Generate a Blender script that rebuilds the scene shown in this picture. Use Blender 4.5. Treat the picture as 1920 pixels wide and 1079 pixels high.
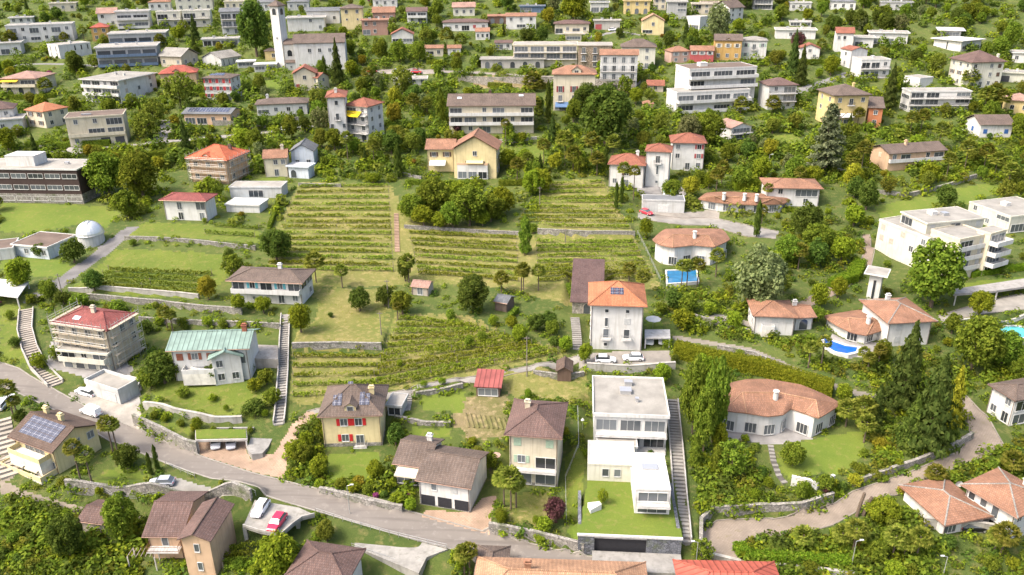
import bpy, math, random, time
import numpy as np
from mathutils import Vector, Matrix
random.seed(7); RNG = np.random.default_rng(7)
for o in list(bpy.data.objects): bpy.data.objects.remove(o)
SC = bpy.context.scene; COL = SC.collection
R = math.radians
# ------------------------------------------------------------------ camera
F, CX, CY, CZ = 1500.0, 960.0, 539.5, 90.0
cam = bpy.data.cameras.new('camera'); camo = bpy.data.objects.new('camera', cam); COL.objects.link(camo)
cam.sensor_width = 36; cam.lens = 36*F/1920; cam.clip_start = 1; cam.clip_end = 6000
ROT = Matrix.Rotation(R(90-23), 3, 'X') @ Matrix.Rotation(R(-0.6), 3, 'Z')
camo.matrix_world = Matrix.Translation((0, 0, CZ)) @ ROT.to_4x4()
SC.camera = camo
# ------------------------------------------------------------------ sky and sun
SUN_EL, SUN_AZ = 52, 203          # light comes from the west side (-X), a touch from the slope's foot
w = bpy.data.worlds.new('World'); SC.world = w; w.use_nodes = True
nt = w.node_tree; bgn = nt.nodes['Background']; sky = nt.nodes.new('ShaderNodeTexSky')
sky.sky_type = 'NISHITA'; sky.sun_disc = False; sky.sun_elevation = R(SUN_EL); sky.air_density = 1.0; sky.dust_density = 6.0; sky.ozone_density = .7
sd = Vector((math.cos(R(SUN_EL))*math.cos(R(SUN_AZ)), math.cos(R(SUN_EL))*math.sin(R(SUN_AZ)), math.sin(R(SUN_EL))))
sky.sun_rotation = math.atan2(sd.x, sd.y)
nt.links.new(sky.outputs[0], bgn.inputs[0]); bgn.inputs[1].default_value = 0.15
sun = bpy.data.lights.new('sun', 'SUN'); suno = bpy.data.objects.new('sun', sun); COL.objects.link(suno)
sun.energy = 1.2; sun.angle = R(12); sun.color = (1, .965, .90)
suno.rotation_euler = sd.to_track_quat('Z', 'Y').to_euler(); suno.location = sd*300
SC.view_settings.view_transform = 'Standard'; SC.view_settings.look = 'None'; SC.view_settings.gamma = 1
SC.view_settings.exposure = 1.5; SC.view_settings.use_curve_mapping = False
SC.cycles.max_bounces = 6; SC.cycles.diffuse_bounces = 4; SC.cycles.transmission_bounces = 3; SC.cycles.transparent_max_bounces = 6
SC.cycles.use_denoising = True
# ------------------------------------------------------------------ pixel of the photograph -> place on the hillside
def ray(u, v): return (ROT @ Vector(((u-CX)/F, (CY-v)/F, -1))).normalized()
def at_z(u, v, z):
    d = ray(u, v); t = (z-CZ)/d.z
    return Vector((d.x*t, d.y*t, z))
RT = ROT.transposed()
def project(p):
    q = RT @ (Vector(p)-Vector((0, 0, CZ)))
    return CX+F*q.x/-q.z, CY-F*q.y/-q.z, -q.z
def pxm(p): return F/project(p)[2]
# hillside profile: forward distance -> height
_PY = np.array([-200, 20, 60, 103, 148, 195, 243, 284, 357, 430, 600, 1000, 2500])
_PZ = np.array([-122, -101, -94, -86.4, -79, -73.3, -66.9, -58.8, -41.6, -24, 18, 118, 420])+CZ
_yy = np.arange(-200, 2500, 1.0); _zz = np.interp(_yy, _PY, _PZ)
_k = np.hanning(41); _k /= _k.sum(); _zz = np.convolve(np.pad(_zz, 20, mode='edge'), _k, 'valid')
def h0(X, Y):
    return np.interp(Y, _yy, _zz)+.35*np.sin(X*.11+1.3*np.sin(Y*.05))+.25*np.sin(Y*.21+X*.05)+.006*X*np.clip((Y-250)/200, 0, 1)
GS = .75; GX0, GX1, GY0, GY1 = -430, 430, 45, 640
gx = np.arange(GX0, GX1+GS, GS); gy = np.arange(GY0, GY1+GS, GS)
XX, YY = np.meshgrid(gx, gy); HG = h0(XX, YY)
def hz(X, Y):
    X = np.asarray(X, float); Y = np.asarray(Y, float)
    fx = (X-GX0)/GS; fy = (Y-GY0)/GS
    inside = (fx >= 0) & (fy >= 0) & (fx < len(gx)-1.001) & (fy < len(gy)-1.001)
    ix = np.clip(fx.astype(int), 0, len(gx)-2); iy = np.clip(fy.astype(int), 0, len(gy)-2)
    a = np.clip(fx-ix, 0, 1); b = np.clip(fy-iy, 0, 1)
    z = (HG[iy, ix]*(1-a)+HG[iy, ix+1]*a)*(1-b)+(HG[iy+1, ix]*(1-a)+HG[iy+1, ix+1]*a)*b
    return np.where(inside, z, h0(X, Y))
_ts = np.concatenate([np.arange(60, 260, .5), np.arange(260, 900, 1.0)])
def G(u, v):
    d = ray(u, v); x = d.x*_ts; y = d.y*_ts; z = CZ+d.z*_ts
    g = z-hz(x, y); i = np.argmax(g < 0)
    if g[i] >= 0: i = len(_ts)-1
    i = max(i, 1); a = g[i-1]/(g[i-1]-g[i]+1e-9); t = _ts[i-1]+a*(_ts[i]-_ts[i-1])
    x, y = d.x*t, d.y*t
    return Vector((x, y, float(hz(x, y))))
def GP(pts): return [G(*p) for p in pts]
def inpoly(P, X, Y):
    X = np.asarray(X); Y = np.asarray(Y); c = np.zeros(X.shape, bool); n = len(P)
    for i in range(n):
        x1, y1 = P[i][0], P[i][1]; x2, y2 = P[i-1][0], P[i-1][1]
        if y1 == y2: continue
        c ^= ((y1 > Y) != (y2 > Y)) & (X < (x2-x1)*(Y-y1)/(y2-y1)+x1)
    return c
def box_ix(xs, ys, m):
    i0 = max(int((min(xs)-m-GX0)/GS), 0); i1 = min(int((max(xs)+m-GX0)/GS)+2, len(gx))
    j0 = max(int((min(ys)-m-GY0)/GS), 0); j1 = min(int((max(ys)+m-GY0)/GS)+2, len(gy))
    return slice(j0, j1), slice(i0, i1)
def near_line(pts, X, Y):
    """distance to a polyline, height there, side (+ = uphill side), inside (not beyond the ends)"""
    best = np.full(X.shape, 1e9); zz = np.zeros(X.shape); side = np.zeros(X.shape); ins = np.zeros(X.shape, bool)
    for k in range(len(pts)-1):
        a, b = pts[k], pts[k+1]; dx, dy = b[0]-a[0], b[1]-a[1]; L2 = dx*dx+dy*dy+1e-9
        t = ((X-a[0])*dx+(Y-a[1])*dy)/L2; tc = np.clip(t, 0, 1)
        d = np.hypot(X-a[0]-tc*dx, Y-a[1]-tc*dy); m = d < best
        best = np.where(m, d, best); zz = np.where(m, a[2]+tc*(b[2]-a[2]), zz)
        side = np.where(m, np.sign(dx*(Y-a[1])-dy*(X-a[0])), side)
        ok = (t >= 0) if k == 0 else np.ones(X.shape, bool)
        if k == len(pts)-2: ok = ok & (t <= 1)
        ins = np.where(m, ok, ins)
    return best, zz, side, ins
EDGES = []
ZONES = []        # (zone name, polygon on the ground)
def road(zone, L, Rr, blend=2.5):
    """a roadway from its two edges in the photo; the ground is levelled across it"""
    Lw, Rw = GP(L), GP(Rr); n = max(len(Lw), len(Rw))
    def res(P, n):
        P = np.array([list(p) for p in P]); s = np.concatenate([[0], np.cumsum(np.hypot(*(np.diff(P[:, :2], axis=0).T)))])
        q = np.linspace(0, s[-1], n); return np.stack([np.interp(q, s, P[:, i]) for i in range(3)], 1)
    m = 40; l, r = res(Lw, m), res(Rw, m); c = (l+r)/2; wd = np.hypot(*(l-r)[:, :2].T).mean()/2
    k = np.ones(7)/7; c[:, 2] = np.convolve(np.pad(c[:, 2], 3, mode='edge'), k, 'valid')
    sy, sx = box_ix(c[:, 0], c[:, 1], wd+blend+3); X, Y = XX[sy, sx], YY[sy, sx]
    d, z, _, _ = near_line(c, X, Y); wgt = np.clip(1-(d-wd-.3)/blend, 0, 1); wgt = wgt*wgt*(3-2*wgt)
    HG[sy, sx] = HG[sy, sx]*(1-wgt)+z*wgt
    ZONES.append((zone, [tuple(p[:2]) for p in l]+[tuple(p[:2]) for p in r[::-1]])); EDGES.append((zone, l, r))
def pad(P, z, blend=2.5):
    xs = [p[0] for p in P]; ys = [p[1] for p in P]; sy, sx = box_ix(xs, ys, blend+1); X, Y = XX[sy, sx], YY[sy, sx]
    ring = [Vector((p[0], p[1], z)) for p in P]; ring.append(ring[0])
    d, _, _, _ = near_line(ring, X, Y); d = np.where(inpoly(P, X, Y), 0, d)
    wgt = np.clip(1-d/blend, 0, 1); wgt = wgt*wgt*(3-2*wgt); HG[sy, sx] = HG[sy, sx]*(1-wgt)+z*wgt
def zone(name, px, level=False):
    P = GP(px)
    if level: pad([(p.x, p.y) for p in P], float(np.mean([p.z for p in P])))
    ZONES.append((name, [(p.x, p.y) for p in P]))
WALLS = []
def wall(px, h, label, short='', mat='stone', thick=.45, retain=True, fall=5, name='stone_wall', cat='wall', up=.35):
    P = GP(px)
    if retain:
        sy, sx = box_ix([p.x for p in P], [p.y for p in P], fall+1); X, Y = XX[sy, sx], YY[sy, sx]
        d, _, s, ins = near_line(P, X, Y); m = (s > 0) & ins & (d < fall)
        HG[sy, sx] += np.where(m, h*np.clip(1-d/fall, 0, 1)**.7, 0)
    WALLS.append((P, h, label, mat, thick, name, cat, up, retain))
# ------------------------------------------------------------------ materials
MATS = {}
class NT:
    def __init__(s, name):
        s.m = bpy.data.materials.new(name); s.m.use_nodes = True; s.t = s.m.node_tree; s.b = s.t.nodes['Principled BSDF']
        s.b.inputs['Specular IOR Level'].default_value = .25
    def n(s, typ, props=None, **inp):
        nd = s.t.nodes.new('ShaderNode'+typ)
        for k, v in (props or {}).items(): setattr(nd, k, v)
        for k, v in inp.items():
            key = int(k[1:]) if k[0] == '_' else k.replace('_', ' ')
            s.set(nd.inputs[key], v)
        return nd
    def set(s, sock, v):
        if isinstance(v, bpy.types.NodeSocket): s.t.links.new(v, sock)
        elif isinstance(v, bpy.types.Node): s.t.links.new(v.outputs[0], sock)
        elif isinstance(v, (tuple, list)) and len(v) == 3 and len(sock.default_value) == 4: sock.default_value = (*v, 1)
        else: sock.default_value = v
    def mix(s, fac, a, b, mode='MIX'):
        nd = s.t.nodes.new('ShaderNodeMix'); nd.data_type = 'RGBA'; nd.blend_type = mode; nd.clamp_factor = True
        s.set(nd.inputs[0], fac); s.set(nd.inputs[6], a); s.set(nd.inputs[7], b); return nd.outputs[2]
    def noise(s, scale, detail=3, vec=None, rough=.6):
        nd = s.n('TexNoise', Scale=scale, Detail=detail, Roughness=rough)
        if vec is not None: s.set(nd.inputs['Vector'], vec)
        return nd.outputs[0]
    def ramp(s, fac, stops):
        nd = s.n('ValToRGB'); s.set(nd.inputs[0], fac); cr = nd.color_ramp
        while len(cr.elements) < len(stops): cr.elements.new(.5)
        for e, (p, c) in zip(cr.elements, stops): e.position = p; e.color = (*c, 1) if len(c) == 3 else c
        return nd.outputs[0]
    def span(s, fac, lo, hi):
        nd = s.n('MapRange'); s.set(nd.inputs[0], fac); nd.inputs[1].default_value = lo; nd.inputs[2].default_value = hi; return nd.outputs[0]
    def pos(s): return s.n('NewGeometry').outputs['Position']
    def uv(s): return s.n('TexCoord').outputs['UV']
    def bump(s, hgt, dist, strength=.6):
        nd = s.n('Bump', Strength=strength, Distance=dist); s.set(nd.inputs['Height'], hgt); s.set(s.b.inputs['Normal'], nd.outputs[0])
    def out(s, base, rough=.85, metal=0):
        s.set(s.b.inputs['Base Color'], base); s.set(s.b.inputs['Roughness'], rough); s.b.inputs['Metallic'].default_value = metal; return s.m
def mul(c, k): return tuple(min(1, x*k) for x in c)
PAL = dict(white=(.57, .56, .53), cream=(.58, .52, .39), ivory=(.56, .54, .45), yellow=(.56, .44, .21), paleyellow=(.61, .51, .28), ochre=(.44, .28, .10),
    peach=(.54, .37, .24), orange=(.42, .165, .08), pink=(.50, .34, .28), red=(.38, .09, .09), grey=(.36, .36, .35), tan=(.42, .37, .31), lightgrey=(.47, .47, .45),
    beige=(.50, .44, .34), blueglass=(.12, .17, .25), darkbrown=(.06, .04, .035), concrete=(.40, .38, .34), bluewhite=(.52, .56, .60), rosy=(.36, .22, .17),
    terra=(.30, .155, .095), brown=(.12, .08, .06), mauve=(.145, .09, .075), greybrown=(.145, .107, .085), slate=(.16, .165, .17), redbrown=(.28, .105, .065), green=(.17, .24, .205),
    gravel=(.27, .255, .225), redroof=(.36, .09, .06), paleroof=(.30, .28, .245), dullred=(.24, .07, .06), darkgrey=(.07, .07, .075), vivid=(.50, .13, .06), blonde=(.42, .24, .14), barnroof=(.115, .07, .062), sheet=(.7, .69, .66))
def M(name, arg=None):
    key = (name, arg)
    if key in MATS: return MATS[key]
    c = PAL.get(arg, (.5, .5, .5)) if isinstance(arg, str) else (arg or (.5, .5, .5))
    q = NT(name if arg is None else f'{name}_{arg}'); P = q.pos(); m = None
    if name == 'plaster':
        st = q.noise(.5, 5, P); g = q.noise(6, 3, P); mp = q.n('Mapping', Vector=P, Scale=(1.6, 1.6, .12)); run = q.noise(1.2, 3, mp.outputs[0])
        col = q.mix(q.span(st, .4, .75), c, mul(c, .82)); col = q.mix(q.span(run, .5, .78), col, (c[0]*.70, c[1]*.68, c[2]*.63))
        q.bump(g, .01, .3); m = q.out(col, .9)
    elif name == 'tile':
        uv = q.uv(); br = q.n('TexBrick', {'offset': .5}, Scale=1.0, Vector=uv, Color1=(.62, .62, .62), Color2=(1, 1, 1), Mortar=(.38, .38, .38), Mortar_Size=.035, Brick_Width=.30, Row_Height=.38, Bias=.1)
        big = q.noise(.35, 5, P); sm = q.noise(3.5, 4, P)
        col = q.mix(q.span(big, .35, .75), mul(c, 1.15), mul(c, .66)); col = q.mix(q.span(sm, .5, .8), col, (c[0]*.75+.05, c[1]*.8+.05, c[2]*.85+.05))
        col = q.mix(.75, col, br.outputs[0], 'MULTIPLY')
        wv = q.n('TexWave', {'wave_type': 'BANDS', 'bands_direction': 'X'}, Scale=.52, Distortion=.6, Vector=uv)
        q.bump(wv.outputs[1], .05, .5); m = q.out(col, .82)
    elif name == 'seam':
        uv = q.uv(); wv = q.n('TexWave', {'wave_type': 'BANDS', 'bands_direction': 'X'}, Scale=.32, Distortion=0, Vector=uv)
        big = q.noise(.4, 4, P); col = q.mix(q.span(big, .35, .7), mul(c, 1.15), mul(c, .75)); col = q.mix(q.span(wv.outputs[1], .86, .98), col, mul(c, .5))
        q.bump(wv.outputs[1], .04, .5); m = q.out(col, .6)
    elif name == 'flatroof':
        g = q.noise(9, 3, P); st = q.noise(.3, 5, P); col = q.mix(q.span(st, .35, .7), mul(c, 1.15), mul(c, .62)); col = q.mix(q.span(g, .4, .7), col, mul(c, .85)); q.bump(g, .02); m = q.out(col, .95)
    elif name == 'concrete':
        st = q.noise(.6, 6, P); mp = q.n('Mapping', Vector=P, Scale=(1.2, 1.2, .1)); run = q.noise(1.0, 4, mp.outputs[0]); g = q.noise(8, 2, P)
        c = (.44, .42, .38) if arg is None else c
        col = q.mix(q.span(st, .4, .75), mul(c, 1.1), mul(c, .68)); col = q.mix(q.span(run, .52, .8), col, (c[0]*.55, c[1]*.54, c[2]*.5)); q.bump(g, .015); m = q.out(col, .92)
    elif name == 'stone':
        c = (.27, .25, .22) if arg is None else c
        v = q.n('TexVoronoi', Scale=2.2, Vector=P, Randomness=1.0); v2 = q.n('TexVoronoi', {'feature': 'DISTANCE_TO_EDGE'}, Scale=2.2, Vector=P)
        st = q.noise(.5, 4, P); col = q.mix(v.outputs[1], mul(c, .62), mul(c, 1.4)); col = q.mix(q.span(st, .5, .75), col, (.10, .12, .05))
        col = q.mix(q.span(v2.outputs[0], 0, .07), mul(c, .3), col); q.bump(v2.outputs[0], .12, .8); m = q.out(col, .95)
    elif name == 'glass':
        rnd = q.n('ObjectInfo').outputs['Random']; m = q.out(q.mix(rnd, (.02, .023, .026), (.15, .165, .175)), .12); q.b.inputs['Specular IOR Level'].default_value = .6  # paler end of the random base colour paints in grey reflections on panes
    elif name == 'paint': g = q.noise(2, 3, P); m = q.out(q.mix(q.span(g, .4, .7), c, mul(c, .82)), .6)
    elif name == 'carpaint': m = q.out(c, .28); q.b.inputs['Coat Weight'].default_value = .6; q.b.inputs['Coat Roughness'].default_value = .05
    elif name == 'rubber': m = q.out((.02, .02, .02), .8)
    elif name == 'metal': g = q.noise(3, 3, P); m = q.out(q.mix(g, mul(c, .8), c), .4, .6)
    elif name == 'wood':
        mp = q.n('Mapping', Vector=P, Scale=(1, 1, 6)); g = q.noise(2, 4, mp.outputs[0]); c = (.16, .085, .045) if arg is None else c
        m = q.out(q.mix(g, mul(c, .6), mul(c, 1.3)), .75)
    elif name == 'solar':
        uv = q.uv(); br = q.n('TexBrick', {'offset': 0.0}, Scale=1.0, Vector=uv, Color1=(.03, .035, .06), Color2=(.04, .045, .075), Mortar=(.35, .35, .38), Mortar_Size=.02, Brick_Width=1.0, Row_Height=1.6)
        m = q.out(br.outputs[0], .18); q.b.inputs['Specular IOR Level'].default_value = .7
    elif name == 'water':
        nz = q.noise(3, 3, P); q.bump(nz, .05, .25); cz = q.mix(q.span(q.noise(.6, 2, P), .4, .65), c, mul(c, 1.3)); m = q.out(cz, .06); q.b.inputs['Specular IOR Level'].default_value = .5
    elif name == 'fabric': g = q.noise(14, 2, P); q.bump(g, .01, .3); m = q.out(q.mix(g, mul(c, .9), c), .9)
    elif name == 'asphalt':
        st = q.noise(.16, 6, P); g = q.noise(5, 3, P); pt = q.noise(.9, 5, P)
        col = q.mix(q.span(st, .35, .68), (.20, .176, .152), (.15, .132, .116)); col = q.mix(q.span(pt, .56, .66), col, (.24, .214, .186)); col = q.mix(q.span(g, .3, .8), col, (.18, .16, .138))
        mp = q.n('Mapping', Vector=P, Rotation=(0, 0, R(-16)), Scale=(.05, 1.1, 1)); tr = q.noise(.8, 3, mp.outputs[0]); col = q.mix(q.span(tr, .52, .75), col, (.135, .118, .104))
        q.bump(g, .01, .4); m = q.out(col, .9)
    elif name == 'paving':
        c = (.255, .208, .163) if arg is None else c
        br = q.n('TexBrick', {'offset': .5}, Scale=1.0, Vector=P, Color1=mul(c, .93), Color2=mul(c, 1.07), Mortar=mul(c, .68), Mortar_Size=.03, Brick_Width=.5, Row_Height=.28)
        st = q.noise(.25, 6, P); col = q.mix(q.span(st, .42, .72), br.outputs[0], mul(c, .62)); ms = q.noise(.9, 4, P); col = q.mix(q.span(ms, .6, .75), col, (.15, .13, .07)); m = q.out(col, .9)
    elif name == 'slab':
        c = (.27, .25, .215) if arg is None else c
        st = q.noise(.3, 6, P); g = q.noise(2.5, 4, P); col = q.mix(q.span(st, .35, .7), mul(c, 1.1), mul(c, .65)); col = q.mix(q.span(g, .55, .75), col, mul(c, .75)); q.bump(g, .02); m = q.out(col, .92)
    elif name in ('grass', 'lawn', 'dry', 'meadow', 'earth'):
        tab = dict(grass=((.058, .088, .017), (.098, .122, .025), (.165, .15, .052), .52), lawn=((.10, .145, .018), (.135, .17, .024), (.185, .172, .046), .54),
                   dry=((.205, .185, .058), (.14, .158, .033), (.30, .24, .095), .5), meadow=((.105, .145, .018), (.145, .175, .025), (.20, .182, .052), .52), earth=((.24, .18, .10), (.14, .13, .045), (.33, .25, .14), .5))[name]
        a = q.noise(.09, 6, P); b = q.noise(.8, 5, P); g = q.noise(7, 4, P)
        col = q.mix(q.span(a, .38, .64), tab[0], tab[1]); col = q.mix(q.span(b, tab[3], tab[3]+.2), col, tab[2]); col = q.mix(q.span(g, .4, .75), col, q.mix(.45, col, (.03, .05, .01)))
        q.bump(q.noise(4, 6, P, .75), .25 if name != 'lawn' else .06, .8); m = q.out(col, .95)
    elif name == 'leaf':
        # a leafy crown: each leaf its own tone, each plant its own hue
        isl = q.n('NewGeometry').outputs['Random Per Island']; rnd = q.n('ObjectInfo').outputs['Random']
        a, b = c
        col = q.ramp(isl, [(0, mul(a, .55)), (.45, a), (1, b)])
        hs = q.n('HueSaturation', Hue=q.n('MapRange', _0=rnd, _3=.475, _4=.525).outputs[0], Value=q.n('MapRange', _0=rnd, _3=.78, _4=1.2).outputs[0], Saturation=1.0, Color=col)
        df = q.n('BsdfDiffuse', Color=hs.outputs[0]); tl = q.n('BsdfTranslucent', Color=q.mix(.5, hs.outputs[0], (.16, .22, .02))); mx = q.n('MixShader', _0=.42); q.t.links.new(df.outputs[0], mx.inputs[1]); q.t.links.new(tl.outputs[0], mx.inputs[2])
        q.t.links.new(mx.outputs[0], q.t.nodes['Material Output'].inputs[0]); q.t.nodes.remove(q.b); m = q.m
    elif name == 'bark': c = (.12, .09, .065); g = q.noise(4, 5, P); q.bump(g, .05); m = q.out(q.mix(g, mul(c, .5), mul(c, 1.5)), .95)
    m.name = name; MATS[key] = m; return m
LEAFC = dict(bright=((.17, .225, .018), (.31, .345, .03)), mid=((.125, .175, .02), (.24, .28, .034)), dark=((.072, .112, .02), (.145, .19, .034)), yellow=((.25, .23, .02), (.39, .34, .04)),
    grey=((.15, .175, .07), (.26, .275, .11)), purple=((.09, .036, .045), (.16, .07, .08)), olive=((.15, .175, .024), (.255, .265, .042)), cedar=((.13, .15, .08), (.23, .245, .125)),
    palm=((.14, .16, .022), (.31, .29, .055)), vine=((.18, .235, .02), (.33, .37, .045)), hedge=((.12, .18, .014), (.225, .275, .024)), conifer=((.06, .095, .022), (.125, .165, .038)), autumn=((.25, .15, .03), (.36, .25, .04)), pink=((.30, .06, .16), (.45, .12, .25)))
def leaf(n): return M('leaf', LEAFC[n])
# ------------------------------------------------------------------ mesh helpers
class MB:
    def __init__(s): s.v = []; s.f = []; s.mi = []; s.cur = 0
    def face(s, pts):
        i = len(s.v); s.v += [tuple(p) for p in pts]; s.f.append(tuple(range(i, i+len(pts)))); s.mi.append(s.cur); return s
    def box(s, x0, x1, y0, y1, z0, z1, skip=''):
        p = [(x0, y0, z0), (x1, y0, z0), (x1, y1, z0), (x0, y1, z0), (x0, y0, z1), (x1, y0, z1), (x1, y1, z1), (x0, y1, z1)]; i = len(s.v); s.v += p
        for k, q in (('d', (0, 3, 2, 1)), ('u', (4, 5, 6, 7)), ('f', (0, 1, 5, 4)), ('r', (1, 2, 6, 5)), ('b', (2, 3, 7, 6)), ('l', (3, 0, 4, 7))):
            if k not in skip: s.f.append(tuple(i+j for j in q)); s.mi.append(s.cur)
        return s
    def prism(s, P, z0, z1):
        """vertical prism over a plan outline; z1 may be a list"""
        n = len(P); zb = z0 if isinstance(z0, (list, tuple)) else [z0]*n; zt = z1 if isinstance(z1, (list, tuple)) else [z1]*n; i = len(s.v)
        area = sum(P[k-1][0]*P[k][1]-P[k][0]*P[k-1][1] for k in range(n)); o = range(n) if area > 0 else range(n-1, -1, -1)
        P = [P[k] for k in o]; zb = [zb[k] for k in o]; zt = [zt[k] for k in o]
        s.v += [(P[k][0], P[k][1], zb[k]) for k in range(n)]+[(P[k][0], P[k][1], zt[k]) for k in range(n)]
        s.f.append(tuple(i+n+k for k in range(n))); s.f.append(tuple(i+k for k in range(n-1, -1, -1))); s.mi += [s.cur]*2
        for k in range(n): s.f.append((i+k, i+(k+1) % n, i+n+(k+1) % n, i+n+k)); s.mi.append(s.cur)
        return s
    def tube(s, a, b, r0, r1=None, n=6):
        r1 = r0 if r1 is None else r1; a = Vector(a); b = Vector(b); d = (b-a).normalized(); t = d.orthogonal().normalized(); e = d.cross(t); i = len(s.v)
        for p, r in ((a, r0), (b, r1)):
            for k in range(n): an = 2*math.pi*k/n; s.v.append(tuple(p+t*math.cos(an)*r+e*math.sin(an)*r))
        for k in range(n): s.f.append((i+k, i+(k+1) % n, i+n+(k+1) % n, i+n+k)); s.mi.append(s.cur)
        s.f.append(tuple(i+n+k for k in range(n))); s.f.append(tuple(i+k for k in range(n-1, -1, -1))); s.mi += [s.cur]*2
        return s
    def mesh(s, name, mats):
        me = bpy.data.meshes.new(name); me.from_pydata(s.v, [], s.f)
        for m in (mats if isinstance(mats, (list, tuple)) else [mats]): me.materials.append(m)
        if len(me.materials) > 1: me.polygons.foreach_set('material_index', s.mi)
        uvl = me.uv_layers.new(name='UVMap'); co = []
        for p in me.polygons:
            n = p.normal; u = Vector((1, 0, 0)) if abs(n.z) > .999 else Vector((0, 0, 1)).cross(n).normalized(); v = n.cross(u)
            for k in p.vertices: q = me.vertices[k].co; co += [q.dot(u), q.dot(v)]
        uvl.data.foreach_set('uv', co); return me
    def build(s, name, mats, parent=None): return put(name, s.mesh(name, mats), parent)
NEW = []
def put(name, me, parent=None, loc=None, rz=0, scale=None):
    o = bpy.data.objects.new(name, me); COL.objects.link(o)
    if parent is not None: o.parent = parent
    if loc is not None: o.location = loc
    if rz: o.rotation_euler = (0, 0, rz)
    if scale is not None: o.scale = scale
    NEW.append(o); return o
def tag(o, label=None, cat=None, group=None, kind=None):
    if label: o['label'] = label
    if cat: o['category'] = cat
    if group: o['group'] = group
    if kind: o['kind'] = kind
    return o
def empty(name, loc, rz=0, label=None, cat=None, group=None):
    o = put(name, None, None, loc, rz); o.empty_display_size = .3; return tag(o, label, cat, group)
def quads(name, V, mat):
    """V: (n,4,3) array of leaf corners"""
    n = len(V); me = bpy.data.meshes.new(name); me.vertices.add(4*n); me.vertices.foreach_set('co', V.astype(np.float32).ravel())
    me.loops.add(4*n); me.loops.foreach_set('vertex_index', np.arange(4*n, dtype=np.int32)); me.polygons.add(n); me.polygons.foreach_set('loop_start', np.arange(0, 4*n, 4, dtype=np.int32))
    me.update(calc_edges=True); me.materials.append(mat); return me
def leaves(C, N, S, asp=.6, droop=0.0, rng=RNG):
    """leaf quads at C with rough normals N and half sizes S"""
    n = len(C); N = N+rng.normal(0, .42, (n, 3)); N /= np.linalg.norm(N, axis=1, keepdims=True)+1e-9
    T = np.cross(N, rng.normal(0, 1, (n, 3))); T /= np.linalg.norm(T, axis=1, keepdims=True)+1e-9; Bv = np.cross(N, T); S = np.broadcast_to(np.asarray(S, float), (n,))[:, None]
    return np.stack([C-T*S, C-Bv*S*asp, C+T*S, C+Bv*S*asp], 1)
# ------------------------------------------------------------------ roads, lanes and terraces (edges read off the photograph)
road('road', [(-60, 660), (25, 678), (62, 706), (125, 742), (190, 778), (255, 802), (330, 838), (400, 862), (470, 884), (530, 899), (640, 924), (757, 953), (917, 998), (1093, 1041), (1273, 1055), (1420, 1068), (1620, 1090)],
     [(-60, 735), (10, 728), (60, 752), (140, 790), (213, 831), (313, 873), (447, 917), (567, 953), (660, 980), (773, 1015), (893, 1047), (1000, 1068), (1190, 1088), (1300, 1100), (1500, 1120)])
road('lane', [(575, 770), (640, 752), (720, 738), (870, 708), (1000, 684), (1080, 668)], [(585, 790), (650, 768), (730, 748), (880, 718), (1005, 695), (1085, 682)])
road('brick_road', [(1445, 972), (1560, 946), (1600, 918), (1700, 886), (1800, 845), (1822, 815), (1800, 770), (1770, 735)], [(1470, 1012), (1560, 990), (1625, 950), (1715, 912), (1810, 870), (1885, 845), (1850, 778), (1805, 735)])
road('brick_road', [(1312, 1056), (1316, 995), (1345, 972), (1420, 972), (1450, 972)], [(1388, 1060), (1385, 1025), (1400, 1012), (1440, 1008), (1470, 1010)])
road('path', [(1262, 628), (1345, 641), (1413, 653), (1467, 676), (1513, 700), (1600, 730), (1680, 745)], [(1262, 637), (1345, 651), (1413, 662), (1465, 688), (1510, 712), (1595, 742), (1680, 756)])
road('lane', [(1195, 398), (1280, 408), (1330, 405), (1400, 420), (1460, 432)], [(1195, 412), (1280, 424), (1330, 425), (1400, 446), (1455, 450)])
road('brick_lane', [(1420, 590), (1500, 566), (1560, 532), (1606, 505), (1622, 470), (1615, 440)], [(1430, 605), (1510, 580), (1580, 548), (1632, 505), (1640, 470), (1630, 440)])
road('concrete_road', [(1760, 590), (1800, 578), (1860, 560), (1960, 540)], [(1770, 618), (1800, 606), (1860, 594), (1960, 585)])
road('upper_lane', [(60, 281), (150, 281), (217, 272), (300, 262), (420, 252), (520, 242), (590, 232)], [(60, 293), (150, 292), (217, 283), (300, 271), (420, 261), (520, 251), (590, 241)])
road('upper_lane', [(285, 262), (300, 245), (305, 225)], [(312, 264), (322, 245), (322, 225)])
road('plaza', [(690, 128), (760, 124), (870, 130), (1000, 139), (1200, 147)], [(690, 143), (760, 140), (870, 141), (1000, 147), (1200, 155)], 1.5)
road('far_road', [(1480, 168), (1540, 150), (1600, 128)], [(1490, 182), (1550, 160), (1610, 136)])
road('far_road', [(0, 120), (70, 116), (150, 118), (230, 125)], [(0, 130), (70, 124), (150, 126), (230, 132)])
road('far_road', [(1100, 68), (1160, 55), (1200, 62)], [(1100, 76), (1160, 62), (1200, 70)])
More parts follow.
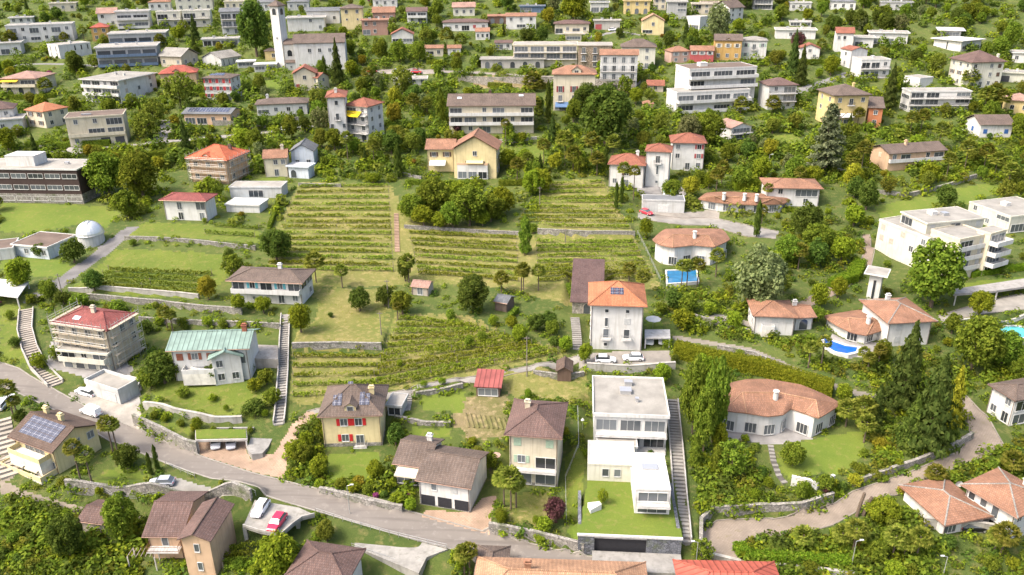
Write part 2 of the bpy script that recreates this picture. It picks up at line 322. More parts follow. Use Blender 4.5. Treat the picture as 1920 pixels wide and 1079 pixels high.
# retaining walls: foot line in the photo
wall([(253, 798), (300, 820), (350, 846), (372, 851)], 2.2, 'curved rough stone retaining wall beside the road below the green-roofed villa', fall=7)
wall([(128, 925), (200, 930), (275, 938), (360, 936), (440, 932), (474, 945)], 2.6, 'long curved stone wall under the car court with the silver car', fall=4)
wall([(917, 1000), (1000, 1016), (1093, 1039), (1114, 1030)], 1.8, 'grey stone roadside wall below the cream three-storey house', fall=6)
wall([(130, 548), (260, 556), (374, 564)], .9, 'low grey wall along the foot of the small trellis vineyard', mat='concrete', fall=6)
wall([(165, 562), (300, 574), (455, 594)], 1.3, 'stone terrace wall behind the scaffolded cream house')
wall([(262, 605), (380, 612), (525, 618)], 1.2, 'stone terrace wall directly behind the green-roofed villa')
wall([(549, 658), (640, 656), (716, 658)], 1.6, 'stone terrace wall between the dry lawn and the lower vines', fall=8)
wall([(1008, 441), (1100, 446), (1190, 446)], 1.6, 'grey stone terrace wall crossing the upper vineyard', fall=8)
wall([(758, 430), (860, 436), (975, 442)], .9, 'low stone wall at the foot of the dark vineyard grove')
wall([(235, 452), (360, 458), (480, 470)], 1.1, 'stone terrace wall across the meadow below the white red-roofed house', fall=6)
wall([(560, 350), (640, 352)], .8, 'short wall at the top edge of the western vineyard')
wall([(1312, 1052), (1313, 990), (1335, 968), (1420, 964), (1500, 962), (1560, 942)], 1.7, 'curved grey stone wall along the entrance of the brick drive', fall=5)
wall([(1598, 914), (1660, 893), (1720, 873), (1790, 843), (1822, 822)], 1.1, 'long low stone wall edging the brick drive below the conifers', fall=5)
wall([(1482, 912), (1530, 918), (1562, 905)], 1.5, 'white curved garden wall beside the brown garage door', mat='plaster', name='garden_wall', fall=4)
wall([(1300, 598), (1345, 612), (1410, 630)], .9, 'low stone kerb wall in the garden west of the small white villa')
wall([(1345, 655), (1413, 668), (1465, 692), (1520, 715)], .8, 'stone wall along the footpath above the long hedge', retain=False)
wall([(1640, 365), (1700, 372), (1780, 352), (1830, 335)], 1.2, 'pale stone terrace wall above the eastern lawn', fall=6)
wall([(1795, 617), (1860, 606), (1940, 600)], 1.8, 'concrete wall below the carport ramp', mat='concrete', name='concrete_wall', fall=4)
wall([(860, 158), (1000, 160), (1100, 163), (1190, 166)], 3.0, 'tall pale stone wall holding up the promenade above the brown-roofed flats', fall=4, mat='stonepale')
wall([(890, 268), (950, 270), (1010, 264)], 1.2, 'concrete wall in front of the long brown-roofed flats', mat='concrete', name='concrete_wall')
wall([(400, 240), (480, 243), (560, 228)], 1.6, 'grey stone wall along the upper lane below the solar-roofed house')
wall([(75, 279), (150, 278), (212, 270)], 1.1, 'grey wall below the clipped hedge on the upper lane', mat='concrete', name='concrete_wall', fall=3)
wall([(735, 325), (790, 338)], .8, 'small wall at the corner of the yellow villa garden')
wall([(1000, 703), (1060, 712), (1095, 706)], .9, 'small stone wall behind the dark brown garden shed')
wall([(1100, 700), (1180, 704), (1265, 700)], 1.8, 'concrete wall below the courtyard of the white orange-roofed house', mat='concrete', name='concrete_wall', fall=4)
wall([(740, 790), (800, 800), (845, 800)], .8, 'stone terrace wall in the vegetable garden')
wall([(780, 745), (830, 738), (868, 728)], 1.0, 'grey stone wall above the small vegetable plot')
wall([(1330, 1048), (1390, 1062), (1480, 1070), (1600, 1085)], .8, 'low concrete wall under the bright bottom hedge', mat='concrete', name='concrete_wall', fall=3)
wall([(1728, 1000), (1800, 1005), (1870, 1008)], 1.8, 'grey terrace wall under the yard with the black car', mat='concrete', name='concrete_wall', fall=10)
wall([(600, 925), (690, 948), (755, 960)], .9, 'low roadside stone wall below the garden of the red-shuttered house', fall=5)
wall([(1480, 305), (1560, 320), (1610, 330)], .8, 'low stone wall in the garden of the dormered orange house')
wall([(272, 768), (330, 780), (405, 797), (455, 793)], 1.3, 'pale garden wall between the two grass terraces of the green-roofed villa', mat='concrete', name='garden_wall', fall=5)
# ground covers
zone('forecourt', [(125, 738), (165, 728), (205, 742), (262, 760), (266, 808), (250, 802), (185, 776)])
zone('brick_yard', [(372, 852), (395, 842), (462, 845), (470, 860), (515, 850), (545, 800), (580, 770), (600, 778), (570, 806), (545, 850), (530, 898), (470, 884), (400, 862)])
zone('car_court', [(275, 925), (290, 902), (325, 893), (365, 898), (447, 920), (440, 932), (360, 935)], True)
zone('courtyard', [(1085, 690), (1083, 668), (1100, 660), (1255, 658), (1260, 684)], True)
zone('brick_yard', [(787, 968), (800, 955), (880, 962), (905, 930), (930, 930), (917, 998)])
zone('concrete_yard', [(1116, 1040), (1120, 1012), (1210, 1016), (1270, 1020), (1272, 1054)])
zone('yard', [(1730, 1000), (1735, 975), (1800, 968), (1870, 985), (1870, 1005)], True)
zone('lawn', [(0, 375), (100, 382), (195, 388), (225, 400), (200, 428), (150, 420), (70, 438), (0, 434)])
zone('lawn', [(0, 486), (60, 478), (110, 490), (150, 500), (110, 520), (0, 516)])
zone('meadow', [(0, 566), (45, 572), (42, 610), (60, 690), (0, 672)])
zone('meadow', [(270, 418), (480, 428), (490, 462), (230, 450), (250, 430)])
zone('meadow', [(215, 468), (430, 478), (445, 505), (375, 562), (260, 556), (130, 546)])
zone('dry', [(590, 540), (740, 545), (725, 600), (715, 650), (550, 655), (560, 620), (595, 600)])
zone('dry', [(560, 345), (640, 342), (730, 345), (760, 400), (980, 440), (1010, 440), (1005, 345), (1130, 335), (1190, 440), (1238, 540), (1060, 570), (880, 530), (770, 535), (590, 540), (500, 510), (520, 420)])
zone('dry', [(740, 585), (880, 592), (960, 640), (1050, 650), (1062, 668), (900, 702), (720, 735), (560, 762), (545, 755), (548, 664), (720, 664)])
zone('meadow', [(270, 722), (330, 700), (520, 716), (505, 760), (470, 790), (330, 765)])
zone('meadow', [(262, 782), (330, 798), (400, 808), (465, 806), (462, 818), (365, 820)])
zone('lawn', [(190, 880), (225, 876), (275, 890), (278, 912), (165, 908)])
zone('lawn', [(612, 852), (712, 848), (705, 885), (690, 905), (618, 908)])
zone('dry', [(950, 925), (1032, 925), (1036, 988), (950, 980)])
zone('lawn', [(1062, 985), (1085, 975), (1110, 1005), (1112, 1025), (1065, 1012)])
zone('meadow', [(1060, 840), (1110, 845), (1090, 910), (1085, 985), (1060, 980)])
zone('earth', [(862, 745), (950, 740), (950, 820), (880, 825), (850, 790)])
zone('lawn', [(790, 745), (870, 735), (865, 775), (800, 770)])
zone('lawn', [(765, 800), (845, 805), (850, 822), (770, 822)])
zone('lawn', [(1455, 850), (1490, 832), (1560, 815), (1622, 808), (1625, 850), (1590, 880), (1480, 902), (1462, 890)])
zone('lawn', [(1640, 388), (1730, 366), (1860, 343), (1895, 350), (1820, 382), (1650, 412)])
zone('lawn', [(1780, 535), (1860, 525), (1930, 520), (1930, 545), (1810, 555)])
zone('dry', [(930, 700), (1100, 690), (1110, 745), (1065, 760), (950, 740)])
zone('lawn', [(1210, 600), (1245, 602), (1245, 632), (1210, 632)])
zone('lawn', [(470, 335), (530, 333), (545, 345), (480, 348)])
zone('lawn', [(460, 155), (525, 148), (545, 165), (480, 170)])
zone('meadow', [(1430, 250), (1500, 255), (1510, 275), (1450, 280)])
zone('meadow', [(930, 275), (1020, 272), (1030, 300), (940, 305)])
zone('earth', [(880, 142), (1190, 158), (1190, 172), (890, 165)])
zone('paved_path', [(0, 900), (60, 925), (130, 945), (220, 965), (270, 968), (270, 985), (180, 975), (60, 945), (0, 925)])
zone('stepped_lane', [(40, 570), (120, 540), (170, 500), (235, 447), (262, 425), (240, 425), (190, 460), (120, 515), (50, 560)])
zone('paved_path', [(0, 820), (18, 815), (40, 880), (20, 900), (0, 905)])
zone('courtyard', [(1310, 600), (1345, 590), (1420, 595), (1415, 606), (1310, 612)])
zone('terrace', [(1363, 805), (1410, 795), (1500, 800), (1525, 822), (1460, 835), (1365, 825)])
zone('courtyard', [(1225, 395), (1300, 398), (1345, 392), (1350, 410), (1230, 412)])
zone('terrace', [(1190, 345), (1290, 350), (1285, 372), (1200, 372)])
zone('terrace', [(1560, 622), (1600, 640), (1665, 640), (1660, 665), (1590, 672), (1545, 655)])
zone('terrace', [(95, 640), (210, 655), (250, 690), (200, 720), (90, 690)])
zone('concrete_yard', [(200, 700), (262, 712), (262, 760), (205, 742)])
zone('terrace', [(1850, 618), (1930, 612), (1930, 650), (1870, 648)])
_g = G(415, 852); CP_Z = _g.z; pad([(p.x, p.y) for p in (at_z(u, v, CP_Z) for u, v in [(368, 852), (464, 850), (462, 826), (368, 826)])], CP_Z, .4); ZONES.append(('brick_yard', [(p.x, p.y) for p in (at_z(u, v, CP_Z) for u, v in [(368, 852), (464, 850), (462, 826), (368, 826)])]))
# raised platforms that later buildings stand on: outline at their own height
def platform(px, base, top):
    """base: foot of the front wall in the photo; top: the wall's upper edge there -> outline on the level plane"""
    g = G(*base); d = ray(*top); t = (g.x*d.x+g.y*d.y)/(d.x*d.x+d.y*d.y); z = CZ+t*d.z; P = [at_z(u, v, z) for u, v in px]; return P, g.z, z
POD, POD_B, POD_Z = platform([(1084, 986), (1276, 994), (1262, 930), (1250, 890), (1105, 885)], (1276, 1024), (1276, 994))
pad([(p.x, p.y) for p in POD], POD_Z-.15, .5)
ZONES.append(('roof_lawn', [(p.x, p.y) for p in POD]))
DECK, DECK_B, DECK_Z = platform([(478, 938), (456, 987), (487, 997), (527, 1004), (548, 985), (566, 972), (590, 966), (560, 952)], (470, 936), (470, 936))

# strips that stay clear of wild growth: (line in the photo, half width in metres)
NOGROW = [([(536, 592), (533, 640), (531, 700), (527, 760), (523, 796)], 1.8), ([(50, 582), (47, 620), (56, 655), (72, 688), (105, 722)], 2.4), ([(1260, 752), (1267, 830), (1274, 920), (1282, 1016)], 2.0), ([(743, 402), (744, 440), (745, 472)], 1.2), ([(1078, 598), (1081, 625), (1083, 655)], 1.6),
          ([(1445, 838), (1450, 865), (1460, 892), (1470, 905)], 1.2), ([(2, 790), (10, 840), (22, 890)], 3), ([(663, 995), (740, 1015), (835, 1035)], 3.0), ([(690, 1040), (790, 1062)], 3.5), ([(478, 945), (520, 985)], 5), ([(420, 835), (470, 835), (495, 830)], 4), ([(1262, 633), (1345, 646), (1413, 658), (1467, 682), (1513, 706), (1600, 736)], 2.2), ([(366, 815), (464, 812)], 3), ([(1085, 1000), (1276, 1008)], 3), ([(1210, 625), (1255, 625)], 3.5),
          ([(1365, 800), (1500, 812)], 3), ([(360, 725), (460, 720)], 2), ([(95, 700), (205, 705)], 2.5), ([(1540, 660), (1610, 670)], 1.5), ([(640, 930), (757, 956), (917, 1000)], .8)]
# ------------------------------------------------------------------ buildings
BLD = []          # dicts: name, label, short, vols
def solve(A, B, base, C=None, D=9, H=None, bl=0, on=None):
    g = G(*base) if on is None else at_z(*base, on['o'].z+on['H']+.2); d = ray(*(A if bl else B)); t = (g.x*d.x+g.y*d.y)/(d.x*d.x+d.y*d.y); zt = CZ+t*d.z
    if H is not None: zt = g.z+H
    if base[1] < 275 and on is None:
        # far up the slope the roof planes are seen edge-on: turn the house by the widths of its two faces instead
        sc = pxm(g); ph = math.atan2(g.x, g.y); a = B[0]-A[0]
        if C is not None:
            b = C[0]-B[0]; th = max(R(24), min(R(66), math.atan2(b, a))); W = min(a*math.cos(ph)/math.cos(th)/sc, 17); D = min(b*math.cos(ph)/math.sin(th)/sc, 42); ang = -(th+ph)
        else: ang = -ph*.7; W = a/sc/(math.cos(ang)-math.sin(ang)*math.tan(ph))
        ex = Vector((math.cos(ang), math.sin(ang), 0)); o = Vector((g.x, g.y, g.z))-ex*W
        return dict(o=o, ang=ang, W=max(3.5, W), D=max(3.2, D), H=max(2.4, zt-g.z))
    a, b = at_z(*A, zt), at_z(*B, zt); ab = b-a; ang = math.atan2(ab.y, ab.x); W = ab.length
    if C is not None:
        c = at_z(*C, zt); bc = c-b
        if math.hypot(C[0]-B[0], C[1]-B[1]) > 1.15*math.hypot(A[0]-B[0], A[1]-B[1]) and C[0] > B[0]:
            ang = math.atan2(bc.y, bc.x)-math.pi/2
        ex = Vector((math.cos(ang), math.sin(ang), 0)); ey = Vector((-ex.y, ex.x, 0))
        D = max(4.5, min(34, abs(bc.dot(ey)))); W = max(3.5, abs(ab.dot(ex)))
    ex = Vector((math.cos(ang), math.sin(ang), 0)); o = b-ex*W; o.z = g.z
    return dict(o=o, ang=ang, W=W, D=D, H=max(2.2, zt-g.z))
def vol(A, B, base, wall='white', roof='hip', rc='brown', C=None, D=9, H=None, oh=.6, pitch=24, f='', r='', l='', bl=0, on=None, **k):
    s = solve(A, B, base, C, D, H, bl, on); s['z0'] = -.2 if on else -3.0
    if on: k['nopad'] = 1
    s.update(wall=wall, roof=roof, rc=rc, oh=oh, pitch=pitch, f=f, r=r, l=l, k=k)
    s['px'] = (min(A[0], B[0]), min(A[1], B[1]), max(A[0], B[0], C[0] if C and C[0] > B[0] else 0), base[1])
    c, n = math.cos(s['ang']), math.sin(s['ang'])
    P = lambda x, y: (s['o'].x+x*c-y*n, s['o'].y+x*n+y*c)
    s['fp'] = [P(-.2, -.2), P(s['W']+.2, -.2), P(s['W']+.2, s['D']+.2), P(-.2, s['D']+.2)]
    return s
def curvy(px, ridge, base, rc, wall, ch=(), rise=1.7, oh=.9):
    """villa under one flowing roof: eave outline and ridge line in the photo, foot of its front wall"""
    g = G(*base); lo = max(px, key=lambda q: q[1]); d = ray(base[0], max(q[1] for q in px if abs(q[0]-base[0]) < 60)); t = (g.x*d.x+g.y*d.y)/(d.x*d.x+d.y*d.y); zt = CZ+t*d.z; H = max(2.4, zt-g.z); zt = g.z+H
    P = [at_z(u, v, zt) for u, v in px]; Rg = [at_z(u, v, zt+rise) for u, v in ridge]; n = len(P); Q = []
    for i in range(n):      # rounded outline
        p0, p1, p2, p3 = P[i-1], P[i], P[(i+1) % n], P[(i+2) % n]
        for k in range(5): t = k/5; Q.append((p1+(p2-p1)*t)*.72+.28*.5*((2*p1)+(p2-p0)*t+(2*p0-5*p1+4*p2-p3)*t*t+(3*p1-p0-3*p2+p3)*t**3))
    c = sum(Q, Vector())/len(Q); W = [q+(c-q).normalized()*oh for q in Q]
    return dict(o=Vector((c.x, c.y, g.z)), ang=0.0, W=1, D=1, H=H, k=dict(), px=(min(q[0] for q in px), min(q[1] for q in px), max(q[0] for q in px), base[1]), fp=[(q.x, q.y) for q in W[::3]], curvy=(Q, W, Rg, rc, wall, ch, rise), roof='curvy', rc=rc, wall=wall, oh=oh, pitch=15, f='', r='', l='')
def build_curvy(root, s):
    Q, W, Rg, rc, wall, ch, rise = s['curvy']; o = s['o']; H = s['H']; n = len(Q); mt = M('tile', rc); wm = M('plaster', wall)
    W2 = [((w-o).x, (w-o).y) for w in W]; MB().prism(W2, -3, H).build('wall', wm, root)
    def on_ridge(q):
        best = None
        for a, b in zip(Rg[:-1], Rg[1:]):
            ab = b-a; t = max(0, min(1, (q-a).xy.dot(ab.xy)/(ab.xy.length_squared+1e-9))); p = a+ab*t; dd = (p-q).xy.length
            if best is None or dd < best[0]: best = (dd, p)
        return best[1]
    K = 5; rings = []
    for j in range(K+1):
        t = j/K; rings.append([Vector((q.x+(r.x-q.x)*t-o.x, q.y+(r.y-q.y)*t-o.y, H+.12+rise*(t**.92))) for q, r in ((q, on_ridge(q)) for q in Q)])
    rb = MB()
    for j in range(K):
        for i in range(n):
            f = [rings[j][i], rings[j][(i+1) % n], rings[j+1][(i+1) % n], rings[j+1][i]]; g = [f[0]]
            for q in f[1:]:
                if (q-g[-1]).length > 1e-4 and (q-g[0]).length > 1e-4: g.append(q)
            if len(g) > 2: rb.face(g)
    area = sum(Q[k-1].x*Q[k].y-Q[k].x*Q[k-1].y for k in range(n))
    if area < 0: rb.f = [tuple(reversed(f)) for f in rb.f]
    rb.prism([(q.x-o.x, q.y-o.y) for q in Q], H-.08, H+.118); ro = rb.build('roof', mt, root)
    cm = MB()
    for a, b in zip(Rg[:-1], Rg[1:]): cm.tube(a-o+Vector((0, 0, .15)), b-o+Vector((0, 0, .15)), .14, n=5)
    for e in (Rg[0], Rg[-1]):
        for q in sorted(Q[::5], key=lambda q: abs((q-e).xy.length-3.6))[:2]: cm.tube(e-o+Vector((0, 0, .15)), (q.x-o.x, q.y-o.y, H+.2), .11, n=5)
    cm.build('ridge_cap', M('tile', 'blonde'), ro)
    for f, t in ch:
        p = Rg[0].lerp(Rg[-1], f)-o; p.y -= t*3; z = H+rise*.6; c = MB(); c.tube((p.x, p.y, z), (p.x, p.y, z+1.7), .5, .45, 10); c.tube((p.x, p.y, z+1.95), (p.x, p.y, z+2.1), .6, .55, 10)
        for a in range(4): c.box(p.x-.4+.55*(a % 2), p.x-.25+.55*(a % 2), p.y-.4+.55*(a//2), p.y-.25+.55*(a//2), z+1.7, z+1.95)
        c.build('chimney', M('plaster', 'white'), ro)
    L = 0.0; last = -9.0; m = len(W)
    for i in range(m):      # glazing along the walls that look down the slope
        a, b = W[i], W[(i+1) % m]; e = (b-a); le = e.xy.length; nrm = Vector((e.y, -e.x, 0)).normalized()*(1 if area > 0 else -1); L += le
        if nrm.y < -.35 and L-last > 3.4 and le > .5:
            last = L; c = (a+b)/2-o; window(root, 'G', (c.x+nrm.x*.06, c.y+nrm.y*.06, .35), math.atan2(nrm.x, -nrm.y), 2.0, min(2.0, H*.72), 'white', None, 1)
def bld(name, label, short, *vols, cat='house', near=0, group=None):
    BLD.append(dict(name=name, label=label, short=short, vols=vols, cat=cat, near=near, group=group))
    for s in vols:
        if not s['k'].get('nopad'): pad(s['fp'], s['o'].z, 2.5)
WIN = {}
def winmesh(kind, w, h, fc, sc):
    key = (kind, round(w, 1), round(h, 1), fc, sc)
    if key in WIN: return WIN[key]
    w, h = key[1], key[2]; fr = MB(); t = .09
    fr.box(-w/2-t, -w/2, -.09, 0, -t, h+t, 'b').box(w/2, w/2+t, -.09, 0, -t, h+t, 'b').box(-w/2, w/2, -.09, 0, h, h+t, 'b').box(-w/2-.06, w/2+.06, -.16, 0, -t-.04, 0, 'b')
    n = max(1, round(w/.75)) if w < 2.2 else max(2, round(w/1.35))
    for i in range(1, n): x = -w/2+w*i/n; fr.box(x-.035, x+.035, -.06, 0, 0, h, 'b')
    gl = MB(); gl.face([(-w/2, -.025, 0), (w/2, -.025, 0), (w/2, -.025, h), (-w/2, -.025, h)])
    sh = None
    if sc:
        sh = MB(); sw = min(w/2, .75)
        sh.box(-sw/2, sw/2, -.07, -.005, -.03, h+.03)
        for k in range(int(h/.24)): sh.box(-sw/2+.05, sw/2-.05, -.10, -.07, .05+k*.24, .17+k*.24, 'b')
        sh = sh.mesh('shutter', M('paint', sc))
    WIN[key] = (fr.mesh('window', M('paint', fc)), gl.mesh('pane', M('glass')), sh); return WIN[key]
def window(root, kind, loc, rz, w, h, fc, sc, near):
    fr, gl, sh = winmesh(kind, w, h, fc, sc); o = put('window', fr, root, loc, rz); put('pane', gl, o)
    if sh is not None:
        sw = min(w/2, .75)
        put('shutter', sh, o, (-w/2-.1-sw/2, 0, 0)); put('shutter', sh, o, (w/2+.1+sw/2, 0, 0))
    return o
SIMPLE = {}
def simple(name, kind, w, h, mat):
    key = (kind, round(w, 1), round(h, 1), mat)
    if key not in SIMPLE:
        m = MB(); w, h = key[1], key[2]
        if kind == 'g':
            m.box(-w/2, w/2, -.05, 0, 0, h, 'b')
            for i in range(4): m.box(-w/2+.06, w/2-.06, -.075, -.05, .06+i*h/4, (i+1)*h/4-.06, 'b')
        elif kind == 'S':
            m.box(-w/2, w/2, -.06, 0, 0, h, 'b')
            for i in range(int(h/.2)): m.box(-w/2+.05, w/2-.05, -.085, -.06, .06+i*.2, .17+i*.2, 'b')
        elif kind == 'a':
            pts = [(-w/2, 0), (w/2, 0)]+[(w/2*math.cos(math.pi*k/8), h-w/2+w/2*math.sin(math.pi*k/8)) for k in range(9)]
            m.face([(x, -.04, z) for x, z in pts]); m.cur = 1
            for k in range(8):
                a0, a1 = math.pi*k/8, math.pi*(k+1)/8; q = []
                for a, rr in ((a0, w/2), (a1, w/2), (a1, w/2+.18), (a0, w/2+.18)): q.append((rr*math.cos(a), -.1, h-w/2+rr*math.sin(a)))
                m.face(q)
            m.box(-w/2-.18, -w/2, -.1, 0, 0, h-w/2, 'b').box(w/2, w/2+.18, -.1, 0, 0, h-w/2, 'b')
            SIMPLE[key] = m.mesh(name, [M('glass'), M('paint', mat)]); return SIMPLE[key]
        SIMPLE[key] = m.mesh(name, M('paint', mat))
    return SIMPLE[key]
def railing(m, x0, x1, y, z, along='x', solid=True):
    bx = (lambda a, b, c, d, e, f: m.box(a, b, c, d, e, f)) if along == 'x' else (lambda a, b, c, d, e, f: m.box(c, d, a, b, e, f))
    if solid: bx(x0, x1, y, y+.12, z, z+.95); return
    bx(x0, x1, y+.03, y+.08, z+.95, z+1.0); bx(x0, x1, y+.03, y+.07, z+.12, z+.16)
    n = max(2, int((x1-x0)/.22))
    for i in range(n+1): x = x0+(x1-x0)*i/n; bx(x-.015, x+.015, y+.04, y+.07, z, z+.95)
def balcony(root, fr, x0, x1, z, dep, col, solid, rail=None):
    """fr(x, out) -> local placement: a slab with a parapet or railing along a facade"""
    loc, rz = fr; b = MB(); b.box(x0, x1, -dep, -.003, z-.2, z, 'b'); o = b.build('balcony', M('plaster', col) if solid else M('concrete', (.55, .53, .5)), root); o.location = loc; o.rotation_euler = (0, 0, rz)
    rl = MB(); railing(rl, x0, x1, -dep, z+.003, 'x', solid); railing(rl, -dep+.125, -.01, x0, z+.003, 'y', solid); railing(rl, -dep+.125, -.01, x1-.12, z+.003, 'y', solid)
    rl.build('railing', M('plaster', rail or col) if solid else M('metal', rail or (.2, .2, .2)), o)
def facade(root, s, side, spec, near):
    W, D, H = s['W'], s['D'], s['H']; k = s['k']; L = W if side == 'f' else D
    loc, rz = {'f': ((0, 0, 0), 0), 'r': ((W, 0, 0), math.pi/2), 'l': ((0, D, 0), -math.pi/2)}[side]
    rows = spec.split('/'); n = len(rows); rh = H/n; fc = k.get('fc', 'white'); sc = k.get('sc', 'brown'); gc = k.get('gc', 'lightgrey')
    ca, sa = math.cos(rz), math.sin(rz)
    def place(x, z): return (loc[0]+x*ca, loc[1]+x*sa, z)
    for i, row in enumerate(rows):
        z0 = H-(i+1)*rh; row = row.strip()
        hk = min(rh*.98, 3.2)
        while row and row[0] in '=#~':
            solid = row[0] == '='; dep = k.get('bd', 1.5); balcony(root, (loc, rz), .1, L-.1, z0+.12, dep, k.get('bc', s['wall']), solid, k.get('rail'))
            row = row[1:].strip()
        toks = row.split(); m = len(toks)
        if not m: continue
        cw = L/m
        for j, t in enumerate(toks):
            x = (j+.5)*cw
            if t == 'o': continue
            if t in 'wsp':
                w, h = (min(1.25, cw*.5), 1.35) if t != 'p' else (.7, .7)
                window(root, t, place(x, z0+rh*.34), rz, w, min(h, rh*.55), fc, sc if t == 's' else None, near)
            elif t in 'dDb':
                w = min(1.3, cw*.5); window(root, t, place(x, z0+.22), rz, w, min(2.15, rh*.78), fc, sc if t == 'D' else None, near)
                if t == 'b': balcony(root, (loc, rz), x-w/2-.55, x+w/2+.55, z0+.15, .9, k.get('bc', s['wall']), False, k.get('rail'))
            elif t == 'G': window(root, t, place(x, z0+.28), rz, cw*.82, min(2.1, rh*.7), fc, None, near)
            elif t == 'T': window(root, t, place(x, z0+.8), rz, cw*.86, min(1.3, rh*.48), fc, None, near)
            elif t == 't': window(root, t, place(x, z0+.3), rz, .55, rh*.72, fc, None, near)
            elif t == 'S': put('closed_shutter', simple('closed_shutter', 'S', min(1.3, cw*.6), min(1.5, rh*.6), sc), root, place(x, z0+rh*.3), rz)
            elif t == 'g': put('garage_door', simple('garage_door', 'g', min(2.9, cw*.8), min(2.3, rh*.8), gc), root, place(x, z0+.1), rz)
            elif t == 'a': put('arched_window', simple('arched_window', 'a', min(1.9, cw*.68), min(2.5, rh*.82), s['wall']), root, place(x, z0+.12), rz)
def roofz(s, x, y):
    W, D, H, p = s['W'], s['D'], s['H'], math.tan(R(s['pitch'])); o = s['oh']
    if s['roof'] == 'hip': return H+p*max(0, min(x+o, W+o-x, y+o, D+o-y))
    if s['roof'] == 'gx': return H+p*max(0, min(y+o, D+o-y))
    if s['roof'] == 'gy': return H+p*max(0, min(x+o, W+o-x))
    if s['roof'] == 'shed': return H+p*(y+o)*.5
    return H+.35
def build_vol(root, s, near):
    if 'curvy' in s: return build_curvy(root, s)
    W, D, H, o, p = s['W'], s['D'], s['H'], s['oh'], math.tan(R(s['pitch'])); k = s['k']; z0 = s.get('z0', -3.0)
    wb = MB(); wb.box(0, W, 0, D, z0, H, 'ud' if s['roof'] != 'flat' else 'd'); rk = s['roof']; e = o*p
    th = .16
    if rk == 'gx':
        for x in (0, W): wb.face([(x, 0, H), (x, D, H), (x, D/2, H+p*D/2)][::(1 if x else -1)])
    if rk == 'gy':
        for y in (0, D): wb.face([(0, y, H), (W, y, H), (W/2, y, H+p*W/2)][::(-1 if y else 1)])
    wm = M('stone', k['stone']) if k.get('stone') else M('plaster', s['wall'])
    if not k.get('nowall'): wb.build('wall', wm, root)
    if k.get('plinth'): MB().box(-.06, W+.06, -.06, D+.06, z0, k['plinth'], 'd').build('plinth', M('stone'), root)
    if rk == 'none': return
    rb = MB(); x0, x1, y0, y1 = -o, W+o, -o, D+o; E = H-e*0; kind = k.get('rm', 'tile'); caps = []
    mat = M('flatroof', s['rc']) if rk == 'flat' else M(kind, s['rc'])
    def slab(pts):
        """sloping roof plane with thickness"""
        n = len(pts); top = [Vector(q)+Vector((0, 0, th)) for q in pts]; bot = [Vector(q) for q in pts]; rb.face(top); rb.face(bot[::-1])
        for i in range(n): rb.face([bot[i], bot[(i+1) % n], top[(i+1) % n], top[i]])
    if rk == 'hip':
        if W >= D:
            h = (D/2+o)*p; a, b = (x0+D/2+o, D/2, E+h), (x1-D/2-o, D/2, E+h)
            if b[0]-a[0] < .05: a = b = ((x0+x1)/2, D/2, E+h)
            P = [(x0, y0, E), (x1, y0, E), (x1, y1, E), (x0, y1, E)]
            fs = [[P[0], P[1], b, a], [P[1], P[2], b], [P[2], P[3], a, b], [P[3], P[0], a]]; caps = [(a, b), (P[0], a), (P[1], b), (P[2], b), (P[3], a)]
        else:
            h = (W/2+o)*p; a, b = (W/2, y0+W/2+o, E+h), (W/2, y1-W/2-o, E+h); P = [(x0, y0, E), (x1, y0, E), (x1, y1, E), (x0, y1, E)]
            fs = [[P[0], P[1], a], [P[1], P[2], b, a], [P[2], P[3], b], [P[3], P[0], a, b]]; caps = [(a, b), (P[0], a), (P[1], a), (P[2], b), (P[3], b)]
        fs = [[q for i, q in enumerate(f) if q != f[i-1]] for f in fs]
        for f in fs: rb.face([(q[0], q[1], q[2]+th) for q in f])
        rb.box(x0, x1, y0, y1, E-.06, E+th, 'u')
    elif rk == 'gx':
        h = (D/2+o)*p; slab([(x0, y0, E-.0), (x1, y0, E), (x1, D/2, E+h), (x0, D/2, E+h)]); slab([(x1, y1, E), (x0, y1, E), (x0, D/2, E+h), (x1, D/2, E+h)]); caps = [((x0, D/2, E+h), (x1, D/2, E+h))]
    elif rk == 'gy':
        h = (W/2+o)*p; slab([(x0, y1, E), (x0, y0, E), (W/2, y0, E+h), (W/2, y1, E+h)]); slab([(x1, y0, E), (x1, y1, E), (W/2, y1, E+h), (W/2, y0, E+h)]); caps = [((W/2, y0, E+h), (W/2, y1, E+h))]
    elif rk == 'shed': h = (D+2*o)*p*.5; slab([(x0, y0, E), (x1, y0, E), (x1, y1, E+h), (x0, y1, E+h)])
    elif rk == 'flat':
        rb.box(x0+.2, x1-.2, y0+.2, y1-.2, H+.003, H+.22)
    ro = rb.build('roof', mat, root)
    if rk == 'flat':
        pm = MB(); q = k.get('par', .32)
        pm.box(x0, x1, y0, y0+.2, H-.12, H+q).box(x0, x1, y1-.2, y1, H-.12, H+q).box(x0, x0+.2, y0+.2, y1-.2, H-.12, H+q).box(x1-.2, x1, y0+.2, y1-.2, H-.12, H+q)
        if o > .05: pm.box(x0+.2, x1-.2, y0+.2, y1-.2, H-.12, H)
        pm.build('parapet', M('plaster', k.get('pc', s['wall'])), ro)
        for (fx, fy, w, d, h) in k.get('boxes', [(.3, .6, 1.2, 1.0, .7), (.65, .5, .7, .7, .9)] if W > 9 else []):
            MB().box(fx*W-w/2, fx*W+w/2, fy*D-d/2, fy*D+d/2, H+.22, H+.22+h).box(fx*W-w/2-.08, fx*W+w/2+.08, fy*D-d/2-.08, fy*D+d/2+.08, H+.22+h, H+.3+h).build('roof_vent', M('metal', (.55, .55, .55)) if h < .85 else M('plaster', 'white'), ro)
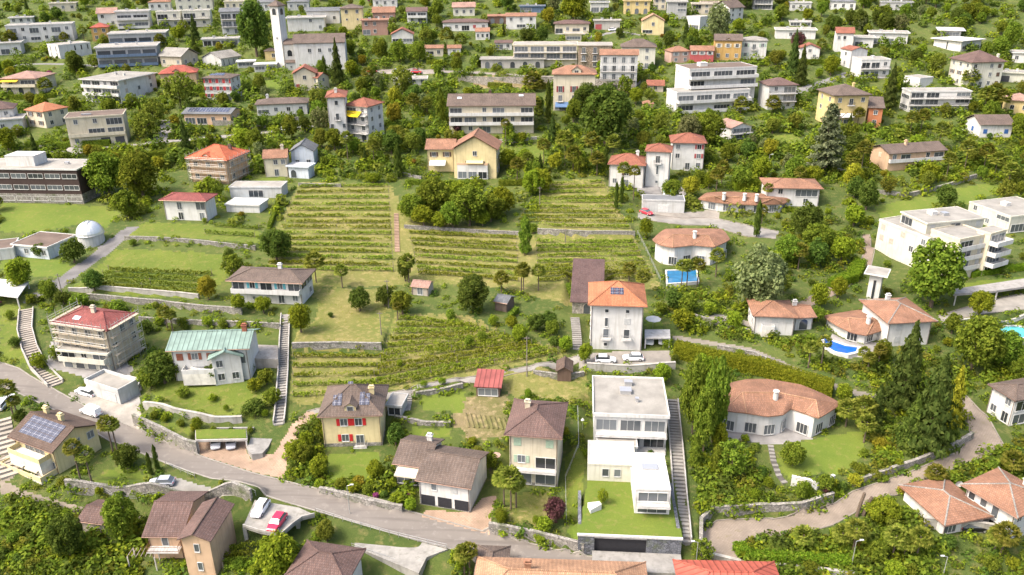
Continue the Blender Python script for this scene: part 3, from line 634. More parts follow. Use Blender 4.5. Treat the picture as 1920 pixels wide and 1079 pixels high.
    if near and rk in ('hip', 'gx'):
        gm = MB(); gm.tube((x0, y0-.06, E+.02), (x1, y0-.06, E+.02), .08, n=6); gm.build('gutter', M('metal', (.2, .13, .1)), ro)
        for xx in (.15, W-.15): dp = MB(); dp.tube((xx, -.07, z0+.5), (xx, -.07, E-.25), .055, n=6).tube((xx, -.07, E-.25), (xx, y0-.02, E-.02), .055, n=6); dp.build('downpipe', M('metal', (.22, .16, .13)), root)
    if caps and near:
        cm = MB()
        for a, b in caps:
            if (Vector(a)-Vector(b)).length > .2: cm.tube((a[0], a[1], a[2]+th+.02), (b[0], b[1], b[2]+th+.02), .13, n=5)
        cm.build('ridge_cap', M(kind, k.get('capc', s['rc'])), ro)
    for (fx, fy) in k.get('ch', []):
        x, y = fx*W, fy*D; z = roofz(s, x, y); c = MB(); c.box(x-.45, x+.45, y-.32, y+.32, z-.6, z+1.25); c.box(x-.58, x+.58, y-.45, y+.45, z+1.25, z+1.37)
        c.box(x-.4, x+.4, y-.28, y+.28, z+1.6, z+1.7); c.box(x-.4, x-.3, y-.25, y+.25, z+1.37, z+1.6).box(x+.3, x+.4, y-.25, y+.25, z+1.37, z+1.6); c.build('chimney', M('plaster', k.get('chc', s['wall'])), ro)
    for (fx, fy, w, h) in k.get('sky', []):      # skylights lying on the front slope
        y = fy*D; x = fx*W; sl = MB(); n = Vector((0, -p, 1)).normalized(); t = Vector((0, 1, p)).normalized()
        for a, b, up in ((w/2, h/2, .0),):
            q = Vector((x, y, roofz(s, x, y)+th)); pts = [q+Vector((sx*a, 0, 0))+t*sy*b for sx, sy in ((-1, -1), (1, -1), (1, 1), (-1, 1))]; top = [v+n*.1 for v in pts]
            sl.face(top)
            for i in range(4): sl.face([pts[i], pts[(i+1) % 4], top[(i+1) % 4], top[i]])
        sl.build('skylight', M('paint', (.6, .65, .7)), ro)
    for (fx0, fx1, fy0, fy1) in k.get('solar', []):   # solar modules on the front slope, one by one
        t = Vector((0, 1, p)).normalized(); n = Vector((0, -p, 1)).normalized(); nx = max(1, round((fx1-fx0)*W/k.get('smw', 1.7))); ny = max(1, round((fy1-fy0)*D/p_len(p)/1.1))
        ya, yb = fy0*D, fy1*D; pw = (fx1-fx0)*W/nx; pl = (yb-ya)/ny
        pm = MB(); hw, hl = pw/2-.04, pl/2/p_len(p)-.04
        if rk == 'flat': t = Vector((0, 1, 0)); n = Vector((0, 0, 1))
        pts = [Vector((sx*hw, 0, 0))+t*sy*hl for sx, sy in ((-1, -1), (1, -1), (1, 1), (-1, 1))]; top = [v+n*.09 for v in pts]; pm.face(top); pm.cur = 1
        for i in range(4): pm.face([pts[i], pts[(i+1) % 4], top[(i+1) % 4], top[i]])
        me = pm.mesh('solar_panel', [M('solar'), M('metal', (.6, .6, .62))])
        for i in range(nx):
            for j in range(ny):
                x = fx0*W+(i+.5)*pw; y = ya+(j+.5)*pl; put('solar_panel', me, ro, (x, y, roofz(s, x, y)+th+.03))
    for side in 'frl':
        if s[side]: facade(root, s, side, s[side], near)
    for (side, x0, x1, z, dep, drop, col) in k.get('awn', []):     # awnings (fractions of the facade)
        L = W if side == 'f' else D; a, b = x0*L, x1*L; m = MB(); zz = z*H
        pts = [(a, -.02, zz), (a, -dep, zz-drop), (b, -dep, zz-drop), (b, -.02, zz)]; m.face(pts); m.face([(q[0], q[1], q[2]-.04) for q in pts[::-1]]); m.box(a, b, -dep-.03, -dep, zz-drop-.25, zz-drop)
        ob = m.build('awning', M('fabric', col), root); ob.location, rz = {'f': ((0, 0, 0), 0), 'r': ((W, 0, 0), math.pi/2), 'l': ((0, D, 0), -math.pi/2)}[side]; ob.rotation_euler = (0, 0, rz)
    for (x0, x1, dep, z, par) in k.get('deck', []):       # terrace slab with a parapet in front of the facade
        dm = MB(); dm.box(x0, x1, -dep, -.004, z-2.5, z, 'b'); od = dm.build('terrace_deck', M('concrete', (.6, .57, .5)), root)
        if par: rl = MB(); railing(rl, x0, x1, -dep, z+.003); railing(rl, -dep+.125, -.01, x0, z+.003, 'y'); railing(rl, -dep+.125, -.01, x1-.12, z+.003, 'y'); rl.build('parapet', M('plaster', s['wall']), od)
    for (fx, w, h) in k.get('dorm', []):      # gabled dormer on the front slope
        x = fx*W; y0 = .3; zb = H-.1; m = MB(); zt = zb+h; pk = zt+w*.35; yb = (pk-H)/p+.4
        m.cur = 0; m.face([(x-w/2, y0, zb), (x+w/2, y0, zb), (x+w/2, y0, zt), (x, y0, pk), (x-w/2, y0, zt)]); m.face([(x-w/2, y0, zb), (x-w/2, y0, zt), (x-w/2, yb, zt), (x-w/2, yb, zb)]); m.face([(x+w/2, y0, zt), (x+w/2, y0, zb), (x+w/2, yb, zb), (x+w/2, yb, zt)])
        od = m.build('dormer', wm, root); rm2 = MB(); e2 = .3
        for sg in (-1, 1):
            pts = [(x+sg*(w/2+e2), y0-e2, zt-.2), (x+sg*(w/2+e2), yb, zt-.2), (x, yb, pk+.02), (x, y0-e2, pk+.02)]; rm2.face(pts); rm2.face([(a, b, c+.12) for a, b, c in pts[::-1]]); rm2.face([pts[3], pts[0], (pts[0][0], pts[0][1], pts[0][2]+.12), (pts[3][0], pts[3][1], pts[3][2]+.12)])
        rm2.build('dormer_roof', mat, od); window(od, 'w', (x, y0, zb+h*.25), 0, min(1.3, w*.5), h*.7, 'white', None, near)
def p_len(p): return 1/math.sqrt(1+p*p)
ROOTS = []
def build_all():
    for b in BLD:
        s0 = b['vols'][0]; root = empty(b['name'], s0['o'], s0['ang'], b['label'], b['cat'], b['group']); b['root'] = root; inv = Matrix.Rotation(-s0['ang'], 4, 'Z')
        for i, s in enumerate(b['vols']):
            if i == 0: build_vol(root, s, b['near'])
            else:
                n0 = len(NEW); build_vol(root, s, b['near'])
                d = inv @ (s['o']-s0['o']); mt = Matrix.Translation(d) @ Matrix.Rotation(s['ang']-s0['ang'], 4, 'Z')
                for c in NEW[n0:]:
                    if c.parent == root: c.matrix_local = mt @ (Matrix.Translation(c.location) @ Matrix.Rotation(c.rotation_euler.z, 4, 'Z'))
# ---- near buildings
bld('yellow_house', 'yellow gabled house with lavender solar roof and curved balcony at the road bend', 'solar-roofed yellow house',
    vol((27, 817), (100, 845), (115, 888), 'paleyellow', 'gx', 'brown', C=(180, 799), oh=.7, pitch=25, f='o G G o/o G G d', r='o d w/o d o', sc='white', fc='lightgrey', ch=[(.1, .72), (.62, .6)], solar=[(.08, .9, .06, .46)], smw=1.5,
        awn=[('f', .15, .45, .42, 2.6, .7, 'cream'), ('f', .5, .8, .42, 2.6, .7, 'cream')], deck=[(-.6, 10.2, 3.2, .15, 1), (1, 9.4, 2.2, 3.0, 1)]), near=1)
bld('hillside_house', 'peach rendered house with folded brown tiled roof below the road wall', 'peach house with folded roof',
    vol((338, 1013), (392, 1013), (405, 1082), 'peach', 'gy', 'mauve', C=(432, 950), oh=.5, pitch=24, f='o w o/o w o', sky=[], capc='brown'),
    vol((276, 1003), (338, 1003), (338, 1050), 'peach', 'gx', 'mauve', D=10, oh=.6, pitch=22, f='#o d o/o o', rail=(.25, .12, .06)), near=1)
bld('hipped_house', 'house with brown hipped roof cut by the bottom edge below the car deck', 'brown hipped house by the car deck',
    vol((546, 1075), (645, 1090), (645, 1130), 'white', 'hip', 'mauve', D=11, H=5, oh=.7, pitch=24, C=(668, 1034)), near=1)
bld('long_house', 'long house under weathered orange tiles in front of the road bend', 'long orange-tiled house',
    vol((890, 1136), (1215, 1148), (1215, 1184), 'cream', 'hip', 'blonde', D=9, H=5, oh=.6, pitch=26, ch=[(.3, .55)], chc='terra'),
    vol((893, 1090), (945, 1092), (945, 1124), 'cream', 'hip', 'greybrown', D=7, H=3.6, oh=.5, pitch=20), near=1)
bld('red_roofed_house', 'house showing only a bright red roof at the bottom edge', 'red roof at the bottom',
    vol((1285, 1132), (1475, 1136), (1475, 1170), 'cream', 'hip', 'redroof', D=8, H=5, oh=.5, pitch=24, rm='seam'), near=1)
bld('villa_under_scaffold', 'cream villa wrapped in scaffolding with half-stripped dull red roof', 'scaffolded cream villa',
    vol((101, 606), (200, 620), (207, 694), 'beige', 'hip', 'dullred', C=(254, 590), oh=.5, pitch=22, f='w w w w/d w w d/a a a w', r='o w w/w o w/o o', ch=[(.55, .45)], sky=[(.35, .2, 1.6, 1.0)]),
    vol((112, 656), (200, 664), (206, 697), 'ivory', 'flat', 'paleroof', D=3.2, f='=G w G/a a a a', pc='ivory', boxes=[], bd=1.1), near=1)
bld('green_roofed_villa', 'white villa with pale green sheet roof and arched terrace windows', 'green-roofed villa',
    vol((320, 656), (462, 652), (462, 712), 'white', 'gx', 'green', D=7.5, oh=.8, pitch=22, rm='seam', f='S s S o a/o a a o o', sc='redbrown', ch=[(.93, .5)], chc='redbrown', deck=[(2.2, 8.5, 2.2, 2.6, 1)]),
    vol((396, 674), (450, 668), (448, 718), 'white', 'gy', 'green', D=6, oh=.7, pitch=24, rm='seam', f='w o/w w'),
    vol((366, 690), (394, 694), (394, 722), 'white', 'flat', 'slate', D=4, f='G G', boxes=[]), near=1)
bld('blue_shutter_villa', 'white villa with wide brown hipped roof and turquoise window panels', 'turquoise-panelled villa',
    vol((433, 525), (563, 530), (567, 572), 'white', 'hip', 'greybrown', C=(582, 508), oh=.9, pitch=17, f='=G s G s G/o p p d w', r='T T/o w', sc=(.12, .38, .42), bd=1.2, ch=[(.6, .7)]), near=1)
bld('red_shutter_house', 'yellow three-storey house with red shutters and solar panels on a hipped roof', 'red-shuttered yellow house',
    vol((602, 780), (712, 777), (710, 836), 'paleyellow', 'hip', 'greybrown', D=9.5, oh=.6, pitch=32, f='o s s o/o s b o', sc=(.5, .03, .03), dorm=[(.5, 2.0, 1.7)], solar=[(.18, .34, .12, .34), (.64, .82, .12, .36), (.4, .5, .5, .62)], smw=1.0, plinth=.7, ch=[(.82, .5)]), near=1)
bld('garage_house', 'white house with three black garage doors under a long brown roof', 'three-garage white house',
    vol((785, 899), (880, 914), (881, 961), 'white', 'gx', 'greybrown', C=(916, 852), oh=.5, pitch=22, f='o w o S o/g g g', gc=(.03, .03, .035), sc='lightgrey', plinth=.25),
    vol((742, 868), (800, 876), (800, 915), 'white', 'gx', 'greybrown', D=8, oh=.5, pitch=22, f='G G', awn=[('f', .1, .8, .95, 2.4, .5, 'cream')], ch=[(.75, .75)]), near=1)
bld('cream_house', 'narrow cream three-storey house with brown hipped roof and glazed ground floor', 'cream three-storey house',
    vol((955, 812), (1046, 819), (1040, 914), 'cream', 'hip', 'mauve', D=10, oh=.8, pitch=23, f='S o S/#s G/G G', sc=(.36, .46, .34), bd=1.4, rail='white', ch=[(.28, .62)], plinth=.6, bc='white'), near=1)
bld('modern_house', 'stepped white modern house with flat gravel roof and glass balconies', 'stepped white modern house',
    vol((1115, 778), (1252, 783), (1250, 842), 'white', 'flat', 'gravel', D=13, oh=.35, f='#G G G/#G G G', l='o G/o o', par=.55, boxes=[(.45, .6, 2.0, 1.6, .7), (.5, .82, 1.4, 1.0, .8), (.6, .35, .5, .5, .8)], bd=2.0, rail='lightgrey', fc='lightgrey'),
    vol((1120, 838), (1195, 840), (1195, 868), 'white', 'flat', 'paleroof', D=9, oh=.1, f='o G G', boxes=[]),
    vol((1102, 872), (1192, 876), (1191, 905), 'ivory', 'flat', 'lightgrey', D=7, oh=.0, f='o w w o', fc='lightgrey', boxes=[]),
    vol((1192, 920), (1258, 922), (1256, 965), 'white', 'flat', 'white', D=10, oh=.0, f='#G/G', l='T T/o o', bd=1.6, rail='lightgrey', boxes=[(.5, .6, 2.4, 1.4, .15)]), near=1)
bld('white_tower_house', 'tall white house with orange hipped roof and three solar panels', 'tall white orange-roofed house',
    vol((1109, 571), (1207, 574), (1203, 658), 'white', 'hip', 'orange', D=10.5, oh=.75, pitch=27, f='o p o p o/o t o S o/o b o b o/o p o o o', l='o w o/o w o/o w o/o d o', sc='lightgrey', solar=[(.36, .62, .18, .34)], smw=1.1, ch=[], rail=(.5, .5, .5)), near=1)
bld('old_barn', 'old barn with worn mauve tiled roof behind the tall white house', 'mauve-roofed barn',
    vol((1073, 566), (1128, 568), (1128, 590), 'tan', 'shed', 'barnroof', D=16, oh=.5, pitch=26, stone=(.3, .27, .23), f='o a o', capc='mauve'), cat='barn', near=1)
bld('flared_villa', 'low white villa with one sweeping curved orange tile roof above the round lawn', 'curved-roof white villa',
    curvy([(1357, 770), (1362, 722), (1400, 712), (1440, 712), (1500, 722), (1540, 738), (1577, 758), (1536, 785), (1508, 776), (1484, 768), (1468, 779), (1440, 782), (1400, 776)], [(1392, 737), (1462, 738), (1530, 752)], (1520, 826), 'terra', 'white', ch=[(.45, .1)]), near=1)
bld('corner_villa', 'white villa with orange hipped roof and outside stairs at the lower eastern corner', 'lower eastern white villa',
    vol((1815, 912), (1905, 965), (1890, 1020), 'white', 'hip', 'terra', C=(1965, 935), oh=.8, pitch=18, f='w w d o/o o w w', r='w w w/w w w', ch=[(.6, .9)], capc='paleroof', chc='white'),
    vol((1772, 980), (1848, 965), (1846, 990), 'white', 'hip', 'terra', D=9, oh=.8, pitch=17, f='G o o', capc='paleroof'), near=1)
bld('pool_villa', 'white villa with two wavy orange roofs beside the deep blue curved pool', 'wavy-roofed pool villa',
    curvy([(1543, 594), (1570, 588), (1610, 582), (1640, 584), (1668, 598), (1660, 618), (1625, 630), (1595, 624), (1570, 612)], [(1590, 597), (1640, 602)], (1640, 650), 'terra', 'white', ch=[(.7, .3)]),
    vol((1668, 605), (1748, 601), (1742, 647), 'white', 'hip', 'terra', D=11, oh=.8, pitch=19, f='S S/S S', sc='lightgrey', ch=[(.4, .75)], chc='white', capc='paleroof'), near=1)
bld('small_white_villa', 'small white villa with orange roof between the pale tree and the pool villa', 'small white villa',
    vol((1416, 592), (1491, 595), (1488, 630), 'white', 'hip', 'terra', D=8, oh=.6, pitch=20, f='o S S/o o o', l='w w', sc='lightgrey', deck=[(1.5, 4.2, 1.1, 1.6, 1)]),
    vol((1491, 596), (1525, 594), (1522, 618), 'white', 'gx', 'terra', D=6, oh=.6, pitch=18, ch=[(.3, .6)], f='a'), near=1)
bld('bungalow', 'white bungalow with broad salmon tiled roof next to the blue pool by the vineyard wall', 'salmon-roofed bungalow',
    curvy([(1223, 450), (1248, 430), (1352, 430), (1369, 450), (1340, 464), (1300, 461), (1262, 465), (1236, 460)], [(1262, 441), (1328, 443)], (1342, 500), 'terra', 'white', ch=[(.6, .2)]), near=1)
bld('long_bungalow', 'long low white villa with wavy salmon roof and three white chimneys', 'long salmon-roofed villa',
    curvy([(1309, 374), (1325, 362), (1370, 360), (1430, 364), (1486, 372), (1470, 383), (1420, 385), (1380, 384), (1340, 380)], [(1340, 369), (1450, 373)], (1455, 402), 'terra', 'white', ch=[(.15, .2), (.5, .2), (.7, .3)]),
    vol((1440, 352), (1538, 354), (1534, 388), 'white', 'hip', 'terra', D=9, oh=.8, pitch=15, f='w G/o w'), near=1)
bld('tower_villa', 'white villa with red hipped roofs and a square tower wing beside the turquoise pool', 'white tower villa',
    vol((1143, 308), (1208, 311), (1205, 353), 'white', 'hip', 'redbrown', D=9, oh=.6, pitch=24, f='o D o/w b o', ch=[(.75, .7)]),
    vol((1212, 284), (1257, 286), (1255, 352), 'white', 'hip', 'redbrown', D=7, oh=.5, pitch=22, f='o b o/o t o/o p o', l='w o/o o'),
    vol((1262, 268), (1322, 269), (1320, 320), 'white', 'hip', 'redbrown', D=9, oh=.7, pitch=22, f='w o s/w o s/o b w', sc='red'), near=1)
bld('yellow_villa', 'pale yellow villa with terracotta cross-gable roof and white veranda above the vines', 'yellow veranda villa',
    vol((850, 280), (930, 281), (916, 335), 'paleyellow', 'gy', 'terra', D=10, oh=.8, pitch=30, f='o w o/o D D o/o G o', sc='brown', r='w w/w w', awn=[('f', .3, .7, .62, 1.5, .5, 'paleyellow')]),
    vol((801, 280), (850, 280), (850, 322), 'paleyellow', 'gx', 'terra', D=8, oh=.7, pitch=25, f='s s/o o', sc='brown', awn=[('f', .08, .7, .5, 2.6, .9, 'white')]),
    vol((857, 309), (914, 310), (913, 337), 'white', 'flat', 'paleroof', D=4, oh=.05, f='G G G', l='G', r='G', par=.5, pc='peach', boxes=[]), near=1)
bld('balcony_flats', 'long cream apartment house with brown roof and white planted balconies', 'long brown-roofed flats',
    vol((845, 201), (1003, 198), (1001, 250), 'cream', 'gx', 'greybrown', D=12, oh=.7, pitch=24, f='=G o w G o G/=G G w G w G/o w G o w o', l='o/o/o', bd=1.7, bc='white', ch=[(.48, .55)], chc='brown', sky=[(.12, .3, 1.5, 1), (.85, .4, 1.5, 1)]), near=1, cat='apartment house')
bld('white_palazzo', 'tall white palazzo with red-brown roofs and a bright yellow awning', 'white palazzo with yellow awning',
    vol((619, 182), (652, 182), (654, 268), 'white', 'hip', 'redbrown', D=11, oh=.6, pitch=22, f='o w o/o b o/w o w/a a', ch=[(.5, .2)], l='w w w/w w w/w w w'),
    vol((652, 199), (692, 201), (694, 268), 'white', 'hip', 'redbrown', C=(721, 192), oh=.6, pitch=22, f='#G w/#G w/#w w/w a', r='w w/w w/w w/o w', awn=[('f', .05, .72, .86, 2.4, 1.3, (.85, .6, .02))]), near=1)
bld('villa_being_reroofed', 'peach villa in scaffolding with a bright orange-red roof', 'orange-roofed scaffolded villa',
    vol((354, 297), (424, 301), (428, 346), 'peach', 'hip', 'vivid', C=(461, 285), oh=.9, pitch=26, f='w w w/w w w', r='w w/w w', dorm=[(.45, 2.2, 1.1)], ch=[(.8, .6)], chc='greybrown'), near=1)
bld('cottage', 'small yellow cottage with orange tiled roof next to the pale blue house', 'small yellow cottage',
    vol((494, 298), (537, 296), (533, 331), 'cream', 'gx', 'terra', D=7, oh=.4, pitch=26, f='o w w/o d o', ch=[(.8, .5)]), near=1)
bld('gabled_cottage', 'little white-blue gabled house with slate roof at the vineyard top', 'little white-blue gabled house',
    vol((545, 285), (587, 284), (584, 312), 'bluewhite', 'gy', 'slate', D=8, oh=.5, pitch=30, f='o/w w', l='w'),
    vol((540, 312), (577, 314), (575, 336), 'bluewhite', 'flat', 'lightgrey', D=4, f='a o', boxes=[]), near=1)
bld('red_roofed_cottage', 'square white house with red hipped roof above the terraced meadow', 'square white red-roofed house',
    vol((305, 375), (384, 377), (378, 416), 'white', 'hip', 'dullred', C=(398, 366), oh=.8, pitch=18, f='o d o G/o d o d', r='o/o', sc='grey'), near=1)
bld('school_building', 'long dark brown flat-roofed school block with bands of white windows', 'dark brown school block',
    vol((-110, 316), (143, 319), (146, 384), 'darkbrown', 'flat', 'paleroof', C=(194, 301), oh=.3, f='T T T T T T T T/T T T T T T T T/T T T T T T T T', r='o/o/o', plinth=2.9, par=.3, pc='white', boxes=[(.55, .5, 9, 6, 3.0), (.85, .5, 1.2, .8, .6)]), near=1, cat='school')
bld('low_annex', 'low grey-white flat-roofed annex beside the observatory dome', 'low flat annex',
    vol((23, 459), (88, 465), (89, 488), 'bluewhite', 'flat', 'greybrown', C=(146, 443), oh=.35, f='o w w w', r='o', pc='white', boxes=[]),
    vol((-30, 472), (24, 466), (24, 486), 'white', 'flat', 'greybrown', D=8, oh=.1, boxes=[]), near=1)
bld('pool_house', 'flat white pool house with a roof terrace above the dry stone bank', 'flat white pool house',
    vol((430, 352), (527, 352), (525, 372), 'lightgrey', 'flat', 'paleroof', D=6, oh=.2, f='o G o', boxes=[]),
    vol((424, 388), (486, 390), (486, 400), 'white', 'flat', 'white', D=6, oh=.3, boxes=[], f='o'), near=1)
_m = vol((1649, 414), (1743, 450), (1740, 512), 'ivory', 'flat', 'gravel', C=(1778, 441), oh=.1, f='S o S o w/S S o w w/o o o w', r='=G/=G/G', sc='tan', boxes=[], bd=2.2, bc='white', par=.5)
bld('stepped_apartments', 'large cream stepped apartment block with gravel roof and stacked balconies', 'large stepped apartment block', _m,
    vol((1762, 430), (1800, 452), (1806, 533), 'cream', 'flat', 'gravel', C=(1856, 441), oh=.1, f='o/o w/o/o', r='=G S/=G S/=G S/w S', sc='lightgrey', boxes=[], par=.5, bd=.7, bc='white'),
    vol((1688, 399), (1739, 420), (1739, 440), 'ivory', 'flat', 'gravel', C=(1846, 410), oh=.3, f='G o', r='S o G o S', sc='lightgrey', boxes=[(.4, .35, 2, 1.5, .9), (.55, .5, 1.5, 1.5, .7)], on=_m, fc='lightgrey', par=.25),
    vol((1852, 436), (1858, 440), (1852, 520), 'cream', 'flat', 'gravel', C=(1888, 432), oh=.1, r='=G/=G/=G/G', bd=2.2, bc='white', boxes=[]), near=1, cat='apartment house')
bld('cube_apartments', 'pale yellow flat-roofed apartment cube cut by the eastern edge', 'pale apartment cube at the edge',
    vol((1818, 380), (1896, 408), (1898, 440), 'ivory', 'flat', 'gravel', C=(1965, 390), oh=.1, f='w o T/o w o', r='G G', boxes=[(.4, .4, 2, 1.5, .9)]), near=1, cat='apartment house')
bld('lift_tower', 'slim white lift tower with a wide flat concrete cap', 'slim lift tower',
    vol((1632, 512), (1655, 516), (1652, 566), 'white', 'flat', 'paleroof', D=3.2, oh=1.2, f='t', boxes=[], par=.2), near=1, cat='tower')
bld('edge_house', 'white grey-roofed house with tall glazing cut by the eastern edge', 'white house at the eastern edge',
    vol((1870, 722), (1905, 750), (1900, 802), 'white', 'hip', 'greybrown', C=(1990, 735), oh=.6, pitch=18, f='o w/w d', r='G G/G G'), near=1)
bld('garage_block', 'low concrete garage block with a grey roof terrace beside the parked white hatchback', 'concrete garage block',
    vol((160, 718), (222, 738), (222, 760), 'lightgrey', 'flat', 'paleroof', C=(262, 730), oh=.1, f='o g', r='o', boxes=[], par=.9), near=1, cat='garage')
bld('tool_shed', 'tiny stone hut with red tile roof among the vineyard trees', 'tiny red-tiled hut', vol((772, 543), (803, 546), (803, 556), 'tan', 'gx', 'rosy', D=3.5, oh=.25, pitch=22, f='d'), cat='shed', near=1)
bld('wood_shed', 'weathered grey wooden shed beside the big dark round tree', 'weathered grey shed', vol((928, 568), (950, 572), (948, 586), 'greybrown', 'gx', 'slate', D=4, oh=.3, pitch=20, f='o'), cat='shed', near=1)
bld('field_shelter', 'dull red roofed open garden shelter above the dug vegetable plot', 'red-roofed garden shelter', vol((893, 733), (937, 735), (937, 745), 'brown', 'shed', 'dullred', D=4.5, oh=.4, pitch=22, f='G', rm='seam'), cat='shed', near=1)
bld('garden_shed', 'small dark brown gabled garden shed at the lane corner', 'dark brown garden shed', vol((1045, 702), (1071, 703), (1071, 716), 'brown', 'gy', 'brown', D=4, oh=.35, pitch=32, f='o'), cat='shed', near=1)
bld('patio_annex', 'small flat pergola annex behind the red-shuttered house', 'flat annex', vol((726, 762), (752, 764), (752, 782), 'grey', 'flat', 'paleroof', D=4, oh=.3, f='G', boxes=[]), cat='annex', near=1)
bld('hut_by_palms', 'tiny orange-roofed hut in the trees east of the big dark tree', 'tiny orange hut', vol((1205, 197), (1224, 198), (1224, 208), 'peach', 'hip', 'terra', D=4, oh=.3, pitch=25, f='w'), cat='hut')
bld('tool_house', 'small mauve-roofed outbuilding behind the big garden tree below the stone wall', 'small mauve-roofed outbuilding', vol((150, 984), (198, 990), (198, 1004), 'tan', 'gx', 'mauve', D=5, oh=.3, pitch=18, f='o'), cat='outbuilding', near=1)
# ---- far buildings
def fb(label, short, A, B, base, wall, roof, rc, f='', cat='house', name='hill_house', **k): bld(name, label, short, vol(A, B, base, wall, roof, rc, f=f, **k), cat=cat)
AP = dict(cat='apartment house', name='apartment_house')
fb('long white two-storey flat-roofed apartment house at the upper west', 'long white upper flats', (17, 46), (138, 45), (140, 76), 'white', 'flat', 'paleroof', 'G w G w G w/G w T w G w', D=11, oh=.2, r='o w/o w', **AP)
fb('white cube house with narrow slit windows below the long upper flats', 'white slit-window cube', (94, 82), (114, 86), (114, 111), 'white', 'flat', 'paleroof', 't t/t t', C=(177, 80), oh=.1, r='o o t t t/o o o o o')
bld('glass_block', 'dark blue glass terrace block in two stepped storeys', 'dark blue glass block', vol((187, 87), (298, 86), (298, 121), 'grey', 'flat', 'paleroof', D=14, oh=.5, f='=G G G G/=G G G G', bc='blueglass', pc='white', fc='darkgrey'), vol((207, 61), (313, 61), (313, 80), 'grey', 'flat', 'paleroof', D=12, oh=.4, f='=G G G G', r='o', bc='blueglass', pc='white', fc='darkgrey'), cat='apartment house')
fb('small yellow house with red roof beside the blue glass block', 'small yellow house by the glass block', (180, 52), (211, 51), (206, 77), 'ochre', 'hip', 'redroof', 'w w/w w', D=8, oh=.4)
bld('terrace_flats', 'white terraced flats with rooftop box above the yellow house', 'white terraced flats', vol((222, 22), (282, 21), (282, 52), 'white', 'flat', 'paleroof', D=11, f='=T T/=T G', bc='white'), vol((187, 25), (222, 25), (222, 50), 'white', 'gx', 'rosy', D=9, f='w o/o w'), cat='apartment house')
fb('western of two cream balcony apartment cubes at the top', 'western cream cube', (297, 20), (342, 22), (342, 51), 'ivory', 'flat', 'paleroof', '#G w/#G w', D=9, oh=.1, l='w w/w w', **AP)
fb('eastern of two cream balcony apartment cubes at the top', 'eastern cream cube', (346, 20), (397, 20), (397, 49), 'ivory', 'flat', 'paleroof', '#G w/#G w', D=9, oh=.1, **AP)
fb('tall cream apartment block behind the two balcony cubes', 'tall cream block', (332, -6), (400, -8), (400, 20), 'ivory', 'flat', 'paleroof', 'w w w w/w w w w', D=9, **AP)
fb('beige gabled house with pale stone roof above the red-roofed peach house', 'beige gabled house', (303, 105), (342, 107), (342, 127), 'beige', 'gx', 'paleroof', 'w o w', C=(375, 101), oh=.7, pitch=26, r='w w', sc='brown')
fb('low pale hall with grey stone roof west of the bell tower', 'low pale hall', (379, 112), (414, 111), (416, 125), 'lightgrey', 'gy', 'paleroof', 'o', C=(453, 105), oh=.4, pitch=22, r='t t t t')
fb('peach house with bright red hipped roof and three front windows', 'peach red-roofed house', (305, 139), (371, 136), (370, 158), 'peach', 'hip', 'redroof', 'o w w w o', D=9, oh=.6, pitch=26, dorm=[(.45, 3, .6)])
fb('three-storey white house with rows of red shutters and roof panels', 'red-shuttered white house', (384, 146), (434, 147), (437, 188), 'white', 'hip', 'greybrown', 's s s s/s s s s/s s s a', C=(453, 140), oh=.5, pitch=14, r='w w/w w/o w', sc=(.42, .06, .06), solar=[(.15, .7, .2, .45)], cat='house')
fb('large white three-storey apartment house with broad flat overhanging roof', 'white flats with broad flat roof', (133, 145), (214, 152), (230, 195), 'white', 'flat', 'gravel', '=G G w G/=w G G T/w G G G', C=(289, 145), oh=.9, r='S o w/S w w/S o o', sc='tan', bd=1.2, par=.15, **AP)
fb('pale villa with yellow awning and arcaded ground floor at the western edge', 'arcaded villa with yellow awning', (12, 146), (77, 147), (74, 177), 'cream', 'hip', 'rosy', '=d G/a a a', C=(115, 142), oh=.7, pitch=15, awn=[('f', .02, .5, .95, 1.8, .5, (.75, .45, .04))])
fb('cream house with bright orange hipped roof above the clipped hedge', 'cream orange-roofed house', (52, 209), (84, 210), (88, 241), 'cream', 'hip', 'orange', 's s/s s', C=(132, 199), oh=.5, pitch=24, r='w w/w w', sc='brown', fc='white')
fb('cream flat-roofed house with two dark garages on the upper lane', 'cream two-garage house', (132, 217), (238, 215), (240, 268), 'cream', 'flat', 'greybrown', 'w w G/=o G G/w o g g', D=10, oh=.3, gc='darkgrey', bd=.9, r='o', boxes=[(.35, .3, 3, .6, .4)])
fb('white house with mauve roof cut by the western edge', 'mauve-roofed edge house', (-25, 207), (30, 203), (32, 240), 'white', 'hip', 'mauve', 'o w/o w', D=9)
fb('white house behind palms at the upper western edge', 'white house behind palms', (-20, 82), (40, 80), (42, 102), 'white', 'flat', 'paleroof', 'w G w', D=9)
fb('long low peach house with solar sheets on its grey roof', 'solar-roofed peach house', (336, 215), (433, 214), (434, 236), 'peach', 'gx', 'slate', 'G G w w', C=(453, 205), oh=.7, pitch=14, r='w w', solar=[(.05, .95, .08, .45)], smw=2.2)
fb('white villa with flat hipped grey-brown roof above the upper lane', 'white grey-roofed villa', (483, 194), (576, 193), (577, 214), 'white', 'hip', 'greybrown', 'T w w w', D=9, oh=.7, pitch=15, ch=[(.2, .6)], r='w')
bld('church', 'large white church with grey stone gable roof and side chapels', 'white church', vol((555, 80), (649, 80), (650, 130), 'white', 'gx', 'greybrown', D=13, oh=.4, pitch=24, f='o w w w o/o o o o o', r='o w o/o o o'), vol((536, 84), (555, 84), (556, 128), 'lightgrey', 'gx', 'greybrown', D=10, oh=.2, pitch=20, f='a/o'), vol((556, 104), (582, 104), (582, 128), 'white', 'shed', 'greybrown', D=4, oh=.3, pitch=30, f='p'), vol((538, 118), (556, 118), (556, 132), 'lightgrey', 'shed', 'greybrown', D=4, oh=.3, pitch=30, f='p'), cat='church')
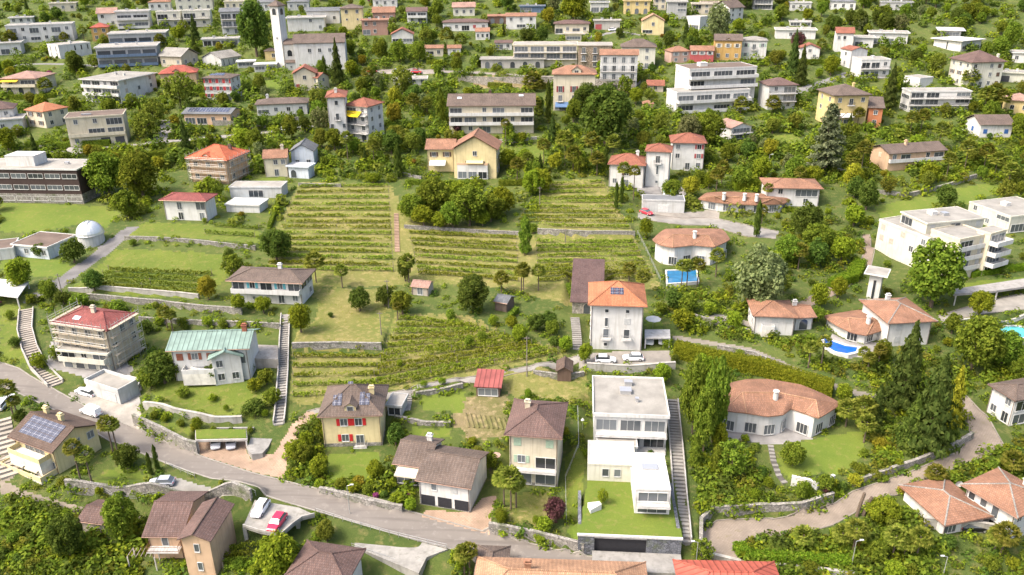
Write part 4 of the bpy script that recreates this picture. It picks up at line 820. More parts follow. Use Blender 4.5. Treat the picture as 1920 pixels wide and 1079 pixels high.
fb('little yellow sacristy house at the foot of the bell tower', 'little yellow tower-side house', (498, 96), (519, 96), (519, 113), 'yellow', 'hip', 'greybrown', 'o w', D=6, oh=.4, pitch=20)
fb('low glazed pavilion with white flat roof in front of the bell tower', 'low glazed pavilion', (478, 121), (519, 121), (519, 134), 'lightgrey', 'flat', 'white', 'T T', D=6, oh=.4)
bld('parsonage', 'cream gabled house with red-brown roofs and red arched doors below the church', 'cream house with red doors', vol((553, 138), (594, 138), (594, 169), 'cream', 'gy', 'redbrown', D=9, oh=.6, pitch=28, f='o w o/S o o', sc='red'), vol((573, 146), (598, 147), (598, 171), 'cream', 'gx', 'redbrown', C=(619, 144), oh=.4, pitch=24, f='w w/a a', r='w/o'))
fb('grey-white balcony house with slate roof west of the big tree', 'slate-roofed balcony house', (419, 22), (461, 22), (460, 64), 'lightgrey', 'gx', 'slate', '#G G/#G G/w G', D=9, oh=.5, pitch=16, bd=1.1, bc='white')
fb('plain white flat-roofed hall behind the church', 'plain white hall', (541, 34), (610, 33), (610, 58), 'white', 'flat', 'paleroof', 'o o w o/o o o w', D=10)
fb('white house with slate roof above the plain white hall', 'white slate-roofed house', (577, 22), (638, 21), (638, 44), 'white', 'gx', 'slate', 'T w w', D=9, oh=.5, pitch=16)
fb('pale yellow three-storey house behind the church gable', 'pale yellow upper house', (642, 16), (682, 16), (682, 55), 'paleyellow', 'hip', 'greybrown', 'w w/p p/o o', D=9, oh=.5, pitch=18)
bld('terracotta_house', 'stepped terracotta-coloured house with orange roof and balconies', 'stepped terracotta house', vol((700, 23), (741, 24), (741, 42), 'rosy', 'gx', 'terra', D=9, oh=.4, pitch=26, f='#w w w'), vol((680, 37), (728, 38), (728, 66), 'rosy', 'flat', 'terra', D=7, f='w w o/G w o'))
fb('white house with brown roof and long front balcony on the upper centre', 'brown-roofed balcony house', (764, 22), (801, 22), (801, 44), 'white', 'gx', 'mauve', '=G G/w G', D=9, oh=.5, pitch=18, r='w')
fb('wide white bungalow with red shutters and glazed roof strip', 'wide bungalow with roof strip', (831, 43), (915, 42), (915, 58), 'white', 'hip', 'mauve', 'T w G S w', D=10, oh=.5, pitch=12, sc='red')
bld('pergola_house', 'white two-storey house with terracotta roof running out over a pergola', 'white pergola house', vol((949, 31), (1005, 31), (1005, 55), 'white', 'gx', 'terra', D=9, oh=.4, pitch=14, f='w w w/o T w'), vol((915, 30), (949, 31), (949, 45), 'brown', 'gx', 'terra', D=6, oh=.3, pitch=12, f='a a'))
fb('blue-grey metal house at the upper centre', 'blue-grey house', (975, 12), (1021, 12), (1021, 24), 'blueglass', 'flat', 'slate', 'T o', D=7)
fb('cream house with brown hipped roof and dark railings above the stone flats', 'cream dark-railed house', (1040, 46), (1104, 45), (1104, 64), 'cream', 'hip', 'mauve', '#G w G w', D=9, oh=.7, pitch=14, bc='cream')
bld('stone_flats', 'long modern flats in cream and rough brown stone with dark windows', 'cream and stone flats', vol((962, 85), (1082, 85), (1082, 124), 'cream', 'flat', 'paleroof', D=12, oh=.3, f='#G G G G/#T G G G/o o', bc='cream', boxes=[]), vol((1083, 86), (1146, 86), (1146, 130), 'tan', 'flat', 'paleroof', D=11, oh=.3, f='b b o/b b w/o w o', stone=(.28, .22, .16), boxes=[]), vol((1060, 64), (1090, 64), (1090, 78), 'cream', 'flat', 'paleroof', D=7, f='T'), vol((902, 111), (1020, 111), (1020, 128), 'concrete', 'flat', 'gravel', D=7, f='a a a a a', boxes=[]), cat='apartment house')
fb('low white house with brown roof beside the long stone flats', 'low white house by the flats', (929, 81), (960, 81), (960, 94), 'white', 'gx', 'mauve', 'G w', D=7, oh=.5, pitch=12)
fb('small white gabled chalet with red-brown roof behind the plaza trees', 'small white chalet', (735, 65), (775, 65), (775, 82), 'white', 'gy', 'redbrown', 'T T', D=8, oh=.5, pitch=26)
fb('low house with orange roof behind the plaza hedge', 'low orange-roofed plaza house', (798, 91), (831, 91), (831, 106), 'cream', 'gx', 'terra', 'T w', D=7, oh=.4, pitch=15)
fb('second low house with orange roof between plaza palms', 'low house between plaza palms', (840, 91), (864, 91), (864, 105), 'white', 'gx', 'terra', 'w', D=7, oh=.4, pitch=15)
fb('white flat-roofed house with parasols at the top centre', 'white house with parasols', (1107, 5), (1141, 5), (1141, 24), 'white', 'flat', 'slate', 'G G', D=8)
fb('long concrete garage wall with a red gate', 'concrete garage with red gate', (1114, 40), (1162, 39), (1162, 56), 'concrete', 'flat', 'paleroof', 'g o o', D=5, gc='red', cat='garage', name='garage')
fb('golden yellow house with dark balconies at the top', 'golden yellow top house', (1169, 3), (1218, 2), (1218, 27), 'yellow', 'flat', 'brown', 'w w w/a a a', D=9)
fb('pale house with orange gable roof east of the golden house', 'pale gabled house', (1203, 43), (1244, 40), (1244, 66), 'paleyellow', 'gy', 'blonde', 'o w o/T o', D=9, oh=.4, pitch=28, l='w w')
fb('tall grey concrete block at the top', 'tall grey concrete block', (1250, 4), (1286, 4), (1286, 36), 'grey', 'flat', 'paleroof', 'o T/o T/w o', D=9, **AP)
fb('white angular modern house beside the feathery pale tree', 'white angular house', (1285, 32), (1311, 33), (1311, 58), 'white', 'flat', 'paleroof', 'o/G', C=(1330, 31), oh=.05, r='o/w')
fb('white house with brown gable roof and ground-floor arches on the upper slope', 'arched brown-gabled house', (1336, 15), (1366, 16), (1366, 44), 'white', 'gy', 'greybrown', 'w w/w w/o a', C=(1392, 14), oh=.6, pitch=30, r='w w/w w/a a')
fb('white balcony block at the very top edge', 'white top balcony block', (1412, 0), (1449, -1), (1448, 18), 'lightgrey', 'flat', 'paleroof', '#G/#G', D=8, **AP)
bld('crimson_house', 'crimson row house with orange roof and white windows', 'crimson row house', vol((1244, 95), (1257, 98), (1258, 119), 'pink', 'hip', 'terra', C=(1292, 94), oh=.3, pitch=26, r='s s/w w', sc='lightgrey'), vol((1293, 97), (1337, 96), (1337, 117), 'red', 'gx', 'terra', D=8, oh=.3, pitch=20, f='s s s/o o', sc='lightgrey'))
fb('ochre row house with painted brown facade and brown gable roof', 'ochre row house', (1338, 78), (1389, 77), (1388, 114), 'ochre', 'gx', 'greybrown', 's s s/w w w', D=9, oh=.4, pitch=24, dorm=[(.5, 1.6, .6)], sc='cream')
fb('white row house with green shutters and orange eaves beside the ochre one', 'white green-shuttered row house', (1390, 77), (1437, 77), (1435, 112), 'white', 'hip', 'paleroof', 's b s/s o o', D=9, oh=.4, pitch=15, sc=(.35, .45, .36))
fb('five-storey pale house with orange roof and rows of windows', 'five-storey pale house', (1138, 104), (1207, 104), (1193, 166), 'white', 'gx', 'terra', 'D D D D/#D D D D/#D D D D/#D D D D', D=9, oh=.5, pitch=18, l='o o/w o/o o/w o', bl=0, sc='lightgrey', bd=.7, bc='lightgrey')
fb('cream house with grey hipped roof behind the five-storey pale house', 'grey-hipped cream house', (1166, 87), (1229, 89), (1227, 130), 'ivory', 'hip', 'greybrown', 'o w/o w/o d', D=10, oh=.6, pitch=26)
fb('tall cream palazzo with orange roof, maroon shutters and blue awning', 'palazzo with blue awning', (1041, 141), (1118, 140), (1114, 208), 'cream', 'hip', 'terra', 'o o o/D D S/b b o/G o', D=10, oh=.7, pitch=24, l='w/w/w/o', sc=(.25, .05, .05), dorm=[(.55, 3.4, 1.6)], awn=[('f', .05, .75, .24, 2.0, 1.4, (.10, .17, .3))], rail='white')
bld('terraced_apartments', 'big white modern apartment block in long glazed terraces', 'big white terraced apartments', vol((1246, 165), (1266, 175), (1267, 212), 'white', 'flat', 'gravel', C=(1404, 170), oh=.1, r='=G G G G/=G o T G', f='o/o', bd=2.2, bc='white', boxes=[]), vol((1254, 121), (1281, 131), (1288, 200), 'white', 'flat', 'greybrown', C=(1407, 127), oh=.1, r='=G G G/=G o o G/o/o', f='p o/o/o/o', bd=2.2, bc='white', boxes=[(.45, .3, 3, 3, 1.2)]), cat='apartment house')
fb('grey-white three-storey house with brown roof and dark red roof window', 'brown-roofed balcony tower house', (1416, 156), (1436, 161), (1438, 206), 'lightgrey', 'hip', 'mauve', 'o/o/o', C=(1487, 158), oh=.6, pitch=22, r='#w G/#w G/w w', bc='white')
bld('dormer_house', 'orange and yellow villa with brown hipped roof, gable dormer and white awnings', 'orange dormer villa', vol((1523, 173), (1555, 179), (1557, 238), 'yellow', 'hip', 'greybrown', C=(1619, 174), oh=.8, pitch=22, f='w w/w w/o w', r='w b w/S o S/G G o', sc='brown', ch=[(.6, .7)], awn=[('r', .1, .75, .42, 2.5, .8, 'white')]), vol((1622, 196), (1648, 203), (1650, 240), 'orange', 'shed', 'greybrown', D=9, f='w/w'))
bld('white_pair', 'white house with red gable roof and wide glazed terrace wing', 'white house with glazed wing', vol((1566, 61), (1598, 63), (1596, 98), 'white', 'gx', 'redbrown', D=9, oh=.5, pitch=22, f='w w o/o o w'), vol((1636, 60), (1708, 63), (1700, 84), 'white', 'flat', 'paleroof', D=9, oh=.7, f='G G o'), vol((1600, 70), (1636, 71), (1636, 90), 'white', 'flat', 'paleroof', D=7, f='G o'))
bld('bow_flats', 'white flats with rounded balconies and brown roof terrace', 'white flats with rounded balconies', vol((1592, 110), (1611, 113), (1611, 146), 'white', 'flat', 'paleroof', C=(1665, 113), oh=.1, f='o/o', r='#G G w/#G G w', bc='white'), vol((1572, 93), (1592, 95), (1592, 128), 'white', 'gx', 'redbrown', C=(1622, 92), oh=.4, pitch=16, f='w/w'), cat='apartment house')
bld('wing_roof_house', 'white modern house with two thin slanting butterfly roofs', 'white wing-roofed house', vol((1745, 75), (1799, 77), (1800, 97), 'white', 'flat', 'white', C=(1836, 75), oh=1.2, f='o t o', r='T', par=.1, boxes=[]), vol((1762, 58), (1800, 58), (1800, 72), 'lightgrey', 'shed', 'white', D=6, oh=1.6, pitch=8, f='G', nopad=1))
fb('cream four-storey palazzo with large brown hipped roof at the upper east', 'brown-hipped palazzo', (1770, 113), (1812, 117), (1813, 166), 'ivory', 'hip', 'mauve', 'w w w/s s s/w w o', C=(1872, 114), oh=.8, pitch=26, r='w o w S/w o w S/d d w S', sc='brown', ch=[(.8, .9)])
bld('terrace_block', 'white flat-roofed terrace block with long window bands below the brown palazzo', 'white terrace block', vol((1683, 167), (1700, 172), (1701, 210), 'white', 'flat', 'paleroof', C=(1813, 171), oh=.2, f='T/T', r='#G G o T/#G G o T/T o', bc='white'), vol((1690, 144), (1721, 148), (1722, 168), 'white', 'flat', 'paleroof', C=(1745, 145), oh=.1, f='o', r='o', nopad=1), cat='apartment house')
fb('small white house cut by the upper eastern edge', 'small white edge house', (1895, 99), (1930, 100), (1930, 119), 'white', 'flat', 'paleroof', 'w w', D=8)
fb('white house with blue shutters and grey-brown gable roof on the eastern slope', 'blue-shuttered white house', (1803, 224), (1834, 234), (1835, 258), 'white', 'gy', 'greybrown', 'o S o', C=(1893, 232), oh=.7, pitch=22, r='S o S', sc=(.05, .13, .34), deck=[(0, 5, 1.2, .1, 1)])
fb('orange house with long brown gable roof and white balconies on the eastern slope', 'orange brown-gabled house', (1636, 277), (1668, 289), (1669, 322), 'peach', 'gy', 'greybrown', 'o S o/o o o', C=(1772, 282), oh=.7, pitch=20, r='=w G o w G/o o o', sc='cream', ch=[(.6, .4)], bc='white', bd=.9)
fb('white house with pale brown roof just below the white terraced apartments', 'pale-roofed white house', (1340, 232), (1369, 241), (1370, 263), 'white', 'gx', 'rosy', 'o/o', C=(1406, 238), oh=.6, pitch=18, r='#G/G', bc='white')
fb('ochre house with brown roof at the eastern edge', 'ochre edge house', (1882, 186), (1930, 190), (1930, 215), 'yellow', 'hip', 'rosy', 'w w', D=8)
fb('white house with red-brown roof half hidden by dark conifers', 'white house by the dark conifers', (1498, 92), (1535, 92), (1535, 112), 'white', 'gy', 'redbrown', 'o w o/o w', D=8, oh=.4, pitch=22)
bld('roof_garden_villa', 'white villa with round roof pavilion and planted terraces', 'white villa with roof pavilion', vol((1455, 55), (1530, 57), (1528, 74), 'white', 'flat', 'paleroof', D=9, oh=.6, f='o w G o'), vol((1480, 42), (1520, 42), (1520, 52), 'white', 'flat', 'paleroof', D=6, oh=.3, f='T T', nopad=1))
fb('low white garage house under a grassy roof at the eastern slope', 'low white garage house', (1868, 135), (1925, 138), (1925, 156), 'ivory', 'flat', 'gravel', 'g o', D=7, gc='darkgrey')
fb('low white house among trees at the upper western corner', 'low white corner house', (20, 34), (62, 33), (62, 44), 'white', 'flat', 'paleroof', 'w w w', D=7)
for i, (u, v, wpx, col, rc, rt, lab) in enumerate([(120, 6, 50, 'cream', 'paleroof', 'flat', 'cream block peeping over the trees at the top west'), (500, 5, 30, 'white', 'slate', 'gx', 'white gabled house just behind the bell tower cap'), (560, 4, 40, 'lightgrey', 'slate', 'hip', 'grey house top of the slope behind the white hall'), (1500, 6, 40, 'lightgrey', 'paleroof', 'flat', 'grey flat-roofed house in the trees at the top'), (1580, 4, 46, 'white', 'slate', 'hip', 'white slate-roofed house between trees near the top edge'), (1680, 5, 60, 'grey', 'slate', 'flat', 'grey building glimpsed above the eastern wood'), (905, 60, 26, 'white', 'terra', 'gx', 'white garden house between two plaza trees'), (1330, 5, 34, 'beige', 'greybrown', 'flat', 'beige wall house above the feathery tree'), (300, 4, 40, 'white', 'terra', 'hip', 'white red-roofed house at the top west'), (440, 3, 36, 'cream', 'paleroof', 'flat', 'cream flats top of the slope beside the slate-roofed house')]):
    fb(lab, 'upper house', (u-wpx/2, v), (u+wpx/2, v), (u+wpx/2, v+15), col, rt, rc, 'w w w', D=8, oh=.3, pitch=18)
bld('bell_tower', 'tall slender white bell tower with arched belfry and dark pyramid cap', 'bell tower',
    vol((508, 10), (523, 12), (534, 129), 'white', 'hip', 'greybrown', C=(535, 11), oh=.7, pitch=38, f='a/o/o/p/o/o/o', r='a/o/o/o/p/o/o'), cat='tower')
bld('white_garage', 'white garage with a wide panelled door built into the terrace of the tower villa', 'white terrace garage', vol((1205, 376), (1284, 378), (1282, 400), 'lightgrey', 'flat', 'slate', D=5, oh=.1, f='g', gc='white', boxes=[]), cat='garage', near=1)
fb('long white colonnade with grey flat roof west of the big tree', 'long white colonnade', (382, 72), (448, 72), (448, 86), 'white', 'flat', 'paleroof', 'G G G G', D=6)
fb('low red-brown roofed outbuilding beside the five-storey pale house', 'low red-brown outbuilding', (1214, 163), (1243, 163), (1243, 173), 'tan', 'gx', 'redbrown', 'w', D=6)
fb('low white building under the plaza edge', 'low white plaza building', (738, 147), (800, 148), (800, 160), 'white', 'flat', 'paleroof', 'w w w w', D=6)
fb('low white wall house at the western edge above the school', 'low white western house', (-30, 228), (46, 222), (46, 246), 'lightgrey', 'flat', 'paleroof', 'o w o', D=8)
fb('beige terrace house between the grey block and the arched house', 'beige terrace house', (1297, 8), (1333, 8), (1333, 28), 'beige', 'flat', 'paleroof', 'G w/w w', D=8)
fb('white canopy house with flat roof just left of the bell tower foot', 'white canopy house', (446, 117), (478, 118), (478, 127), 'lightgrey', 'flat', 'sheet', 'T', D=5, oh=.6)
fb('pale house in the trees above the wide bungalow', 'pale house above the bungalow', (850, 14), (890, 14), (890, 30), 'ivory', 'gx', 'rosy', 'w w w', D=8)
fb('white two-storey house in the trees near the upper centre', 'white upper-centre house', (700, -4), (745, -4), (745, 14), 'white', 'hip', 'greybrown', 'w w w', D=8)
fb('cream flats behind the golden yellow top house', 'cream flats behind the golden house', (1225, -2), (1248, -2), (1248, 20), 'cream', 'flat', 'paleroof', 'w w/w w', D=8, **AP)
# ---- pools: outline on the ground
POOLS = []
def pool(px, label, col, rim=.7):
    P = GP(px); c = sum(P, Vector())/len(P); z = c.z; P = [at_z(u, v, z) for u, v in px]; pad([(p.x, p.y) for p in P], z-1.6, .6); POOLS.append((P, z, label, col, rim))
pool([(1545, 632), (1553, 630), (1562, 640), (1585, 648), (1608, 651), (1605, 660), (1588, 664), (1566, 660), (1552, 652), (1546, 642)], 'deep blue kidney-shaped pool with white rim beside the wavy-roofed villa', (.008, .09, .36))
pool([(1862, 618), (1878, 612), (1905, 612), (1930, 616), (1930, 634), (1895, 634), (1868, 628)], 'turquoise oval pool at the eastern edge', (.08, .36, .38))
pool([(1250, 508), (1305, 506), (1308, 528), (1252, 532)], 'rectangular blue pool beside the vineyard wall', (.02, .12, .24), .5)
pool([(1240, 354), (1262, 352), (1270, 362), (1248, 366)], 'small turquoise pool below the white tower villa', (.13, .4, .4), .4)
pool([(445, 375), (493, 375), (490, 385), (440, 385)], 'rectangular pale blue pool on the terrace above the dry stone bank', (.12, .27, .4), .4)
pool([(215, 712), (240, 706), (262, 712), (258, 722), (225, 724)], 'pale blue covered round pool below the scaffolded villa', (.36, .44, .5), .4)
# ------------------------------------------------------------------ ground sheet, split by its cover
def ground_mesh():
    t = np.concatenate([[-6, -4, -2.6, -1.8, -1.35, -1.1], np.linspace(-.95, .95, 660), [1.1, 1.35, 1.8, 2.6, 4, 6]])
    y = [8.0]
    while y[-1] < 2300: y.append(y[-1]*(1.0044 if 60 < y[-1] < 560 else 1.06))
    y = np.array(y); T, Yv = np.meshgrid(t, y); X = T*Yv; Z = hz(X, Yv); ny, nx = X.shape
    V = np.stack([X, Yv, Z], -1).reshape(-1, 3)
    cx = (X[:-1, :-1]+X[1:, 1:])/2; cy = (Yv[:-1, :-1]+Yv[1:, 1:])/2; zid = np.zeros(cx.shape, np.int32); names = ['ground']
    wob = .25*np.sin(cx*2.1)+.2*np.sin(cy*2.7+cx)
    for nm, P in ZONES:
        if nm not in names: names.append(nm)
        soft = 1.6 if nm in ('lawn', 'meadow', 'dry', 'earth') else 0.0
        xs = [p[0] for p in P]; ys = [p[1] for p in P]; m = (cx > min(xs)-2) & (cx < max(xs)+2) & (cy > min(ys)-2) & (cy < max(ys)+2)
        ii = np.nonzero(m); k = inpoly(P, cx[ii]+wob[ii]*soft, cy[ii]+wob[ii]*soft*.7); zid[ii[0][k], ii[1][k]] = names.index(nm)
    idx = np.arange(ny*nx).reshape(ny, nx); Q = np.stack([idx[:-1, :-1], idx[:-1, 1:], idx[1:, 1:], idx[1:, :-1]], -1)
    mt = dict(ground=M('grass'), road=M('asphalt'), lane=M('slab', (0.244, 0.229, 0.204)), brick_road=M('paving'), path=M('slab', (0.222, 0.196, 0.155)), brick_lane=M('paving', (.25, .19, .145)), concrete_road=M('slab'), upper_lane=M('slab', (0.266, 0.252, 0.229)), plaza=M('slab', (0.252, 0.222, 0.192)),
              far_road=M('slab', (0.192, 0.185, 0.178)), forecourt=M('slab', (0.311, 0.285, 0.244)), brick_yard=M('paving', (.36, .255, .18)), car_court=M('slab', (0.266, 0.252, 0.222)), courtyard=M('slab', (0.244, 0.222, 0.192)), concrete_yard=M('slab', (0.274, 0.259, 0.237)), yard=M('slab', (0.163, 0.163, 0.148)), lawn=M('lawn'), meadow=M('meadow'), dry=M('dry'), earth=M('earth'), paved_path=M('slab', (0.207, 0.174, 0.133)), stepped_lane=M('slab', (0.163, 0.155, 0.148)), terrace=M('slab', (0.266, 0.252, 0.237)), roof_lawn=M('lawn'))
    for i, nm in enumerate(names):
        q = Q[zid == i]
        if not len(q): continue
        u, inv = np.unique(q, return_inverse=True); me = bpy.data.meshes.new(nm); n = len(q)
        me.vertices.add(len(u)); me.vertices.foreach_set('co', V[u].astype(np.float32).ravel()); me.loops.add(4*n); me.loops.foreach_set('vertex_index', inv.astype(np.int32).ravel())
        me.polygons.add(n); me.polygons.foreach_set('loop_start', np.arange(0, 4*n, 4, dtype=np.int32)); me.polygons.foreach_set('use_smooth', np.ones(n, bool)); me.update(calc_edges=True); me.materials.append(mt[nm])
        tag(put(nm, me), kind='structure')
ground_mesh()
ZR = np.zeros(XX.shape, np.int16); ZN = ['ground']; HD = np.full(XX.shape, 9.0, np.float32)
for nm, P in ZONES:
    if nm not in ZN: ZN.append(nm)
    sy, sx = box_ix([p[0] for p in P], [p[1] for p in P], 1); k = inpoly(P, XX[sy, sx], YY[sy, sx]); ZR[sy, sx] = np.where(k, ZN.index(nm), ZR[sy, sx])
for b in BLD:
    for s in b['vols']:
        P = s['fp']; sy, sx = box_ix([p[0] for p in P], [p[1] for p in P], 5); dx, dy = XX[sy, sx]-s['o'].x, YY[sy, sx]-s['o'].y; c, n = math.cos(s['ang']), math.sin(s['ang'])
        lx, ly = dx*c+dy*n, -dx*n+dy*c; HD[sy, sx] = np.minimum(HD[sy, sx], np.maximum(np.maximum(-lx, lx-s['W']), np.maximum(-ly, ly-s['D'])))
for px, wd in NOGROW:
    P = GP(px); sy, sx = box_ix([p.x for p in P], [p.y for p in P], wd+3); d, _, _, _ = near_line(P, XX[sy, sx], YY[sy, sx]); HD[sy, sx] = np.minimum(HD[sy, sx], d-wd)
def cell(x, y): return np.clip(((np.asarray(y)-GY0)/GS+.5).astype(int), 0, len(gy)-1), np.clip(((np.asarray(x)-GX0)/GS+.5).astype(int), 0, len(gx)-1)
def zone_at(x, y): return ZN[ZR[cell(x, y)]]
def in_house(x, y, m=.6): return HD[cell(x, y)] < m
def GB(u, v):
    """many photo pixels at once"""
    u, v = np.asarray(u, float), np.asarray(v, float); out = np.zeros((len(u), 3)); Rm = np.array(ROT)
    for i in range(0, len(u), 400):
        d = np.stack([(u[i:i+400]-CX)/F, (CY-v[i:i+400])/F, -np.ones(len(u[i:i+400]))], 1) @ Rm.T; d /= np.linalg.norm(d, axis=1, keepdims=True)
        X, Y, Z = d[:, :1]*_ts, d[:, 1:2]*_ts, CZ+d[:, 2:]*_ts; g = Z-hz(X, Y); j = np.argmax(g < 0, axis=1); j = np.maximum(np.where(g[np.arange(len(j)), j] < 0, j, len(_ts)-1), 1); r = np.arange(len(j))
        a = g[r, j-1]/(g[r, j-1]-g[r, j]+1e-9); t = _ts[j-1]+a*(_ts[j]-_ts[j-1]); x, y = d[:, 0]*t, d[:, 1]*t; out[i:i+400] = np.stack([x, y, hz(x, y)], 1)
    return out
# ------------------------------------------------------------------ walls
def densify(P, step):
    out = []
    for a, b in zip(P[:-1], P[1:]):
        n = max(1, int((Vector(b)-Vector(a)).length/step)); out += [Vector(a).lerp(Vector(b), i/n) for i in range(n)]
    return out+[Vector(P[-1])]
def offs(P, d):
    out = []
    for i, p in enumerate(P):
        t = (P[min(i+1, len(P)-1)]-P[max(i-1, 0)]); t.z = 0; t.normalize(); out.append(Vector((p.x-t.y*d, p.y+t.x*d, p.z)))
    return out
def ribbon(P, thick, zb, zt, m=None):
    """a wall along P: zb/zt are lists of bottom and top heights"""
    m = m or MB(); L, Rr = offs(P, -thick/2), offs(P, thick/2); n = len(P)
    for i in range(n-1):
        a, b, c, d = L[i], L[i+1], Rr[i+1], Rr[i]
        m.face([(a.x, a.y, zb[i]), (b.x, b.y, zb[i+1]), (b.x, b.y, zt[i+1]), (a.x, a.y, zt[i])]); m.face([(c.x, c.y, zb[i+1]), (d.x, d.y, zb[i]), (d.x, d.y, zt[i]), (c.x, c.y, zt[i+1])])
        m.face([(a.x, a.y, zt[i]), (b.x, b.y, zt[i+1]), (c.x, c.y, zt[i+1]), (d.x, d.y, zt[i])])
    for i in (0, n-1): a, d = L[i], Rr[i]; q = [(a.x, a.y, zb[i]), (a.x, a.y, zt[i]), (d.x, d.y, zt[i]), (d.x, d.y, zb[i])]; m.face(q if i == 0 else q[::-1])
    return m
WM = {'stone': ('stone', None), 'stonepale': ('stone', (.36, .32, .27)), 'concrete': ('concrete', (.36, .34, .30)), 'plaster': ('plaster', 'white')}
for P, h, label, mat, thick, name, cat, up, retain in WALLS:
    D = densify(P, 1.2); D = [Vector((p.x, p.y, float(hz(p.x, p.y)))) for p in D]; base = [p.z for p in D]
    zs = np.convolve(np.pad([p.z for p in P and D], 2, mode='edge'), np.ones(5)/5, 'valid')
    low = [float(min(hz(q.x, q.y), hz(r.x, r.y))) for q, r in zip(offs(D, -.8), offs(D, .8))]
    low = np.convolve(np.pad(low, 2, mode='edge'), np.ones(5)/5, 'valid')
    top = [l+h+up for l in low]; root = empty(name, D[0], 0, label, cat); sh = [p-D[0] for p in D]
    ribbon(sh, thick, [l-1.2-D[0].z for l in low], [t-D[0].z for t in top]).build('masonry', M(*WM[mat]), root)
    rr = random.Random(len(D)); ribbon(sh, thick+.12, [t-D[0].z+.002 for t in top], [t-D[0].z+.09+rr.uniform(-.03, .03) for t in top]).build('coping', M(*WM[mat]), root)
build_all()
# kerbs and edgings along the carriageways
for zn, l, r in EDGES:
    if zn not in ('road', 'brick_road', 'lane', 'brick_lane', 'concrete_road', 'upper_lane'): continue
    for e in (l, r):
        D = densify([Vector(p) for p in e], 1.0); D = [Vector((p.x, p.y, float(hz(p.x, p.y)))) for p in D]; w, h = (.24, .12) if zn == 'road' else (.22, .09)
        tag(ribbon(D, w, [p.z-.5 for p in D], [p.z+h for p in D]).build('kerb', M('slab', (.29, .265, .23)) if zn == 'road' else M('slab', (.23, .2, .165))), kind='structure')
# ------------------------------------------------------------------ plants
def lobes_crown(name, seed, lobes, n, size, mat):
    rng = np.random.default_rng(seed); C, Nn = [], []; tot = sum(r*r for _, r in lobes)
    for c, r in lobes:
        k = max(8, int(n*r*r/tot)); d = rng.normal(0, 1, (k, 3)); d /= np.linalg.norm(d, axis=1, keepdims=True); d[:, 2] = np.where(d[:, 2] < -.55, -d[:, 2], d[:, 2])
        C.append(np.array(c)+d*r*rng.uniform(.62, 1.04, (k, 1))); Nn.append(d*.8+np.array((0, 0, .35)))
    C = np.concatenate(C); Nn = np.concatenate(Nn); return quads(name, leaves(C, Nn, size*rng.uniform(.6, 1.3, len(C)), .62, rng=rng), mat)
def rnd_lobes(seed, n, cz, rx, rz, r0, r1, flat=1.0):
    rng = random.Random(seed); out = [((0, 0, cz), r1*1.15)]
    for i in range(n):
        a = i*2.399+rng.uniform(-.4, .4); z = 1-2*(i+.5)/n; q = math.sqrt(1-z*z); k = rng.uniform(.75, 1.08)
        out.append(((q*math.cos(a)*rx*k, q*math.sin(a)*rx*k, cz+z*rz*k), rng.uniform(r0, r1)))
    return out
def trunk_mesh(h, r, limbs, seed):
    m = MB(); rng = random.Random(seed); m.tube((0, 0, -.15), (.02, .01, h*.55), r*1.25, r*.85, 7); m.tube((.02, .01, h*.55), (0, .03, h), r*.85, r*.4, 7)
    for i in range(limbs): a = i*2*math.pi/limbs+rng.uniform(-.5, .5); z = h*rng.uniform(.45, .85); L = rng.uniform(.4, .7); m.tube((0, 0, z), (math.cos(a)*L, math.sin(a)*L, z+L*.7), r*.5, r*.15, 5)
    return m.mesh('trunk', M('bark'))
def cone_crown(name, seed, n, size, mat, col=0.0):
    rng = np.random.default_rng(seed); z = rng.power(1.5, n); z = 1-z if col == 0 else rng.uniform(0, 1, n)
    prof = (1-z)**.8 if col == 0 else np.clip(np.minimum(1, (1-z)*col), 0, 1)**.6*np.clip(.75+z*4, 0, 1)
    a = rng.uniform(0, 2*np.pi, n); lay = .78+.22*np.sin(z*(34 if col == 0 else 17)+1.5*np.sin(a*3+seed)); star = .82+.18*np.sin(a*7+z*21)
    rr = prof*lay*star*rng.uniform(.55, 1.0, n)**.5
    C = np.stack([rr*np.cos(a), rr*np.sin(a), .12+1.9*z], 1); N = np.stack([np.cos(a), np.sin(a), np.full(n, .55)], 1); return quads(name, leaves(C, N, size*rng.uniform(.6, 1.3, n), .5, rng=rng), mat)
def cedar_crown(name, seed, n, size, mat):
    rng = np.random.default_rng(seed); C = []; N = []
    for i in range(46):
        z = .25+1.7*(i/46); a = i*2.4; L = (1-(z/2.1)**1.5)*rng.uniform(.6, 1.0); k = int(n/46*(.4+L)); t = rng.uniform(.1, 1, k); w = .2*(1-.3*t)
        x = t*L; yv = rng.normal(0, 1, k)*w*.6; zz = z-.12*t*L+rng.normal(0, .025, k); C.append(np.stack([x*np.cos(a)-yv*np.sin(a), x*np.sin(a)+yv*np.cos(a), zz], 1)); N.append(np.tile((np.cos(a)*.3, np.sin(a)*.3, 1), (k, 1)))
    C = np.concatenate(C); return quads(name, leaves(C, np.concatenate(N), size*rng.uniform(.6, 1.3, len(C)), .5, rng=rng), mat)
